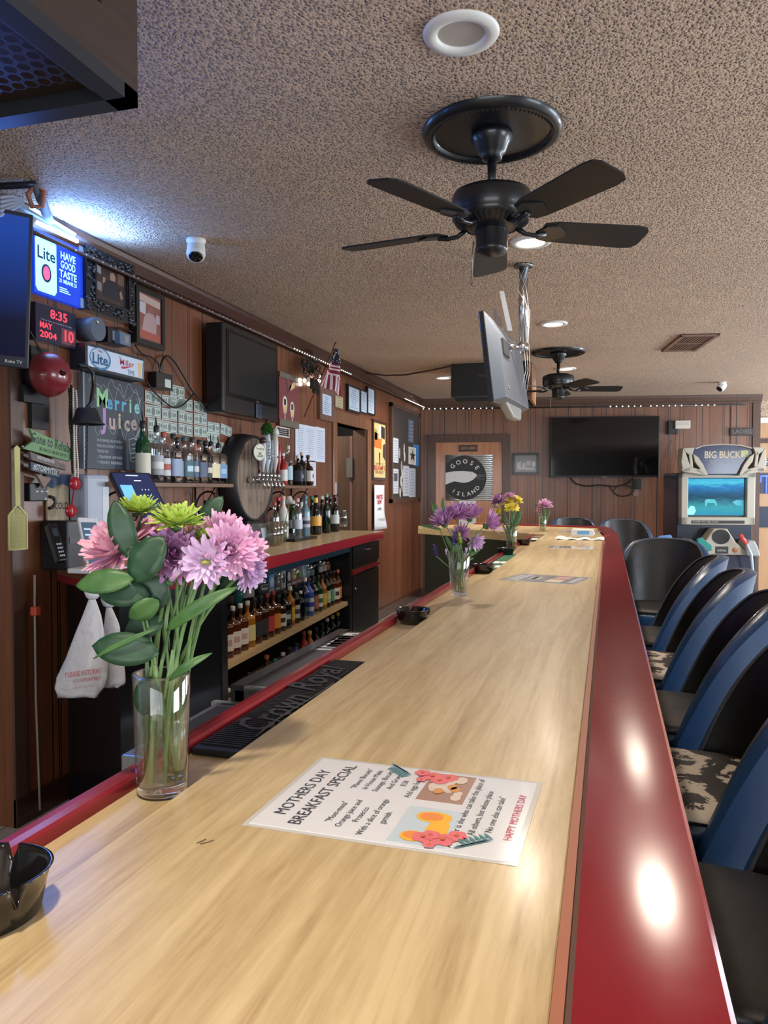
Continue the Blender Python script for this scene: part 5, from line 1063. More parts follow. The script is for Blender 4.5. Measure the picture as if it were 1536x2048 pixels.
# cold beer poster behind the beads
f = LW(94, 948, 138, 1045, .015); w2, h2 = f.w/2, f.h/2; t = thing('cold_beer_poster', 'tan and blue poster with a mug and the word COLD behind the phone', 'poster', f.O)
MB().fbox(f, -w2, w2, -h2, h2, -.01, 0).build('board', mat((.42, .35, .24), .6), t); shape(f, [(-w2, h2*.5), (-w2*.5, h2*.42), (0, h2*.55), (w2*.5, h2*.6), (w2, h2*.5), (w2, h2), (-w2, h2)], .0, (.04, .08, .17), t, 'blue_sky')
text('COLD', f, .02, -h2*.30, 0, .042, M_INK, t, width=.09, bold=.02)
MB().tube([f(-w2*.9, h2*.1, .004), f(-w2*.5, h2*.05, .004), f(-w2*.3, -h2*.15, .004), f(-w2*.6, -h2*.35, .004), f(-w2*.95, -h2*.38, .004)], .007).build('mug_handle_graphic', M_BLK, t)
for k in range(3): cv = MB().ball(f(-.05+k*.05, h2*.36, 0), .035, 10, 0, .8)
# bead strings
def beads(label, x0, y0, x1, y1, m, n, r, off=.07, sway=.0):
    P, Q = onX(x0, y0, XW+off), onX(x1, y1, XW+off); t = thing('bead_necklace', label, 'beads', P, 'bead strings by the chalkboard'); mb = MB()
    for k in range(n): s_ = k/(n-1); mb.ball(P*(1-s_)+Q*s_+V((0, sway*math.sin(s_*9), 0)), r, 6)
    mb.build('beads', m, t); return t
beads('leftmost black bead string hanging beside the chalkboard', 138, 776, 143, 900, M_BLKG, 46, .0065, sway=.004); beads('second black bead string behind the light ones', 143, 772, 146, 945, M_BLKG, 60, .0065, sway=-.004)
beads('left string of light coloured beads beside the chalkboard', 146, 778, 150, 962, mat((.75, .70, .66), .3), 44, .0052, .085); beads('right string of light coloured beads beside the chalkboard', 152, 782, 155, 958, mat((.72, .66, .62), .3), 42, .0052, .085, .004)
beads('dark red bead string with red medallions', 150, 962, 144, 1012, mat((.25, .02, .03), .3), 24, .005, .085)
for k, (x, y) in enumerate(((149, 967), (141, 1022))):
    P = onX(x, y, XW+.09); t = thing('red_medallion', ('upper', 'lower')[k]+' red medallion at the end of the bead strings', 'medallion', P); MB().lathe([(.0001, 0), (.028, 0), (.03, .004), (.0001, .006)], P, V((1, -.3, 0)), 20).build('disc', mat((.42, .015, .03), .25, coat=.5), t)
    MB().cyl(P+V((.008, 0, -.012)), P+V((.008, 0, .012)), .003).build('mark', mat((.8, .5, .5), .3), t)
# hanging black lamp shade and chain in front of the chalkboard
P = onX(174, 848, XW+.16); t = thing('hanging_bell_shade', 'black metal bell shade hanging in front of the chalkboard', 'lamp shade', P)
MB().lathe([(.020, .072), (.040, .070), (.046, .060), (.062, .012), (.078, .0), (.076, -.002), (.060, .010)], P, Z, 28).build('shade', M_BLKM, t)
MB().tube([P+Z*.07+V((0, .0, 0)), P+V((0, .03, .10)), P+V((0, .05, .18)), P+V((0, .045, .235)), P+V((0, 0, .26)), P+V((0, -.05, .25))], .009).build('hook', M_BLK, t)
t = thing('hanging_chain', 'black chain hanging below the bell shade', 'chain', P); mb = MB(); Q = onX(172, 945, XW+.16)
for k in range(22):
    c = P+(Q-P)*(k/21); e = V((0, 1, 0)) if k % 2 else V((1, 0, 0)); mb.tube([c+e*(.006*math.cos(a))+Z*(.010*math.sin(a)) for a in [i*.785 for i in range(8)]], .0018, 5, closed=True)
mb.build('links', M_BLK, t)
# dollar bills
bt = None; M_BILL = mat((.50, .56, .53), .7); M_BINK = mat((.17, .22, .20), .7)
BL = [(340, 768, 'topmost dollar bill on the wall'), (341, 795, 'dollar bill right below the topmost one'), (290, 781, 'dollar bill at the left end of the third row'), (324, 788, 'second dollar bill of the row under the power brick'), (357, 795, 'third dollar bill of the row under the power brick'), (388, 802, 'dollar bill at the right end of the row under the power brick'),
      (290, 808, 'dollar bill at the left end of the middle row'), (324, 815, 'second dollar bill of the middle row'), (357, 821, 'third dollar bill of the middle row'), (388, 826, 'dollar bill at the right end of the middle row'),
      (295, 835, 'dollar bill behind the green bottle, lower left'), (324, 841, 'dollar bill behind the clear bottle necks, second of the lower row'), (357, 846, 'third dollar bill of the lower row'), (388, 850, 'fourth dollar bill of the lower row'), (415, 843, 'dollar bill stepping down at right of the lower row'),
      (414, 864, 'dollar bill under the right end of the lower row'), (296, 860, 'dollar bill lowest on the left behind the green bottle'), (441, 849, 'single dollar bill apart on the right beside the keg barrel'), (425, 883, 'dollar bill hanging lowest behind the right bottles')]
rn = random.Random(9)
for i, (x, y, lb) in enumerate(BL):
    A = onX(x, y, XW+.004+.0008*(i % 3)); f = Fr(A+V((0, .078, -.033)), V((0, 1, rn.uniform(-.03, .03)-(.08 if i in (17,) else 0))))
    if i == 0:
        bt = MB().add([f(-.078, -.033), f(.078, -.033), f(.078, .033), f(-.078, .033)], [(0, 1, 2, 3)]).build('dollar_bill', M_BILL); f0 = f
        pr = MB(); c = .0008
        pr.add([f(-.072, -.027, c), f(.072, -.027, c), f(.072, .027, c), f(-.072, .027, c), f(-.068, -.023, c), f(.068, -.023, c), f(.068, .023, c), f(-.068, .023, c)], [(0, 1, 5, 4), (1, 2, 6, 5), (2, 3, 7, 6), (3, 0, 4, 7)])
        pr.add([f(.018*math.cos(a*.52), .022*math.sin(a*.52), c) for a in range(12)], [tuple(range(12))])
        for a in (-.055, .055): pr.add([f(a+.009*math.cos(q*.785), .012*math.sin(q*.785), c) for q in range(8)], [tuple(range(8))])
        for a in (-.040, .030): pr.add([f(a, -.014, c), f(a+.010, -.014, c), f(a+.010, .014, c), f(a, .014, c)], [(0, 1, 2, 3)])
        for v in bt.data.vertices: v.co = v.co-f.O
        bt.location = f.O; o = pr.build('print', M_BINK, bt)
        tag(bt, lb, 'banknote', 'dollar bills pinned to the wall')
    else:
        c = dup(bt, f.O, label=lb); c.rotation_euler.x = rn.uniform(-.04, .04)-(.1 if i == 17 else 0)
# second wall television
f = LW(446, 642, 557, 846, .15); w2, h2 = f.w/2, f.h/2; t = thing('boxy_television', 'boxy black television mounted on the left wall above the keg barrel', 'television', f.O)
MB().fbox(f, -w2, w2, -h2, h2, -.12, 0).build('case', mat((.006, .0065, .008), .3, coat=.3), t, .012)
MB().fbox(f, -w2+.04, w2-.03, -h2+.10, h2-.035, -.0, .004).build('bezel', mat((.004, .004, .005), .2), t, .003)
MB().fbox(f, -w2+.06, w2-.05, -h2+.125, h2-.055, .003, .006).build('screen', mat((.014, .017, .018), .22, spec=.5), t)
MB().fbox(f, -.03+.06, .05+.06, -h2+.0, -h2+.10, 0, .014).build('stand_front', mat((.03, .045, .07), .2, coat=.4), t, .008); text('VIZIO', f, .06, -h2+.11, .004, .018, mat((.2, .15, .08), .4), t)
MB().fbox(f, -.25, .25, -.2, .2, -.148, -.12).build('wall_mount', M_BLK, t)
# poster of two glasses
f = LW(558, 742, 597, 858, .025); w2, h2 = f.w/2, f.h/2; SY = .66; t = thing('champagne_poster', 'framed red poster of two raised glasses beside the boxy television', 'poster', f.O)
MB().fbox(f, -w2, w2, -h2, h2, -.02, 0).build('panel', mat((.20, .05, .055), .4), t); MB().fbox(f, -w2, w2, h2-.04, h2, 0, .006).build('frame_bar', mat((.13, .12, .09), .5), t); MB().fbox(f, -w2, w2, -h2, -h2+.05, 0, .006).build('frame_bar', mat((.13, .12, .09), .5), t)
for a, b_, s_ in ((-.08, -.03, .8), (.06, -.055, .75)):
    q = MB().prism([f(a+.055*s_*math.sin(k*.524), b_+.075*s_*math.cos(k*.524)-(.02 if k in (5, 6, 7) else 0), .0) for k in range(12)], f.n*.001).fbox(f, a-.006, a+.006, b_-.12, b_-.05, 0, .001)
    q.build('glass_graphic', mat((.70, .62, .50), .5), t); shape(f, [(a-.035, (b_-.02)/.66), (a+.035, (b_-.02)/.66), (a+.015, (b_-.058)/.66), (a-.015, (b_-.058)/.66)], .001, (.70, .48, .20), t, 'drink_graphic'); MB().fbox(f, a-.02, a+.02, b_-.01, b_+.035, .001, .002).build('mark_graphic', M_INK, t)
shape(f, [(.0, .17), (.10, .24), (.12, .18), (.02, .12)], 0, (.70, .55, .25), t, 'bird_graphic'); shape(f, [(-.09, .28), (-.05, .26), (.0, .10), (-.02, .09)], 0, (.12, .02, .035), t, 'ray_graphic'); shape(f, [(.02, .28), (.08, .27), (.02, .12), (.0, .12)], 0, (.12, .02, .035), t, 'ray_graphic')
SX = SY = 1
# small dark notice
def notice(px, label, name='notice', board=(.75, .75, .72), inner=None, lines=0, off=.012, cat='notice', grp=None, ink=None, wf=.72, far=False):
    f = (FWL if far else LW)(*px, off); w2, h2 = f.w/2, f.h/2; t = thing(name, label, cat, f.O, grp); MB().fbox(f, -w2, w2, -h2, h2, -min(off, .008), 0).build('sheet', mat(board, .5), t)
    if inner: MB().fbox(f, -w2*.88, w2*.88, -h2*.84, h2*.84, 0, .001).build('panel', mat(inner, .5), t)
    if lines:
        mb = MB(); rn = random.Random(int(px[0]))
        for k in range(lines):
            b_ = h2*(.78-1.56*k/max(1, lines-1)); ww = w2*wf*rn.uniform(.6, 1); mb.fbox(f, -ww, ww, b_-h2*.28/lines, b_+h2*.28/lines, .001, .0018)
        mb.build('print', mat(ink or (.30, .33, .42), .6), t)
    return f, t
notice((553, 852, 579, 876), 'small dark notice with a white border below the glasses poster', inner=(.015, .015, .02), lines=5, ink=(.5, .45, .42))
for i, (px, lb) in enumerate((((591, 846, 611, 922), 'left one of the three taped up printed sheets'), ((611, 850, 631, 922), 'middle one of the three taped up printed sheets'), ((631, 853, 650, 925), 'right one of the three taped up printed sheets'), ((612, 923, 632, 974), 'printed sheet hanging below the three taped up sheets'))):
    notice(px, lb, 'printed_sheet', (.60, .66, .78), None, 14, .012-.003*(i == 3), 'paper', 'sheets taped to the wall', (.36, .40, .52))
def cert(px, label, fm, paper=(.58, .68, .82), fw=.02, n=9, off=.03):
    f, t = frame(px, label, 'framed_certificate', fw, .028, fm, paper, off, 'certificate'); w2, h2 = f.w/2-fw, f.h/2-fw; mb = MB(); rn = random.Random(int(px[0]))
    for k in range(n): b_ = h2*(.75-1.5*k/(n-1)); ww = w2*rn.uniform(.3, .75); mb.fbox(f, -ww, ww, b_-.003, b_+.003, -.0095, -.009)
    mb.build('print', mat((.22, .28, .38), .5), t); return f, t
cert((641, 773, 669, 845), 'licence in a wide brown wooden frame under the flag', wood((.10, .045, .035), (.19, .09, .06), 2, .5, name='brown frame wood'), fw=.05)
cert((697, 767, 722, 829), 'leftmost black framed certificate above the doorway', M_BLK); cert((722, 778, 736, 829), 'middle black framed certificate with a blue curve above the doorway', M_BLK, fw=.012); cert((736, 772, 751, 832), 'rightmost black framed certificate above the doorway', M_BLK, fw=.015)
notice((671, 790, 686, 818), 'small yellowed card left of the framed certificates', board=(.45, .38, .25), lines=4, ink=(.3, .24, .15))
# poster beside the doorway
f, t = frame((747, 838, 774, 961), 'framed yellow bourbon advertisement right of the doorway', 'framed_poster', .028, .03, wood((.03, .008, .006), (.07, .02, .014), 2, .3, .4, name='mahogany frame'), (.72, .58, .26), .04, 'poster')
w2, h2 = f.w/2-.03, f.h/2-.03; c = -.0095
text("JAMES B.", f, 0, -h2*.50, c, .035, (mat((.18, .14, .05), .5)), t, width=w2*1.3); text("BEAM'S", f, 0, -h2*.66, c, .07, mat((.42, .05, .03), .5), t, width=w2*1.8, bold=.02); text('WHISKEY', f, 0, -h2*.82, c, .05, mat((.25, .06, .03), .5), t, width=w2*1.4, bold=.01)
shape(f, [(-w2*.9, .03), (w2*.3, .02), (w2*.35, .17), (-w2*.8, .19)], c, (.55, .17, .03), t, 'barrel_graphic'); shape(f, [(-w2*.1, -.02), (w2*.1, -.02), (w2*.06, -.15), (-w2*.04, -.17)], c, (.02, .02, .01), t, 'drop_graphic'); shape(f, [(w2*.3, h2*.5), (w2*.9, h2*.45), (w2*.9, h2*.9), (w2*.2, h2*.95)], c, (.03, .025, .02), t, 'figure'); shape(f, [(-w2*.2, h2*.45), (w2*.2, h2*.45), (w2*.25, h2*.95), (-w2*.1, h2*.95)], c+.0003, (.78, .76, .66), t, 'figure'); shape(f, [(-w2*.9, h2*.38), (-w2*.4, h2*.38), (-w2*.4, h2*.75), (-w2*.8, h2*.8)], c, (.35, .28, .08), t, 'figure'); shape(f, [(w2*.55, -h2*.2), (w2*.95, -h2*.35), (w2*.95, h2*.3), (w2*.6, h2*.25)], c, (.05, .03, .02), t, 'figure')
f = LW(748, 970, 768, 1057, .03); w2, h2 = f.w/2, f.h/2; t = thing('wall_calendar', 'curling white poster with red lettering at the end of the back counter', 'calendar', f.O)
MB().grid(lambda u_, v_: f(-w2+u_*2*w2*(1+.35*max(0, .35-v_)), -h2+v_*2*h2, .004+.05*max(0, .4-v_)*u_), 6, 12).build('sheet', M_PAPER, t, solid=.001)
rdm = mat((.55, .05, .05), .5); text('WANTED', f, 0, h2*.45, .006, .07, rdm, t, width=w2*1.3, bold=.03); text('NOW', f, 0, h2*.22, .006, .065, rdm, t, width=w2*.8, bold=.03); text('LIVE', f, 0, -.02, .006, .04, M_INK, t, width=w2*.7, bold=.02); text('Friday', f, 0, -h2*.55, .03, .045, M_INK, t, width=w2*1.2)
# bulletin board
f = LW(783, 804, 839, 1003, .03); w2, h2 = f.w/2, f.h/2; t = thing('bulletin_board', 'large dark bulletin board on the left wall near the corner', 'bulletin board', f.O)
b = MB().fbox(f, -w2, w2, h2-.05, h2, -.03, .008).fbox(f, -w2, w2, -h2, -h2+.05, -.03, .008).fbox(f, -w2, -w2+.05, -h2, h2, -.03, .008).fbox(f, w2-.05, w2, -h2, h2, -.03, .008); b.build('frame', M_DKDOOR, t, .003)
MB().fbox(f, -w2+.04, w2-.04, -h2+.04, h2-.04, -.02, -.004).build('cork', mat((.055, .04, .035), .85, bump=.4, bscale=200), t)
NB = [((786, 875, 797, 926), 'narrow white notice high on the left of the bulletin board', (.65, .70, .80)), ((785, 937, 797, 987), 'white notice with a dark picture low on the left of the bulletin board', (.62, .65, .72)), ((817, 838, 827, 886), 'dark faded notice at the upper right of the bulletin board', (.13, .15, .19)), ((818, 893, 832, 930), 'star printed notice on the right of the bulletin board', (.70, .66, .55)), ((807, 931, 818, 992), 'tall pale flyer low in the middle of the bulletin board', (.55, .58, .66)), ((819, 936, 831, 994), 'tall pale flyer low on the right of the bulletin board', (.50, .54, .62))]
for px, lb, c_ in NB:
    fq, tq = notice(px, lb, 'pinned_notice', c_, None, 9 if c_[0] > .2 else 6, .034, 'notice', 'notices on the bulletin board')
    if 'dark picture' in lb: MB().fbox(fq, -fq.w*.3, fq.w*.3, .0, fq.h*.32, .002, .003).build('picture', mat((.08, .08, .1), .5), tq)
    if 'star' in lb: MB().fpoly(fq, [(fq.w*.45*math.cos(R(90+k*36))*(1 if k % 2 == 0 else .4), fq.h*.36*math.sin(R(90+k*36))*(1 if k % 2 == 0 else .4)) for k in range(10)], .002, .003).build('star_print', mat((.02, .02, .03), .5), tq)
fq, tq = notice((827, 888, 839, 933), 'blue sheet sticking out behind the star printed notice', 'pinned_notice', (.04, .20, .48), None, 0, .031, 'notice', 'notices on the bulletin board')
rn = random.Random(8)
for k, (x, y) in enumerate(((799, 906), (808, 898), (809, 912), (803, 934), (804, 946), (802, 962), (804, 975), (800, 985))):
    P = onX(x, y, XW+.033); bb = MB(); n_ = 6; bb.prism([P+V((0, (.028+.012*rn.random())*math.cos(a*1.047+k), (.055+.03*rn.random())*math.sin(a*1.047+k))) for a in range(n_)], (.0015, 0, 0))
    tag(bb.build('paper_scrap', mat((.70, .70, .68) if k % 3 else (.45, .40, .36), .6)), ('highest white', 'small grey', 'second small grey', 'thin grey', 'middle white', 'torn white', 'lower torn white', 'lowest white')[k]+' paper scrap in the centre of the bulletin board', 'paper scrap', 'scraps on the bulletin board')
# flag on its stick
t = thing('small_flag', 'small United States flag on a thin stick leaning from the left wall', 'flag', onX(610, 828, XW+.05))
s0 = onX(608, 834, XW+.04); s1 = onX(671, 686, XW+.30); MB().tube([s0, s1], .0045).ball(s1, .008).build('stick', mat((.10, .02, .02), .4), t)
dirs = (s1-s0).normalized(); A_ = s1-dirs*.03; N_ = 13
q0 = onX(669, 700, XW+.30); c = [onX(668, 698, XW+.27), onX(688, 742, XW+.33), onX(685, 792, XW+.36), onX(641, 770, XW+.24), onX(655, 728, XW+.24)]
def blend(u_, v_):   # u across stripes, v down the cloth
    top = c[0]; L_ = c[0]*(1-v_)+c[3]*v_ if False else None
    l = [c[0], c[4], c[3]]; r = [c[0]+V((.01, .01, 0)), c[1], c[2]]
    def cr(P_, s_): return P_[0]*(1-s_)**2+P_[1]*2*s_*(1-s_)+P_[2]*s_*s_
    a, b_ = cr([l[0], l[1]*1.0, l[2]], v_), cr(r, v_); p_ = a*(1-u_)+b_*u_; return p_+V((.018*math.sin(u_*9+v_*3), 0, 0))
nu, nv = 26, 24; st = MB(); vs = [blend(i/nu, j/nv) for j in range(nv+1) for i in range(nu+1)]; b0 = len(st.v); st.v += vs
for j in range(nv):
    for i in range(nu):
        u_, v_ = (i+.5)/nu, (j+.5)/nv
        if v_ < .36: mi = 2
        elif v_ < .66: mi = int((v_-.36)/.30*6) % 2
        else: mi = int(u_*13) % 2
        st.f.append((j*(nu+1)+i, j*(nu+1)+i+1, (j+1)*(nu+1)+i+1, (j+1)*(nu+1)+i)); st.m.append(mi); st.sm.append(True)
st.build('cloth', [mat((.20, .012, .03), .7), mat((.55, .50, .52), .7), mat((.012, .018, .035), .7)], t)
stn = MB(); rn = random.Random(2)
for k in range(34): p_ = blend((k*.37) % 1, .06+.28*((k*.61) % 1)); stn.ball(p_+V((.004, -.004, 0)), .0042, 6)
stn.build('stars', mat((.6, .6, .6), .6), t)
# bundled string light plugs under the crown
t = thing('cable_bundle', 'tangled bundle of black cables and plugs left of the flag', 'cables', onX(622, 740, XW+.08)); mb = MB(); rn = random.Random(6)
C0 = onX(624, 742, XW+.09)
for k in range(13):
    a, b_, o_ = rn.uniform(.06, .13), rn.uniform(.03, .06), rn.uniform(0, 6); ce = C0+V((rn.uniform(-.03, .05), rn.uniform(-.10, .07), rn.uniform(-.03, .05)))
    mb.tube([ce+V((.03*math.sin(q*.6+k), a*math.cos(q*.45+o_), b_*math.sin(q*.45+o_)+.01*math.sin(q*1.7))) for q in range(14)], .0045, 5)
for dx in (-.02, .02): mb.tube([onX(622, 702, XW+.05)+V((0, dx, 0)), C0+V((.0, dx*1.5, .06)), C0+V((0, -dx, 0))], .006, 6)
mb.build('cables', M_BLK, t); mb = MB()
for k in range(4): q = C0+V((.02, -.05+k*.045, -.10-.03*(k % 2))); mb.box(q-V((.012, .018, .05)), q+V((.012, .018, .03)))
mb.build('plugs', M_BLK, t)
EW = emis((1, .86, .70), 5); mb = MB()
for k, (x, y) in enumerate(((600, 760), (609, 761), (601, 768), (638, 762), (639, 754), (617, 768), (628, 766))): mb.ball(onX(x, y, XW+.04), .016, 8)
mb.build('glowing_bulbs', EW, t)
# rope light along the crown of both walls
t = thing('rope_light', 'string of tiny white lights along the left wall crown', 'string light', onX(700, 725, XW+.07))
mb = MB(); yy = 2.9; EWs = emis((1, .93, .85), 1.1)
MB().tube([(XW+.066, 2.7, ZC-.113), (XW+.066, 9.9, ZC-.113)], .010, 6).build('rope', mat((.10, .06, .05), .3), t)
y_ = 4.9
while y_ < 9.9:
    if y_ > 5.5 and (y_ < 6.9 or y_ > 8.9): mb.ball((XW+.078, y_, ZC-.113), .006, 6)
    y_ += .052
mb.build('bulbs', emis((1, .95, .85), 1.6), t)
mb = MB(); rn = random.Random(3)
for k in range(40): mb.ball((XW+.077, 3.0+k*.06+rn.uniform(-.02, .02), ZC-.113), .005, 5)
mb.build('unlit_bulbs', mat((.5, .5, .55), .1), t)
t = thing('rope_light', 'string of tiny white lights along the far wall crown', 'string light', FO+Z*2.5); fz = Fr(FO, FU); mb = MB()
for a0_, a1_ in ((.05, .95), (2.45, 2.85), (2.95, 3.35), (3.5, 3.8)):
    a = a0_
    while a < a1_: mb.ball(fz(a, ZC-.13, .05), .008, 6); a += .075
MB().tube([fz(.03, ZC-.13, .04), fz(4.1, ZC-.13, .04)], .009, 6).build('rope', M_BLK, t); mb.build('bulbs', emis((1, .92, .8), 2.5), t)
# glowing blue strip under the ceiling above the left television and the straps that carry it
t = thing('blue_light_strip', 'blue white light strip along the crown above the glowing sign', 'string light', (XW+.08, 3.0, ZC-.1))
a, b_ = onX(62, 425, XW+.09), onX(150, 478, XW+.09); MB().tube([a+Z*.02, b_+Z*.02], .007, 8).build('tube', emis((.30, .62, 1.0), 5), t)
cable_c = tag(MB().tube([onZ(732, 746, ZC-.02), onZ(770, 751, ZC-.03), onZ(810, 750, ZC-.04), onZ(860, 741, ZC-.03), onZ(903, 732, ZC-.02)], .008, 6).build('cable', mat((.05, .015, .012), .5)), 'dark red cable sagging across the ceiling from the left wall to the black air cleaner', 'cable')
blue_light((XW+.14, 3.0, ZC-.12), (.5, -.1, 1), .5, .1, 3.0, (.25, .5, 1))
t = thing('mounting_strap', 'grey wrapped strap with a pinkish loop under the ceiling at the upper left', 'strap', onZ(70, 385, ZC))
q0 = onZ(72, 368, ZC-.01); MB().tube([q0, q0+V((.0, .02, -.05)), onX(84, 402, XW+.2), onX(92, 425, XW+.16), onX(102, 443, XW+.12)], [.018, .016, .02, .022, .014], 8).build('strap', mat((.20, .22, .32), .6), t)
MB().tube([q0+V((0, 0, -.0)), q0+V((-.03, -.01, -.04)), q0+V((-.02, 0, -.085)), q0+V((.02, .01, -.085)), q0+V((.03, .01, -.03))], .010, 8, closed=True).build('loop', mat((.50, .22, .18), .5), t)
MB().tube([onZ(0, 372, ZC-.02), onZ(50, 370, ZC-.02), q0], .014).build('bracket', mat((.04, .05, .09), .4, .6), t)
mb = MB()
for k in range(5): mb.tube([onX(0, 395+k*9, XW+.6), onX(22, 392+k*7, XW+.55), onX(46, 398+k*2, XW+.5)], .006, 5)
mb.build('ties', mat((.25, .28, .38), .5), t)
# ============================================================= far wall
f = FWL(918, 890, 955, 903, .045); t = thing('gentlemen_sign', 'small dark sign reading GENTLEMEN on the orange wood door', 'sign', f.O); MB().fbox(f, -f.w/2, f.w/2, -f.h/2, f.h/2, -.015, 0).build('plate', mat((.05, .02, .012), .5), t); text('GENTLEMEN', f, 0, 0, 0, .055, mat((.30, .20, .15), .5), t, width=f.w*.86, bold=.01)
f = FWL(891, 910, 985, 1001, .05); w2, h2 = f.w/2, f.h/2; t = thing('brewery_sign', 'square corrugated metal sign with a round black goose head emblem', 'sign', f.O)
mb = MB(); n_ = 36; mb.grid(lambda u_, v_: f(-w2+2*w2*u_, -h2+2*h2*v_, .006*math.sin(v_*2*math.pi*12)), 4, 144); mb.build('corrugated_panel', mat((.40, .40, .39), .35, .7), t, solid=.0015)
k_ = w2/.27; cx, cy, rr_ = -.055*k_, -.0, .255*k_; c0 = .0075
def circ(cx, cy, r, n=48, a0=0, a1=360): return [(cx+r*math.cos(R(a0+(a1-a0)*i/n)), cy+r*math.sin(R(a0+(a1-a0)*i/n))) for i in range(n+(a1-a0 < 360))]
pts = [(max(a, -w2+.001), max(min(b_, h2-.001), -h2+.001)) for a, b_ in circ(cx, cy, rr_)]
MB().fpoly(f, pts, c0, c0+.001).build('black_disc', mat((.010, .011, .012), .45), t)
hd = [(-w2+.002, .065), (-.17*k_, .085), (-.06*k_, .088), (.04*k_, .075), (.085*k_, .045), (.09*k_, .02), (.075*k_, .005), (.05*k_, -.025), (.0, -.055), (-.06*k_, -.068), (-.13*k_, -.055), (-.17*k_, -.048), (-w2+.002, -.09)]
M_GS = mat((.52, .53, .52), .4, .3)
MB().fpoly(f, hd, c0+.001, c0+.002).build('goose_head', M_GS, t)
MB().fpoly(f, [(.09*k_, .045), (.20*k_, .035), (.20*k_, .02), (.10*k_, .0), (.17*k_, -.02), (.17*k_, -.03), (.08*k_, -.01)], c0+.001, c0+.002).build('beak', mat((.06, .065, .068), .5), t)
MB().prism([f(.025*k_+.007*math.cos(a*.785), .048+.005*math.sin(a*.785), c0+.002) for a in range(8)], f.n*.001).build('eye', M_INK, t)
def arc_text(s, a0, a1, rad, size, flip=False):
    for i, ch in enumerate(s):
        a = R(a0+(a1-a0)*i/(len(s)-1)); q = Fr(f(cx+rad*math.cos(a), cy+rad*math.sin(a), c0+.001), f.u*math.sin(a)*(-1 if flip else 1)+f.v*(-math.cos(a))*(-1 if flip else 1), (f.u*math.cos(a)+f.v*math.sin(a))*(-1 if flip else 1))
        text(ch, q, 0, 0, 0, size, mat((.72, .72, .70), .5), t, bold=.01)
arc_text('GOOSE', 135, 38, .185*k_, .070*k_); arc_text('ISLAND', 232, 322, .195*k_, .066*k_, True)
_, nt_ = notice((918, 1001, 952, 1060), 'white flyer with a dark picture below the brewery sign', board=(.65, .65, .63), lines=0, off=.045, far=True)
f = FWL(918, 1001, 952, 1060, .046); MB().fbox(f, -f.w*.36, f.w*.36, -.05, f.h*.38, 0, .002).build('picture', mat((.03, .03, .035), .5), nt_)
f, t = frame((1026, 906, 1078, 949), 'black framed black and white photo left of the far television', fw=.03, dp=.03, pic=(.12, .12, .12), off=.035, far=True)
rn = random.Random(3)
for k in range(9): a, b_ = -.10+.025*k, rn.uniform(-.02, .01); shape(f, [(a-.018, b_-.035), (a+.016, b_-.035), (a+.018, b_+.02), (a, b_+.038), (a-.016, b_+.015)], -.0095+.0002*k, (rn.uniform(.25, .6),)*3, t)
shape(f, [(-.11, -.075), (.11, -.085), (.11, -.05), (-.11, -.04)], -.0097, (.45, .45, .45), t)
f = FWL(1101, 834, 1318, 954, .10); w2, h2 = f.w/2, f.h/2; t = thing('far_television', 'large flat black television on the far panelled wall', 'television', f.O)
MB().fbox(f, -w2, w2, -h2, h2, -.05, 0).build('bezel', mat((.006, .006, .007), .3), t, .004); MB().fbox(f, -w2+.012, w2-.012, -h2+.02, h2-.012, 0, .001).build('screen', mat((.003, .003, .004), .06, spec=.5), t); MB().fbox(f, -.3, .3, -.15, .15, -.10, -.05).build('wall_mount', M_BLK, t)
MB().fbox(f, -.03, .03, -h2-.006, -h2+.006, -.02, .002).build('badge', mat((.2, .2, .2), .4), t)
def fcable(label, pts, r=.006, off=.04, m=None):
    P = [onF(a, b_, off) for a, b_ in pts]; Q = []
    for i in range(len(P)-1):
        p0, p1, p2, p3 = P[max(i-1, 0)], P[i], P[i+1], P[min(i+2, len(P)-1)]
        for q in range(6): s_ = q/6; Q.append(.5*((2*p1)+(p2-p0)*s_+(2*p0-5*p1+4*p2-p3)*s_*s_+(3*p1-p0-3*p2+p3)*s_**3))
    Q.append(P[-1]); return tag(MB().tube(Q, r, 6).build('cable', m or M_BLK), label, 'cable', 'cables under the far television')
fcable('thick black cable hanging in a long curve under the far television', [(1140, 952), (1150, 966), (1175, 972), (1200, 970), (1230, 973), (1255, 966), (1268, 955)], .009)
fcable('black cable looping low below the far television', [(1218, 970), (1228, 985), (1240, 992), (1258, 990), (1270, 978), (1276, 965)], .008)
fcable('thin cable loop right under the far television', [(1228, 985), (1232, 975), (1245, 970), (1265, 974), (1285, 972)], .005)
fcable('thin wire dropping from the white router to the arcade cabinet', [(1352, 868), (1350, 890), (1352, 910), (1347, 940), (1347, 1000), (1345, 1060)], .004, m=mat((.06, .02, .012), .5))
fcable('thin wire from the router to the edge of the far television', [(1343, 880), (1335, 905), (1322, 930), (1324, 945), (1322, 955)], .004, m=mat((.06, .02, .012), .5))
f = FWL(1266, 958, 1284, 992, .05); t = thing('wall_outlet_plug', 'outlet with plugs and tape under the far television', 'outlet', f.O); MB().fbox(f, -f.w/2, f.w/2, -.02, f.h/2, -.05, 0).build('plugs', M_BLK, t, .004); MB().fbox(f, -f.w*.4, f.w*.2, -f.h/2, -.02, -.045, -.04).build('plate', mat((.25, .15, .12), .5), t)
f = FWL(1337, 842, 1356, 868, .07); t = thing('black_wall_box', 'small black box on the far wall behind the white router', 'box', f.O); MB().fbox(f, -f.w/2, f.w/2, -f.h/2, f.h/2, -.07, 0).build('body', M_BLK, t, .004)
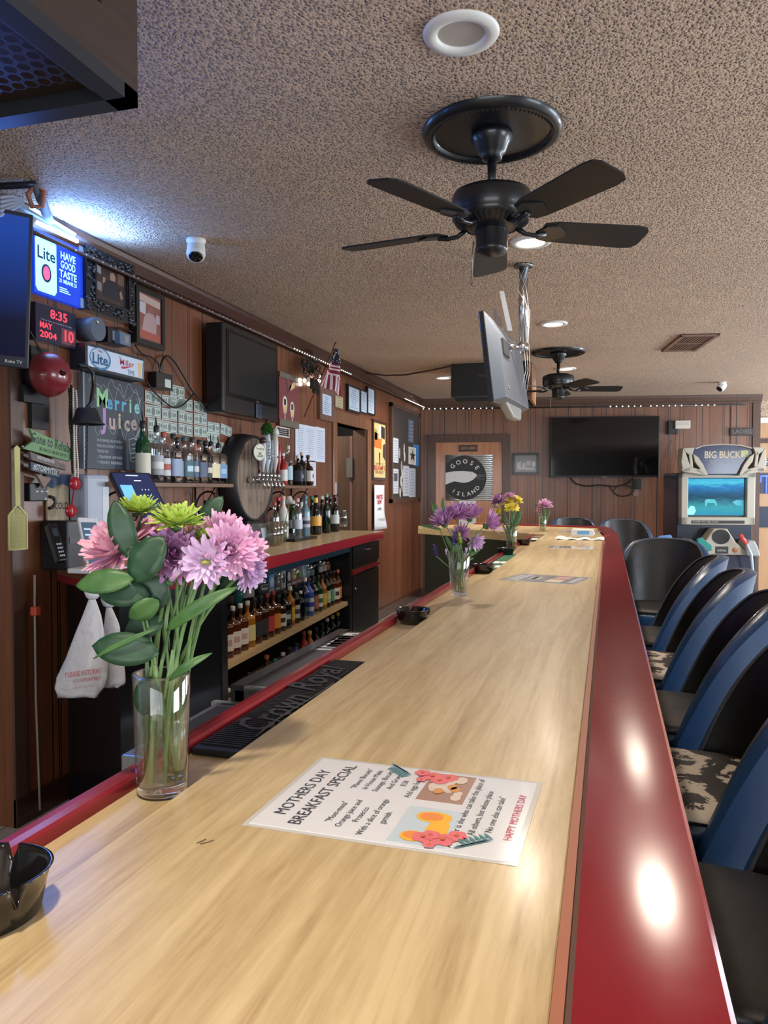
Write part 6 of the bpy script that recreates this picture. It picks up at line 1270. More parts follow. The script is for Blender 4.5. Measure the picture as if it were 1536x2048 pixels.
f = FWL(1351, 841, 1381, 857, .12); t = thing('white_router', 'cream white box mounted on the far wall right of the television', 'router', f.O); MB().fbox(f, -f.w/2, f.w/2, -f.h/2, f.h/2, -.12, 0).build('body', mat((.62, .56, .48), .5), t, .005); MB().fbox(f, -f.w*.4, f.w*.4, -.01, .03, 0, .002).build('face_panel', mat((.50, .46, .40), .5), t)
f = FWL(1461, 856, 1507, 871, .03); t = thing('ladies_sign', 'dark carved sign reading LADIES at the right end of the far wall', 'sign', f.O); MB().fbox(f, -f.w/2, f.w/2, -f.h/2, f.h/2, -.02, 0).build('plate', mat((.035, .025, .022), .5), t); text('LADIES', f, 0, 0, 0, .075, mat((.14, .12, .11), .5), t, width=f.w*.84, bold=.02)
struct(MB().fbox(Fr(FO, FU), 3.93, 3.945, 0, ZC-.1, 0, .006), 'trim_9', M_BLK)
# lounge wall furnishings seen past the corner
def LG(x0, y0, x1, y1): return onwall(lambda a, b_: (lambda r: CAM+r*((f2.O+f2.n*.03-CAM).dot(f2.n)/r.dot(f2.n)))(ray(a, b_)), f2.u, x0, y0, x1, y1)
f = LG(1513, 917, 1575, 931); t = thing('elections_banner', 'black sign with white letters beginning ELE on the honey wood wall', 'sign', f.O); MB().fbox(f, -f.w/2, f.w/2, -f.h/2, f.h/2, -.03, 0).build('panel', M_BLK, t); text('ELECTRIC', f, 0, 0, 0, .11, M_WHITE, t, width=f.w*.92, bold=.02)
f = LG(1516, 946, 1580, 987); t = thing('blue_neon_sign', 'blue neon sign on a dark panel at the right edge of the photo', 'sign', f.O); MB().fbox(f, -f.w/2, f.w/2, -f.h/2, f.h/2, -.03, 0).build('panel', mat((.012, .015, .035), .2), t)
w2, h2 = f.w/2, f.h/2; MB().tube([f(-w2*.85, h2*.1, .02), f(-w2*.85, h2*.7, .02), f(-w2*.3, h2*.7, .02)], .010).tube([f(-w2*.5, h2*.7, .02), f(-w2*.5, -h2*.95, .02)], .010).build('neon_tube', emis((.03, .05, 1), 7), t)
f = LG(1514, 1013, 1580, 1055); t = thing('dark_window_panel', 'dark blue panel below the neon sign at the right edge', 'panel', f.O); MB().fbox(f, -f.w/2, f.w/2, -f.h/2, f.h/2, -.03, 0).build('panel', mat((.012, .018, .045), .3), t)
struct(MB().fbox(Fr(f2.O+f2.n*.0, f2.u), 0, 4, 2.06, 2.12, 0, .03), 'trim_10', M_DKDOOR)
# ============================================================= arcade cabinet
dA = 8.55; k = dA/F; P = onD(1435, 980, dA); fa = Fr((P.x, P.y, CAMZ), FU); t = thing('arcade_cabinet', 'hunting arcade game cabinet with a lit blue screen against the far wall', 'arcade machine', (P.x, P.y, 0))
def ap(x, y): return ((x-1435)*k, (980-y)*k)
def abox(x0, y0, x1, y1, c0, c1, name, m, bev=0): a0, b1 = ap(x0, y0); a1, b0 = ap(x1, y1); return MB().fbox(fa, a0, a1, b0, b1, c0, c1).build(name, m, t, bev)
def apoly(pts, c0, c1, name, m, bev=0, sub=None): return MB().fpoly(fa, [ap(x, y) for x, y in pts], c0, c1).build(name, m, sub or t, bev)
M_NVY = mat((.006, .010, .035), .3, coat=.3); M_SIL = mat((.40, .37, .31), .35, .25); zfl = 980+CAMZ/k
abox(1361, 945, 1508, 1130, -.75, -.10, 'cabinet_body', M_NVY, .01)
abox(1364, 1108, 1506, zfl-4, -.75, .06, 'cabinet_base', M_NVY, .01)
# screen surround
fr_o = [(1365, 947), (1508, 947), (1506, 1050), (1366, 1050)]
mb = MB()
for (x0, y0, x1, y1) in ((1365, 945, 1378, 1050), (1490, 945, 1506, 1050), (1365, 1034, 1506, 1050), (1365, 945, 1506, 956)):
    a0, b1 = ap(x0, y0); a1, b0 = ap(x1, y1); mb.fbox(fa, a0, a1, b0, b1, -.12, .02)
mb.build('screen_surround', M_SIL, t, .008)
abox(1377, 955, 1491, 1036, -.12, -.05, 'screen_recess', mat((.05, .045, .045), .4))
def m_screen():
    m, nt, b = _m('game screen'); v = coords(nt, (1, 1, 1), 'Generated'); s = nt.nodes.new('ShaderNodeSeparateXYZ'); nt.links.new(v, s.inputs[0])
    nz = noise(nt, coords(nt, (3, 3, 9), 'Generated'), 1, 4, .6, .8); h = mth(nt, 'ADD', s.outputs[2], mth(nt, 'MULTIPLY', mth(nt, 'SUBTRACT', nz, .5), .30))
    c = ramp(nt, h, [(.02, (.03, .35, .55)), (.20, (.05, .42, .50)), (.38, (.03, .20, .28)), (.50, (.01, .08, .15)), (.62, (.02, .13, .30)), (.78, (.02, .25, .60)), (.88, (.08, .65, .85)), (1, (.05, .45, .8))])
    b.inputs['Base Color'].default_value = (0, 0, 0, 1); nt.links.new(c, b.inputs['Emission Color']); b.inputs['Emission Strength'].default_value = .85; b.inputs['Roughness'].default_value = .25; b.inputs['Specular IOR Level'].default_value = .1; return m
abox(1380, 957, 1488, 1031, -.05, -.045, 'screen', m_screen())
apoly([(1413, 1001), (1418, 998), (1432, 999), (1436, 1005), (1436, 1013), (1434, 1013), (1432, 1006), (1418, 1006), (1416, 1013), (1414, 1013)], -.045, -.044, 'deer_on_screen', emis((.06, .34, .38), .8))
apoly([(1466, 1004), (1474, 1000), (1487, 1001), (1487, 1013), (1474, 1011)], -.045, -.044, 'deer_on_screen', emis((.06, .32, .42), .8))
apoly([(1380, 1020), (1386, 1012), (1393, 1013), (1396, 1022), (1392, 1030), (1381, 1030)], -.045, -.044, 'rock_on_screen', emis((.20, .62, .72), 1.0))
abox(1385, 1041, 1486, 1047, .02, .024, 'reload_strip', mat((.03, .03, .03), .4)); text('PUMP TO RELOAD', fa, ap(1412, 0)[0], ap(0, 1044)[1], .024, .028, mat((.45, .42, .36), .5), t, width=48*k)
# marquee with curved antler-like wings
apoly([(1380, 897), (1400, 892), (1435, 890), (1470, 892), (1494, 899), (1496, 910), (1478, 928), (1466, 950), (1408, 950), (1398, 930), (1377, 912)], -.05, .10, 'marquee', mat((.025, .035, .09), .2, coat=.5), .01)
mb = MB()
for s_ in (-1, 1):
    def mx(x): return 1438+(x-1438)*(1 if s_ < 0 else -1)
    def pl(pts, c0=-.05, c1=.15): mb.fpoly(fa, [ap(mx(x), y) for x, y in (pts if s_ < 0 else pts[::-1])], c0, c1)
    pl([(1361, 897), (1384, 896), (1380, 905), (1378, 915), (1366, 905)]); pl([(1361, 897), (1366, 905), (1376, 935), (1376, 944), (1362, 944), (1358, 925)])
    pl([(1376, 940), (1390, 945), (1398, 950), (1408, 952), (1408, 948), (1400, 930), (1390, 915), (1380, 908), (1384, 925), (1394, 938), (1384, 940), (1376, 936)]); pl([(1362, 944), (1358, 938), (1376, 934), (1395, 940), (1408, 952)]); pl([(1372, 905), (1378, 905), (1381, 935), (1375, 935)])
pts = [(1384, 897), (1400, 891), (1435, 888.5), (1470, 891), (1492, 897), (1492, 900), (1470, 894), (1435, 891.5), (1400, 894), (1386, 900)]
mb.fpoly(fa, [ap(x, y) for x, y in pts][::-1], -.05, .14); mb.build('antler_trim', M_SIL, t, .006)
text('BIG BUCK', fa, ap(1438, 0)[0], ap(0, 911)[1], .10, .105, mat((.62, .55, .40), .4), t, width=68*k, bold=.02); text('SAFARI', fa, ap(1434, 0)[0], ap(0, 925)[1], .10, .05, mat((.30, .28, .35), .4), t, width=36*k)
abox(1473, 902, 1487, 915, .10, .102, 'price_sticker', mat((.62, .66, .35), .5))
# control deck
apoly([(1376, 1108), (1404, 1082), (1421, 1056), (1446, 1056), (1462, 1082), (1490, 1108)], -.08, .16, 'control_deck', M_SIL, .012)
MB().lathe([(.0001, 0), (.017*k*F/1.0*.0062, 0), (.0001, .001)], fa(0, 0, 0), fa.n, 8, cap=False)
c_ = ap(1434, 1072); MB().prism([fa(c_[0]+17*k*math.cos(a*.2094), c_[1]+14.5*k*math.sin(a*.2094), .16) for a in range(30)], fa.n*.006).build('speaker_grille', mat((.02, .022, .025), .6), t)
abox(1424, 1091, 1448, 1105, .16, .165, 'coin_panel', mat((.02, .02, .02), .4)); text('ROYAL', fa, ap(1436, 0)[0], ap(0, 1099)[1], .165, .03, mat((.7, .7, .7), .5), t, width=16*k)
c_ = ap(1461, 1098); MB().lathe([(.001, 0), (5*k, 0), (5*k, .01), (.001, .014)], fa(c_[0], c_[1], .16), fa.n, 20).build('start_button', mat((.55, .20, .10), .35), t)
for s_ in (0, 1):
    pts = [(1361, 1108), (1362, 1082), (1374, 1076), (1384, 1082), (1386, 1098), (1382, 1109)] if s_ == 0 else [(1480, 1108), (1478, 1090), (1482, 1078), (1494, 1078), (1500, 1090), (1506, 1110)]
    apoly(pts, -.1, .22, 'gun_holster', mat((.30, .25, .18) if s_ == 0 else (.34, .36, .36), .3, .3), .015)
gt = thing('green_toy_gun', 'green plastic arcade gun resting on the cabinet deck', 'toy gun', fa(0, -.6, .25)); f_ = fa
mg = mat((.02, .26, .24), .35); mb = MB().fpoly(fa, [ap(x, y) for x, y in ((1384, 1076), (1392, 1072), (1402, 1080), (1412, 1088), (1413, 1097), (1405, 1100), (1398, 1094), (1386, 1084))][::-1], .22, .27); mb.build('body', mg, gt, .01)
MB().fpoly(fa, [ap(x, y) for x, y in ((1386, 1078), (1390, 1078), (1392, 1092), (1386, 1092))][::-1], .22, .26).build('grip', mg, gt, .006)
rt = thing('red_toy_gun', 'red and white arcade gun standing in the right holder of the cabinet', 'toy gun', fa(.3, -.6, .25))
def a3(x, y, c): a, b_ = ap(x, y); return fa(a, b_, c)
MB().tube([a3(1462, 1066, .3), a3(1466, 1074, .3), a3(1474, 1084, .3)], [.022, .027, .02], 10).build('fore_grip', mat((.55, .06, .05), .35), rt); MB().tube([a3(1474, 1084, .3), a3(1484, 1105, .28), a3(1489, 1135, .25), a3(1492, 1172, .2)], [.014, .016, .014, .014], 8).build('barrel', mat((.45, .52, .62), .3), rt)
abox(1434, 1121, 1447, 1130, .06, .062, 'green_sticker', mat((.25, .62, .12), .5))
# ============================================================= shelves on the left wall
def wshelf(label, x0, x1, y, dpt=.19):
    P, Q = onX(x0, y, XW+dpt), onX(x1, y, XW+dpt); z = (P.z+Q.z)/2; t = thing('wall_shelf', label, 'shelf', (XW+.1, P.y, z), 'shelves of bottles on the left wall')
    MB().box((XW+.001, P.y, z-.022), (XW+dpt, Q.y, z)).build('board', wood((.10, .05, .03), (.22, .12, .075), 1, .4, .2, name='shelf board'), t, .002)
    for yy in (P.y+.12, Q.y-.15):
        sp = MB().tube([(XW+.012, yy, z-.022), (XW+.012, yy, z-.20)], .007)
        sp.tube([V((XW+.15-.045*(1-math.cos(a))-.012*a, yy, z-.075+.045*math.sin(a)-.012*a)) for a in [i*.4 for i in range(13)]], .006); sp.tube([(XW+.012, yy, z-.19), (XW+.06, yy, z-.16), (XW+.15, yy, z-.022)], .006)
        sp.build('scroll_bracket', M_BLK, t)
    return z, P.y, Q.y
zS, yS0, yS1 = wshelf('wooden wall shelf of clear bottles below the dollar bills', 236, 467, 966)
zS2, yT0, yT1 = wshelf('short wall shelf of bottles right of the keg barrel', 561, 634, 971, .17)
# ------------------------------------------------------------- bottles
def gm(kind):
    if kind == 'clear': return M_BOTG
    return {'clear': mat((.90, .95, 1.0), .03, trans=.92, ior=1.4), 'green': mat((.004, .05, .015), .08, coat=.4), 'dkgreen': mat((.004, .014, .008), .08, coat=.4), 'amber': mat((.065, .017, .004), .08, coat=.4), 'brown': mat((.030, .010, .005), .08, coat=.4), 'black': mat((.006, .006, .007), .08, coat=.4),
            'blue': mat((.03, .10, .42), .1, coat=.3), 'ltblue': mat((.22, .42, .55), .08, trans=.6), 'red': mat((.30, .02, .02), .12, coat=.3), 'white': mat((.60, .60, .58), .3), 'honey': mat((.30, .11, .012), .08, coat=.4), 'pink': mat((.5, .22, .2), .1, trans=.5), 'teal': mat((.03, .20, .20), .1, coat=.3)}[kind]
SHP = {'round': [(.0, 0), (.96, .005), (1, .02), (1, .60), (.93, .66), (.60, .72), (.38, .77), (.34, .80), (.34, .93), (.38, .94), (.38, .955)],
       'wine': [(.0, 0), (.95, .005), (1, .02), (1, .56), (.94, .63), (.62, .70), (.38, .75), (.36, .78), (.36, .94), (.40, .945), (.40, .96)],
       'square': [(.0, 0), (1.12, .005), (1.16, .02), (1.16, .60), (1.08, .66), (.55, .70), (.36, .74), (.34, .77), (.34, .92), (.40, .925), (.40, .95)],
       'squat': [(.0, 0), (1.2, .01), (1.28, .05), (1.25, .45), (1.05, .60), (.50, .70), (.34, .74), (.34, .90), (.40, .91), (.40, .94)],
       'champ': [(.0, 0), (1.0, .005), (1.05, .03), (1.05, .48), (.95, .58), (.60, .70), (.38, .80), (.34, .84), (.34, .96), (.42, .965), (.42, .985)],
       'flask': [(.0, 0), (1.2, .005), (1.3, .03), (1.3, .66), (1.1, .73), (.45, .78), (.36, .81), (.36, .92), (.40, .95)],
       'jar': [(.0, 0), (1.0, .01), (1.0, .80), (.85, .86), (.80, .90), (.80, .97)]}
BC = {}
def bottle(label, grp, P, h, r, shape, glass, lab, cap, rot=0, lz=(.14, .48), caph=.10, pour=False, text_=None, neck=None, name='liquor_bottle', cat='bottle'):
    P = V(P); key = (round(h, 3), round(r, 4), shape, glass, lab, cap, lz, caph, pour, neck)
    if key in BC: return dup(BC[key], P, rot, label=label, group=grp)
    t = thing(name, label, cat, (0, 0, 0), grp); pr = SHP[shape]; n = 20 if shape in ('round', 'wine', 'champ', 'jar') else 4; sh = []
    def ring_lathe(prof, mb, nn=24):
        if n == 20: return mb.lathe([(max(a, 1e-4), b_) for a, b_ in prof], (0, 0, 0), Z, nn, cap=False)
        vs = []; N = 24
        for a_, z_ in prof:
            sq = min(1, max(0, (a_/r-.55)/.35)); p_ = 2+5*sq
            for i in range(N):
                an = 2*math.pi*(i+.5)/N; c_, s_ = math.cos(an), math.sin(an); q = (abs(c_)**p_+abs(s_)**p_)**(-1/p_); asp = .82 if shape == 'flask' else .92
                vs.append((max(a_, 1e-4)*q*c_*asp, max(a_, 1e-4)*q*s_, z_))
        return mb.add(vs, [(k*N+i, k*N+(i+1) % N, (k+1)*N+(i+1) % N, (k+1)*N+i) for k in range(len(prof)-1) for i in range(N)], 0, True)
    ring_lathe([(a*r, b_*h) for a, b_ in pr], MB()).build('glass', gm(glass), t)
    wr = max(a for a, _ in pr[:4])*r*1.012
    if lab:
        cc = lab if isinstance(lab[0], tuple) else (lab,); z0, z1 = lz[0]*h, lz[1]*h
        if n == 20: mb = MB().lathe([(wr, z0), (wr, z1)], (0, 0, 0), Z, 28, cap=False)
        else:
            mb = MB(); vs = []; N = 24
            for z_ in (z0, z1):
                for i in range(N): an = 2*math.pi*(i+.5)/N; c_, s_ = math.cos(an), math.sin(an); q = (abs(c_)**7+abs(s_)**7)**(-1/7); asp = .82 if shape == 'flask' else .92; vs.append((wr*q*c_*asp, wr*q*s_, z_))
            mb.add(vs, [(i, (i+1) % N, N+(i+1) % N, N+i) for i in range(N)], 0, True)
        mb.build('label', mat(cc[0], .5), t)
        if len(cc) > 1:
            mb = MB(); zz0, zz1 = z0+(z1-z0)*.32, z0+(z1-z0)*.68; w2_ = wr*1.012
            if n == 20: mb.lathe([(w2_, zz0), (w2_, zz1)], (0, 0, 0), Z, 28, cap=False)
            else: mb.box((w2_*.70, -w2_*.5, zz0), (w2_*(.93 if shape != 'flask' else .83), w2_*.5, zz1)).box((-w2_*.5, -w2_*.935, zz0), (w2_*.5, -w2_*.7, zz1))
            mb.build('label_band', mat(cc[1], .5), t)
    tr = .42*r if shape != 'jar' else .84*r; zc = pr[-1][1]*h
    if cap: MB().lathe([(tr, zc-caph*h*.55), (tr*1.03, zc-caph*h*.5), (tr*1.03, zc+caph*h*.35), (tr*.9, zc+caph*h*.42)], (0, 0, 0), Z, 14).build('cap', mat(cap, .4), t)
    if neck: MB().lathe([(.39*r, .79*h), (.39*r, .92*h)], (0, 0, 0), Z, 14, cap=False).build('neck_foil', mat(neck, .4), t)
    if pour: MB().cyl((0, 0, zc), (0, 0, zc+.018), .011).tube([(0, 0, zc+.015), (.004, -.006, zc+.04), (.012, -.018, zc+.055)], .004).build('pourer', M_BLK, t)
    t.location = P; t.rotation_euler.z = rot; BC[key] = t; return t
ORD = ['first', 'second', 'third', 'fourth', 'fifth', 'sixth', 'seventh', 'eighth', 'ninth', 'tenth', 'eleventh', 'twelfth', 'thirteenth', 'fourteenth', 'fifteenth', 'sixteenth', 'seventeenth', 'eighteenth', 'nineteenth', 'twentieth', 'twenty-first', 'twenty-second', 'twenty-third', 'twenty-fourth', 'twenty-fifth', 'twenty-sixth', 'twenty-seventh', 'twenty-eighth']
CR, DK, WH, TE = (.62, .60, .50), (.012, .012, .014), (.66, .66, .66), (.03, .09, .11)
W1 = [(290, .315, .038, 'round', 'green', CR, DK, True, 'green whiskey'), (317, .300, .036, 'round', 'clear', ((.35, .38, .42), WH), DK, True, 'clear vodka'), (331, .275, .037, 'round', 'clear', ((.55, .58, .62), (.35, .1, .08)), (.35, .07, .04), False, 'clear rum'),
      (350, .275, .036, 'square', 'clear', (.25, .33, .50), DK, False, 'clear gin'), (358, .255, .034, 'round', 'black', (.3, .3, .32), DK, False, 'slim dark'), (372, .265, .040, 'square', 'clear', (TE, (.40, .62, .80)), TE, False, 'teal labelled'),
      (388, .265, .037, 'round', 'clear', ((.05, .10, .22), (.6, .6, .65)), DK, False, 'clear dark capped'), (402, .258, .036, 'square', 'clear', (.06, .09, .16), DK, False, 'navy labelled'), (415, .256, .037, 'round', 'black', ((.02, .02, .02), (.65, .6, .5)), DK, False, 'black and cream labelled'),
      (425, .250, .038, 'flask', 'clear', (.66, .60, .36), DK, True, 'cream labelled'), (440, .245, .038, 'flask', 'clear', ((.10, .24, .45), (.3, .45, .6)), DK, True, 'blue labelled')]
for i, (px, h, r, s_, g_, l_, c_, po, nm) in enumerate(W1):
    P = onX(px, 960, XW+.115+(i % 2)*.0); bottle(nm+' bottle, '+ORD[i]+' from the left on the shelf below the dollar bills', 'bottles on the wall shelf', (XW+.105, P.y, zS), h, r, s_, g_, l_, c_, R(-10), pour=po)
P = onX(392, 896, XW+.10); t = thing('pourer_flag', 'tiny red and white flag stuck in a bottle on the wall shelf', 'flag', P); MB().tube([P-Z*.03, P+Z*.03], .0015).build('stick', M_WHITE, t); MB().prism([P+Z*.03, P+V((0, -.02, -.01)), P+V((0, .012, -.015))], (.001, 0, 0)).build('cloth', mat((.5, .03, .05), .6), t)
W2 = [(566, .24, .034, 'round', 'red', WH, WH, 'red and clear'), (576, .30, .037, 'round', 'clear', (.35, .50, .58), (.6, .55, .5), 'tall clear'), (596, .235, .036, 'square', 'black', ((.02, .03, .05), (.4, .4, .45)), WH, 'dark square'), (604, .265, .034, 'square', 'black', DK, (.65, .6, .52), 'black cream-topped'), (616, .25, .035, 'squat', 'brown', (WH, (.15, .05, .05)), (.05, .01, .01), 'dark red squat')]
for i, (px, h, r, s_, g_, l_, c_, nm) in enumerate(W2): P = onX(px, 965, XW+.09); bottle(nm+' bottle, '+ORD[i]+' from the left on the short shelf beside the keg barrel', 'bottles on the short shelf', (XW+.09, P.y, zS2), h, r, s_, g_, l_, c_, .2)
# bottles on the back counter, right of the barrel
W3 = [(549, 1045, .27, .036, 'round', 'clear', None, (.4, .1, .12), 'pink topped'), (557, 1048, .30, .036, 'wine', 'brown', (.05, .02, .02), (.5, .05, .08), 'dark red capped'), (567, 1062, .31, .036, 'round', 'white', ((.55, .56, .50), (.05, .15, .08)), (.65, .4, .3), 'white with orange stem'), (586, 1064, .27, .038, 'round', 'green', (.55, .58, .66), WH, 'green gin'),
      (595, 1058, .29, .037, 'round', 'clear', (.50, .56, .66), (.62, .35, .3), 'clear pale'), (603, 1062, .285, .037, 'round', 'white', ((.58, .62, .70), (.1, .1, .12)), DK, 'white dotted'), (611, 1056, .31, .036, 'round', 'ltblue', ((.4, .45, .52), (.05, .05, .08)), (.10, .16, .18), 'pale blue'), (624, 1056, .30, .036, 'wine', 'dkgreen', None, (.02, .22, .09), 'green capped wine'),
      (632, 1064, .315, .040, 'champ', 'black', (.72, .38, .06), None, 'champagne'), (644, 1058, .30, .036, 'wine', 'dkgreen', (.45, .52, .62), (.66, .62, .55), 'cream capped wine'), (653, 1057, .32, .036, 'wine', 'dkgreen', None, (.16, .30, .22), 'light green capped wine'), (660, 1054, .30, .037, 'wine', 'black', (.55, .35, .10), (.10, .05, .10), 'purple capped wine'), (670, 1052, .31, .036, 'wine', 'black', (.55, .60, .60), (.10, .02, .03), 'tall black wine')]
for i, (px, py, h, r, s_, g_, l_, c_, nm) in enumerate(W3):
    P = onZ(px, py, ZK); P = P if P.x > XW+.10 else onX(px, py, XW+(.10 if i % 2 else .20)); P.z = ZK; b_ = bottle(nm+' bottle, '+ORD[i]+' from the left on the back counter by the doorway', 'bottles on the back counter', P, h, r, s_, g_, l_, c_, .3*i, neck=(.75, .55, .10) if g_ == 'black' and s_ == 'champ' else None, lz=(.22, .46))
P = onZ(684, 1053, ZK); bottle('empty wide glass jar at the right end of the counter bottles', 'bottles on the back counter', P, .16, .055, 'jar', 'clear', None, None, name='glass_jar', cat='jar')
for k, (px, py, n_, lb) in enumerate(((642, 1064, 5, 'taller stack of white coasters beside the champagne bottle'), (657, 1062, 3, 'lower stack of white coasters left of the glass jar'))):
    P = onZ(px, py, ZK); t = thing('coaster_stack', lb, 'coasters', P, 'coaster stacks on the back counter')
    for j in range(n_): MB().lathe([(.0001, j*.016), (.050, j*.016), (.050, j*.016+.013), (.0001, j*.016+.013)], P, Z, 24).build('coaster', mat((.50, .45, .42), .7), t)
# white paper rose in front
P = onX(578, 1003, XW+.34); t = thing('white_rose', 'white artificial rose standing before the counter bottles', 'flower', P); mb = MB(); rn = random.Random(1)
for k in range(22): a = k*2.4; d = V((math.cos(a), math.sin(a), .6+.05*k)); petal(mb, P-Z*.02, d, Z, .04+.0008*k, .045, .3, 0, 4)
mb.build('bloom', mat((.62, .58, .54), .7), t); MB().tube([P-Z*.02, P+V((-.01, -.03, -.12)), V((P.x-.02, P.y-.05, ZK+.01))], .003).build('stem', M_STEM, t)
# bottles below the wall shelf, left part of the counter
for i, (px, h, g_, l_, nm) in enumerate(((340, .20, 'brown', CR, 'small brown bottle leftmost under the wall shelf'), (350, .24, 'brown', (.60, .58, .50), 'cream labelled bottle second under the wall shelf'), (363, .21, 'brown', (.50, .50, .58), 'grey labelled bottle third under the wall shelf'), (376, .18, 'honey', WH, 'short amber bottle fourth under the wall shelf'), (392, .26, 'brown', None, 'plain brown bottle fifth under the wall shelf'), (412, .29, 'black', None, 'tall black bottle sixth under the wall shelf'))):
    P = onX(px, 1000, XW+.13); bottle(nm, 'bottles under the wall shelf', (P.x, P.y, ZK), h, .034, 'round', g_, l_, DK, 0, pour=i in (1, 2))
t = thing('glass_rack', 'group of upturned clear glasses beside the keg barrel base', 'glasses', onX(448, 1010, XW+.2))
for k in range(6): P = V((XW+.20+.09*(k % 2), onX(440+6*(k//2), 1010, XW+.2).y, ZK)); MB().lathe([(.030, .001), (.036, .13), (.034, .13), (.028, .006)], P, Z, 20).build('glass', M_GLASS, t)
for k in range(7):
    P = onX(543+(k % 4)*7, 1040, XW+.30+.09*(k//4)); P.z = ZK
    tag(MB().lathe([(.0001, .001), (.030, .001), (.036, .14), (.034, .14), (.028, .008), (.0001, .008)], P, Z, 20, cap=False).build('drinking_glass', M_GLASS), ORD[k]+' of the clear drinking glasses clustered right of the keg barrel', 'glass', 'glasses right of the keg barrel')
# ------------------------------------------------------------- keg barrel with taps
BX = .13; P = onX(512, 955, XW+BX); t = thing('keg_barrel', 'dark half barrel beer tower with a wooden oval head on the left wall', 'beer tower', (XW+.25, P.y, P.z))
hz = (onX(512, 870, XW+BX).z-onX(512, 1044, XW+BX).z)/2; C_ = V((XW, P.y, (onX(512, 870, XW+BX).z+onX(512, 1044, XW+BX).z)/2)); X_ = V((1, 0, 0))
MB().lathe([(hz*1.03, 0.001), (hz*1.03, .05), (hz*.985, BX), (hz*.93, BX), (hz*.93, BX-.015)], C_, X_, 48).build('staves', mat((.010, .010, .012), .5), t)
MB().lathe([(hz*1.035, .02), (hz*1.035, .045)], C_, X_, 48, cap=False).build('hoop', mat((.03, .03, .035), .35, .6), t)
hd = MB().lathe([(.0001, BX-.01), (hz*.93, BX-.01)], C_, X_, 48, cap=False).build('head', M_OLDW, t)
MB().box((XW+.02, P.y-.10, ZK), (XW+.11, P.y+.12, C_.z-hz*.97)).build('stand', M_BLK, t)
TAPC = C_+V((BX-.01, 0, 0)); NT = 6
tb = MB().cyl(TAPC+V((.03, -.12, -.01)), TAPC+V((.03, .24, -.01)), .02); tb.build('tap_rail', M_CHROME, t)
specs = [('dark red ribbed beer tap handle with an oval lager badge', (.06, .015, .015), .17, .016, 'oval'), ('white beer tap handle with a dark round top', (.60, .64, .68), .21, .021, 'round'), ('tall white and blue beer tap handle with a green hop top', (.50, .58, .66), .27, .026, 'hop'), ('black and white lettered beer tap handle', (.28, .32, .38), .22, .020, None), ('white goose neck shaped beer tap handle', (.58, .58, .54), .27, .026, 'goose'), ('red beer tap handle nearest the short shelf', (.35, .02, .04), .20, .018, None)]
for k, (lb, c_, hh, r_, ex) in enumerate(specs):
    q = TAPC+V((.03, -.10+.062*k, -.01)); 
    f_ = MB().cyl(q, q+V((.06, 0, .0)), .013).tube([q+V((.055, 0, .0)), q+V((.085, 0, -.02)), q+V((.09, 0, -.06))], .009, 8).lathe([(.010, 0), (.014, .02), (.010, .04)], q+V((.05, 0, .01)), Z, 12); f_.build('faucet', M_CHROME, t)
    b0 = q+V((.05, 0, .05)); tt = thing('tap_handle', lb, 'tap handle', b0, 'beer tap handles')
    MB().lathe([(.007, 0), (.009, .02), (r_*.6, .045), (r_, .08), (r_*1.05, hh*.75), (r_*.85, hh), (.0001, hh)], b0, Z, 16, sy=.7).build('handle', mat(c_, .35, coat=.3), tt)
    if ex == 'oval':
        fo = Fr(b0+V((.012, -.03, .13)), V((.35, 1, 0))); MB().fpoly(fo, [(.060*math.cos(a*.2618), .058*math.sin(a*.2618)) for a in range(24)], 0, .010).build('badge_rim', M_BLK, tt)
        MB().fpoly(fo, [(.054*math.cos(a*.2618), .052*math.sin(a*.2618)) for a in range(24)], .010, .012).build('badge', mat((.55, .56, .44), .5), tt); text('Yuengling', fo, 0, .022, .012, .022, M_INK, tt, width=.075); text('LAGER', fo, 0, -.026, .012, .024, M_INK, tt, width=.06, bold=.02); MB().fpoly(fo, [(-.02, .004), (0, -.008), (.022, .006), (.006, -.004), (.004, -.016), (-.004, -.016)], .012, .013).build('eagle_mark', M_INK, tt)
    if ex == 'round': MB().ball(b0+Z*hh, .024, 14).build('top', mat((.05, .02, .02), .3), tt)
    if ex == 'hop':
        mb = MB(); rn = random.Random(4)
        for j in range(46): a = j*2.4; z_ = .075*(1-j/46); rr2 = .034*math.sin(math.pi*(.15+.8*(1-j/46))); petal(mb, b0+V((rr2*math.cos(a)*.7, rr2*math.sin(a)*.7, hh+z_-.01)), V((math.cos(a), math.sin(a), -.9)), Z, .026, .024, .1, 0, 3)
        mb.ball(b0+Z*(hh+.03), .024); mb.build('hop_cone', mat((.03, .14, .02), .4), tt); MB().ball(b0+Z*(hh+.075), .012).build('cap', M_BLK, tt)
        fo = Fr(b0+V((.020, -.012, hh*.55)), V((0, 0, -1)), V((.25, 1, 0))); text('FRESH', fo, 0, 0, .003, .035, M_INK, tt, bold=.02, width=.12)
    if ex == 'goose': MB().ball(b0+V((.0, .012, hh+.01)), .026, 12, 0, 1.3).tube([b0+V((0, .02, hh+.02)), b0+V((.02, .04, hh+.0))], [.012, .003], 8).build('goose_head', mat((.62, .62, .58), .4), tt); MB().ball(b0+V((.02, 0, hh*.4)), .010).build('mark', M_INK, tt)
    if ex is None and k == 3: fo = Fr(b0+V((.016, -.010, hh*.5)), V((0, 0, -1)), V((.25, 1, 0))); text('LITE BEER', fo, 0, 0, .003, .03, M_INK, tt, width=.12)
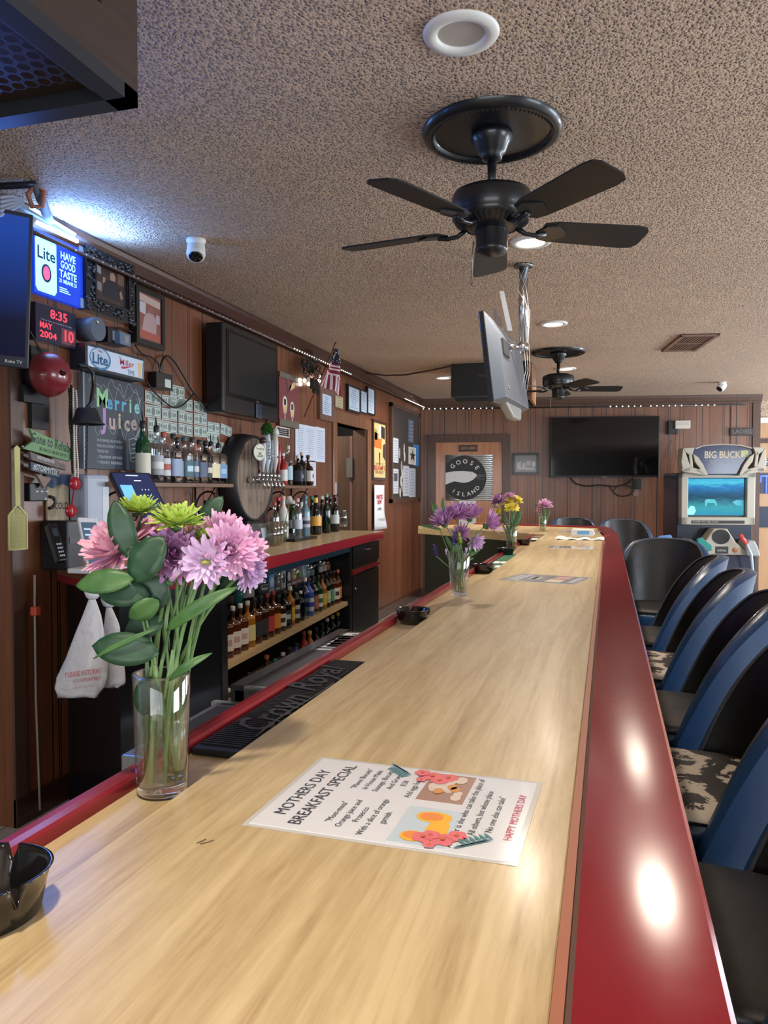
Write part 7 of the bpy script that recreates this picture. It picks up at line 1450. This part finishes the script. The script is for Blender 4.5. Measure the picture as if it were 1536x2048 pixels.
# ------------------------------------------------------------- counter equipment
def slab3(B, Rt, T, th, name, m, parent, bev=.003):    # bottom-left, bottom-right, top-left corners of the front face
    B, Rt, T = V(B), V(Rt), V(T); n_ = (Rt-B).cross(T-B).normalized(); Q = Rt+T-B
    return MB().prism([B, Rt, Q, T], -n_*th).build(name, m, parent, bev), Fr((Rt+T)/2, Rt-B, T-B, (Rt-B).length, (T-B).length)
B_ = onD(262, 1040, 3.02); T1 = onD(219, 943, 3.16); R_ = onD(345, 1040, 3.10)
t = thing('register_monitor', 'black touch screen register tilted back on the counter', 'register', B_)
o, f = slab3(B_, R_, T1, .03, 'housing', mat((.012, .013, .018), .3), t); w2, h2 = f.w/2, f.h/2
MB().fbox(f, -w2*.93, w2*.93, -h2*.93, h2*.93, 0, .001).build('screen', mat((.02, .025, .07), .2, emit=.10, ecol=(.15, .2, .6)), t)
MB().fbox(f, -w2*.80, -w2*.22, -h2*.8, h2*.42, .001, .002).build('order_window', emis((.16, .48, .72), .75), t)
mb = MB()
for a in range(3):
    for b_ in range(3): mb.fbox(f, w2*(.18+.16*a), w2*(.22+.16*a), h2*(.22-.24*b_), h2*(.26-.24*b_), .001, .002)
mb.fbox(f, -w2*.3, w2*.3, h2*.82, h2*.86, .001, .002).fbox(f, -.0, w2*.35, h2*.60, h2*.64, .001, .002); mb.build('screen_buttons', emis((.7, .75, .85), .6), t)
b0 = V((B_.x-.06, B_.y+.14, ZK)); MB().tube([b0, f(0, -h2*.3, -.03)], .03).cyl(b0, b0+Z*.02, .10, n=28).build('stand', M_BLK, t)
# white tablet on a stand
B_ = onD(176, 1140, 2.80); T1 = onD(155, 1034, 2.90); R_ = onD(216, 1140, 2.84); t = thing('white_tablet', 'white payment tablet leaning on its stand behind the pink blooms', 'tablet', B_)
o, f = slab3(B_, R_, T1, .018, 'housing', mat((.68, .70, .74), .3), t, .004); w2, h2 = f.w/2, f.h/2; MB().fbox(f, -w2*.78, w2*.80, -h2*.80, h2*.80, 0, .001).build('screen', mat((.04, .06, .09), .15, emit=.15, ecol=(.3, .5, .8)), t)
mb = MB()
for k in range(5): mb.fbox(f, -w2*.6, w2*(.1+.1*(k % 3)), h2*(.5-.22*k), h2*(.56-.22*k), .001, .002)
mb.build('screen_text', emis((.45, .60, .75), .5), t); MB().fbox(f, -w2*.5, w2*.6, -h2*.38, -h2*.22, .001, .002).build('screen_picture', emis((.15, .35, .6), .6), t)
c_ = onZ(190, 1146, ZK); MB().box(c_+V((-.10, -.05, 0)), c_+V((.10, .12, .022))).build('base', mat((.66, .68, .72), .4), t, .006)
# cordless phone in its cradle
B_ = onD(118, 1122, 2.98); T1 = onD(96, 1046, 3.04); R_ = onD(136, 1120, 3.02); t = thing('cordless_phone', 'black cordless phone standing in its silver cradle at the left end of the counter', 'phone', B_)
o, f = slab3(B_, R_, T1, .028, 'handset', mat((.01, .011, .014), .25, coat=.4), t, .006); w2, h2 = f.w/2, f.h/2; mb = MB()
for a in range(3):
    for b_ in range(4): mb.fbox(f, w2*(-.5+.4*a), w2*(-.28+.4*a), h2*(-.18-.2*b_), h2*(-.10-.2*b_), 0, .002)
mb.build('keypad', mat((.6, .63, .68), .4), t); MB().fbox(f, -w2*.6, w2*.5, h2*.3, h2*.7, 0, .001).build('display', mat((.05, .06, .07), .1), t)
c_ = onZ(118, 1135, ZK); MB().prism([c_+V((-.055, -.03, 0)), c_+V((.06, -.03, 0)), c_+V((.06, -.03, .03)), c_+V((-.03, -.03, .055)), c_+V((-.055, -.03, .11)), c_+V((-.065, -.03, .11))], (0, .09, 0)).build('cradle', mat((.45, .46, .48), .3, .5), t, .004)
# white dispenser
f = LW(176, 948, 222, 1060, .12); t = thing('white_dispenser', 'tall white towel dispenser hung below the chalkboard', 'dispenser', f.O); MB().fbox(f, -f.w/2, f.w/2, -f.h/2, f.h/2, -.11, 0).build('body', mat((.34, .38, .48), .35), t, .02); MB().fbox(f, f.w*.12, f.w*.40, -f.h*.4, f.h*.28, 0, .002).build('front_panel', mat((.50, .55, .62), .3), t)
# dark counter clutter behind the bouquet
f = LW(135, 1042, 168, 1130, .15); t = thing('black_appliance', 'black appliance on the counter behind the tablet', 'appliance', f.O); MB().fbox(f, -f.w/2, f.w/2, ZK-f.O.z, f.h/2, -.14, 0).build('body', mat((.012, .012, .015), .35), t, .006); MB().fbox(f, -f.w*.4, f.w*.4, 0, .03, 0, .002).build('front_panel', mat((.03, .03, .04), .3), t)
# steel drip box and black trays in front of the barrel
B_ = onZ(492, 1098, ZK); R_ = onZ(548, 1084, ZK); t = thing('steel_bin', 'brushed steel caddy with a white label in front of the keg barrel', 'caddy', B_)
hb = .13; dd = (R_-B_); nrm = V((-dd.y, dd.x, 0)).normalized()*.09
if nrm.x > 0: nrm = -nrm
MB().prism([B_, R_, R_+Z*hb+nrm*.25, B_+Z*hb+nrm*.25], nrm).build('bin', mat((.20, .21, .23), .35, .6), t, .004)
fb = Fr((B_+R_)/2+Z*hb/2+nrm*.12, dd, Z*hb+nrm*.25); MB().fbox(fb, dd.length*.08, dd.length*.42, -.025, .04, .001, .003).build('label', mat((.55, .62, .70), .4), t)
for k, (x, y, w_, lb) in enumerate(((560, 1076, .17, 'flat black tray on the back counter nearer the barrel'), (598, 1080, .20, 'flat black tray on the back counter nearer the red edge'))):
    P = onZ(x, y, ZK); t = thing('counter_tray', lb, 'tray', P, 'trays on the back counter'); MB().box(P+V((-.12, -w_, 0)), P+V((.06, w_, .018+.012*(k == 0)))).build('tray', M_BLK, t, .004)
    MB().box(P+V((-.09, -w_*.8, .018+.012*(k == 0))), P+V((.03, w_*.6, .0195+.012*(k == 0)))).build('liner', mat((.03, .03, .033), .3), t)
# ============================================================= bottles in the cabinet
def row(items, z, off, grp, where, jit=0, y0=None, y1=None):
    y0 = y0 or YA+.05; y1 = y1 or YB-.04; n_ = len(items)
    for i, (h, r, s_, g_, l_, c_, nm) in enumerate(items):
        y = y0+(y1-y0)*i/(n_-1); x = kx(y, off+r*1.25+(jit if i % 2 else 0)); bottle('%s bottle, %s from left %s' % (nm, ORD[i], where), grp, (x, y, z), h, r, s_, g_, l_, c_, R(-22), name='liquor_bottle')
JB = ((.62, .58, .54), (.45, .30, .28)); W_ = (.62, .62, .60)
low = [(.245, .031, 'square', 'amber', JB, W_, 'white capped whiskey')]*4 + [(.245, .031, 'square', 'honey', (.58, .50, .24), (.50, .48, .34), 'pale yellow labelled'), (.25, .031, 'square', 'amber', (.03, .03, .035), DK, 'black labelled'), (.25, .031, 'square', 'brown', (.035, .035, .04), DK, 'second black labelled'), (.25, .031, 'square', 'amber', (.42, .05, .05), (.25, .04, .03), 'red labelled'), (.25, .031, 'square', 'amber', (.62, .25, .03), (.3, .03, .05), 'orange labelled'),
       (.215, .034, 'square', 'brown', ((.62, .60, .55), (.03, .03, .03)), DK, 'wide white labelled'), (.23, .033, 'square', 'black', ((.03, .03, .03), (.5, .5, .5)), DK, 'black with white oval'), (.24, .031, 'round', 'honey', (.62, .40, .04), (.6, .58, .5), 'yellow labelled'), (.24, .030, 'round', 'black', ((.5, .5, .48), (.05, .05, .05)), DK, 'dark with cream band'), (.19, .028, 'round', 'black', None, W_, 'short black'), (.265, .029, 'round', 'clear', None, W_, 'slim clear'), (.25, .036, 'round', 'blue', ((.45, .55, .62), (.02, .05, .40)), DK, 'clear and blue'),
       (.25, .032, 'round', 'clear', (.35, .12, .08), DK, 'clear red labelled'), (.25, .031, 'round', 'green', ((.60, .60, .58), (.02, .15, .06)), DK, 'green and white'), (.24, .031, 'round', 'honey', (.60, .38, .05), DK, 'golden'), (.25, .030, 'round', 'dkgreen', ((.3, .45, .35), (.55, .5, .3)), DK, 'green labelled'), (.25, .031, 'round', 'brown', (.10, .30, .22), DK, 'teal labelled'), (.245, .033, 'square', 'amber', ((.62, .60, .55), (.05, .04, .04)), DK, 'white labelled'), (.24, .030, 'round', 'amber', (.55, .25, .06), (.4, .1, .05), 'amber')]
row(low, .60, .09, 'bottles on the light lower shelf', 'on the lower cabinet shelf')
bk_ = [(.185, .030, 'round', g_, None, c_, nm) for g_, c_, nm in (('amber', W_, 'amber'), ('brown', DK, 'brown'), ('amber', (.3, .03, .05), 'red capped amber'), ('clear', DK, 'clear'), ('brown', W_, 'white capped brown'), ('dkgreen', (.5, .45, .3), 'green'), ('amber', DK, 'dark capped amber'), ('clear', DK, 'second clear'), ('clear', W_, 'white capped clear'), ('brown', DK, 'plain brown'), ('amber', DK, 'plain amber'))]
row(bk_, .60, .20, 'bottles at the back of the lower shelf', 'in the back row of the lower shelf')
up = [(.125, .036, 'round', 'red', ((.42, .14, .05), (.35, .42, .58)), (.3, .03, .03), 'orange and blue juice'), (.125, .036, 'round', 'red', ((.42, .13, .04), (.35, .42, .60)), (.3, .03, .03), 'orange juice'), (.13, .033, 'round', 'blue', (.20, .24, .38), DK, 'navy'), (.12, .032, 'round', 'brown', (.06, .03, .03), DK, 'small brown'), (.135, .031, 'round', 'teal', None, W_, 'teal'), (.12, .038, 'squat', 'clear', (.35, .38, .36), W_, 'squat clear'), (.13, .031, 'round', 'dkgreen', None, DK, 'dark green'), (.12, .034, 'squat', 'clear', ((.04, .05, .06), (.4, .4, .4)), DK, 'round black labelled')]
M_CART = None
row(up, .82, .18, 'small bottles on the dark upper shelf', 'on the dark upper shelf', y1=YA+.05+(YB-YA)*.36)
mid = YA+.05+(YB-YA)*.40
for i, (w_, h, c_, c2, nm) in enumerate(((.07, .125, (.10, .24, .48), (.5, .6, .7), 'blue'), (.06, .12, (.10, .09, .06), (.2, .18, .12), 'dull brown'), (.06, .13, (.38, .40, .48), (.05, .05, .05), 'white and black'), (.06, .13, (.02, .02, .025), (.5, .5, .52), 'black with white print'), (.085, .13, (.28, .10, .14), (.35, .48, .08), 'maroon with a green fruit print'), (.075, .13, (.25, .09, .12), (.15, .3, .08), 'second maroon'), (.07, .12, (.20, .33, .40), (.5, .6, .62), 'pale blue'))):
    y = mid+i*.098; f = Fr((kx(y, .18), y, .82+h/2), V((.08, 1, 0))); t = thing('juice_carton', nm+' carton, '+ORD[i]+' from the left on the dark upper shelf', 'carton', f.O, 'cartons on the dark upper shelf'); MB().fbox(f, -w_/2, w_/2, -h/2, h/2, -.06, 0).build('carton', mat(c_, .45), t, .002)
    MB().fpoly(f, [(w_*.32*math.cos(a*.628), h*.24*math.sin(a*.628)) for a in range(10)], 0, .001).build('print', mat(c2, .5), t); MB().fbox(f, -w_*.4, w_*.4, -h*.45, -h*.33, 0, .001).build('lettering_bar', mat((.5, .5, .5), .5), t)
ub_ = [(.13, .030, 'round', 'ltblue', (.15, .25, .30), W_, 'pale blue'), (.12, .030, 'round', 'clear', (.14, .24, .24), DK, 'clear'), (.135, .030, 'round', 'dkgreen', None, DK, 'dark green'), (.13, .030, 'round', 'black', (.4, .4, .38), W_, 'black white capped'), (.13, .030, 'round', 'brown', (.5, .48, .42), DK, 'brown'), (.12, .030, 'round', 'amber', (.35, .12, .05), DK, 'orange brown')]
row(ub_, .82, .18, 'bottles at the right end of the dark upper shelf', 'at the right end of the dark upper shelf', y0=mid+.72, y1=YB-.04)
# upside-down stemmed glasses hanging under the fascia at the left
for i in range(14):
    y = YA+.06+i*.135; P = V((kx(y, .12+.07*(i % 2)), y, 1.0)); mb = MB().lathe([(.0001, .01), (.026, .008), (.004, .0), (.0035, -.035), (.012, -.045), (.026, -.06), (.029, -.09), (.026, -.115)], P, Z, 16, cap=False)
    tag(mb.build('stemmed_glass', M_GLASS), ORD[i]+' stemmed glass from the left hanging under the counter fascia', 'glass', 'stemmed glasses under the counter')
bt_ = [(.20, .030, 'round', 'clear', None, (.6, .6, .6), 'white capped clear'), (.17, .032, 'squat', 'clear', None, W_, 'squat clear'), (.16, .030, 'round', 'amber', None, W_, 'short amber'), (.19, .030, 'round', 'clear', None, DK, 'plain clear'), (.17, .034, 'squat', 'brown', None, (.35, .1, .02), 'squat brown'), (.23, .030, 'round', 'amber', (.6, .2, .03), (.6, .2, .03), 'orange labelled'), (.18, .030, 'round', 'dkgreen', None, (.02, .2, .1), 'green capped'), (.19, .030, 'round', 'clear', WH, W_, 'white labelled'), (.20, .036, 'squat', 'black', None, DK, 'squat black'), (.20, .036, 'squat', 'blue', None, DK, 'squat blue'), (.25, .030, 'round', 'red', None, (.4, .03, .03), 'red'), (.23, .034, 'round', 'honey', (.55, .40, .10), (.65, .5, .05), 'yellow capped'),
       (.23, .030, 'round', 'black', (WH, (.4, .05, .05)), DK, 'small labelled black'), (.24, .030, 'wine', 'dkgreen', None, DK, 'dark wine'), (.25, .032, 'wine', 'black', None, W_, 'white capped black'), (.25, .031, 'round', 'dkgreen', None, (.6, .55, .1), 'yellow capped green'), (.25, .030, 'wine', 'black', (.45, .45, .38), (.5, .45, .05), 'black wine')]
row(bt_, .27, .09, 'bottles on the bottom shelf', 'on the bottom cabinet shelf')
# ============================================================= plastic bags hanging on the side cabinet
def bag(label, pts, d, n0, txt=None):
    """pts: outline left/right pairs from top to bottom in the picture, at view depth d"""
    t = thing('plastic_bag', label, 'bag', onD(pts[0][0], pts[0][2], d), 'tied white plastic bags'); nv = 18; nu = 26; mb = MB(); rn = random.Random(n0)
    def prof(v):
        x = v*(len(pts)-1); i = min(int(x), len(pts)-2); s_ = x-i; s2 = s_*s_*(3-2*s_); return [pts[i][k]*(1-s_)+pts[i+1][k]*s_ for k in range(3)]
    vs = []
    for j in range(nv+1):
        l, r, y = prof(j/nv); cx_ = (l+r)/2; hw = (r-l)/2
        for i in range(nu):
            a = 2*math.pi*i/nu; wob = 1+.05*math.sin(3*a+j*.5+n0)+.04*math.sin(7*a-j*.7)*(j/nv)
            vs.append(onD(cx_+hw*math.cos(a)*wob, y+2.5*math.sin(5*a+j)*(j/nv), d+hw*d/F*.45*math.sin(a)*wob))
    mb.add(vs, [(j*nu+i, j*nu+(i+1) % nu, (j+1)*nu+(i+1) % nu, (j+1)*nu+i) for j in range(nv) for i in range(nu)]+[tuple(nv*nu+i for i in range(nu))], 0, True)
    mb.build('bag', mat((.60, .60, .63), .42, coat=.15, bump=.9, bscale=22), t)
    l, r, y = pts[0]; c_ = onD((l+r)/2, y, d)
    MB().lathe([(.004, -.006), (.014, .0), (.018, .008), (.022, .022), (.012, .024), (.003, .012)], c_, V((.1, 0, 1)), 14, sx=1.3).build('knot', mat((.66, .67, .72), .42), t)
    return t
dBg = 2.42
b1 = bag('larger tied white bag with red print hanging on the black side cabinet', [(178, 190, 1196), (165, 202, 1230), (150, 210, 1270), (132, 216, 1320), (112, 214, 1355), (108, 204, 1375), (116, 196, 1394)], dBg, 1)
b2 = bag('smaller tied white bag behind the larger one, half hidden by leaves', [(212, 222, 1212), (208, 240, 1250), (206, 244, 1300), (204, 250, 1345), (200, 250, 1366), (206, 238, 1374)], dBg+.08, 2)
fb = Fr(onD(165, 1352, dBg-.055), RT+V((0, 0, .12)), Z); mr = mat((.50, .10, .14), .5); text('PLEASE RETURN', fb, 0, .008, 0, .022, mr, b1, width=.105, bold=.01); text('AT A PARTICIPATING', fb, .01, -.014, 0, .016, mr, b1, width=.08, bold=.01); text('store for recycling', fb, 0, -.034, 0, .008, mr, b1, width=.06)
hk = onX(186, 1188, K2.x-.05) if False else onD(184, 1190, dBg+.10)
# cord running down by the post
cb = MB().tube([onX(69, 1150, XW+.10), onX(70, 1250, XW+.10), onX(72, 1400, XW+.10), onX(78, 1560, XW+.10), onX(80, 1620, XW+.12)], .005); tag(cb.build('grey_power_cord', mat((.25, .22, .20), .5)), 'grey power cord running down beside the black side cabinet', 'cable')
P = onX(71, 1222, XW+.11); t = thing('orange_plug', 'orange plug on the cord beside the black side cabinet', 'plug', P); MB().box(P-V((.015, .015, .018)), P+V((.015, .015, .018))).build('plug', mat((.5, .07, .03), .5), t, .004)
hall = bpy.data.lights.new('hallway_lamp', 'AREA'); hall.size = .3; hall.energy = 45; hall.color = (1, .9, .75); ho = bpy.data.objects.new('hallway_lamp', hall); COL.objects.link(ho); ho.location = (-3.35, 7.0, ZC-.05)
# small bin and equipment in the dark space by the return
P = onZ(880, 1130, .75); 
tb = thing('dark_cooler', 'dark metal cooler in the shaded gap before the bar return', 'cooler', (-1.0, 6.05, 0)); MB().box((-1.17, 5.95, 0), (-.80, 6.25, .70)).build('body', mat((.02, .022, .024), .35), tb, .01); MB().box((-1.18, 5.94, .70), (-.79, 6.26, .72)).build('lid', mat((.10, .10, .11), .3, .6), tb)
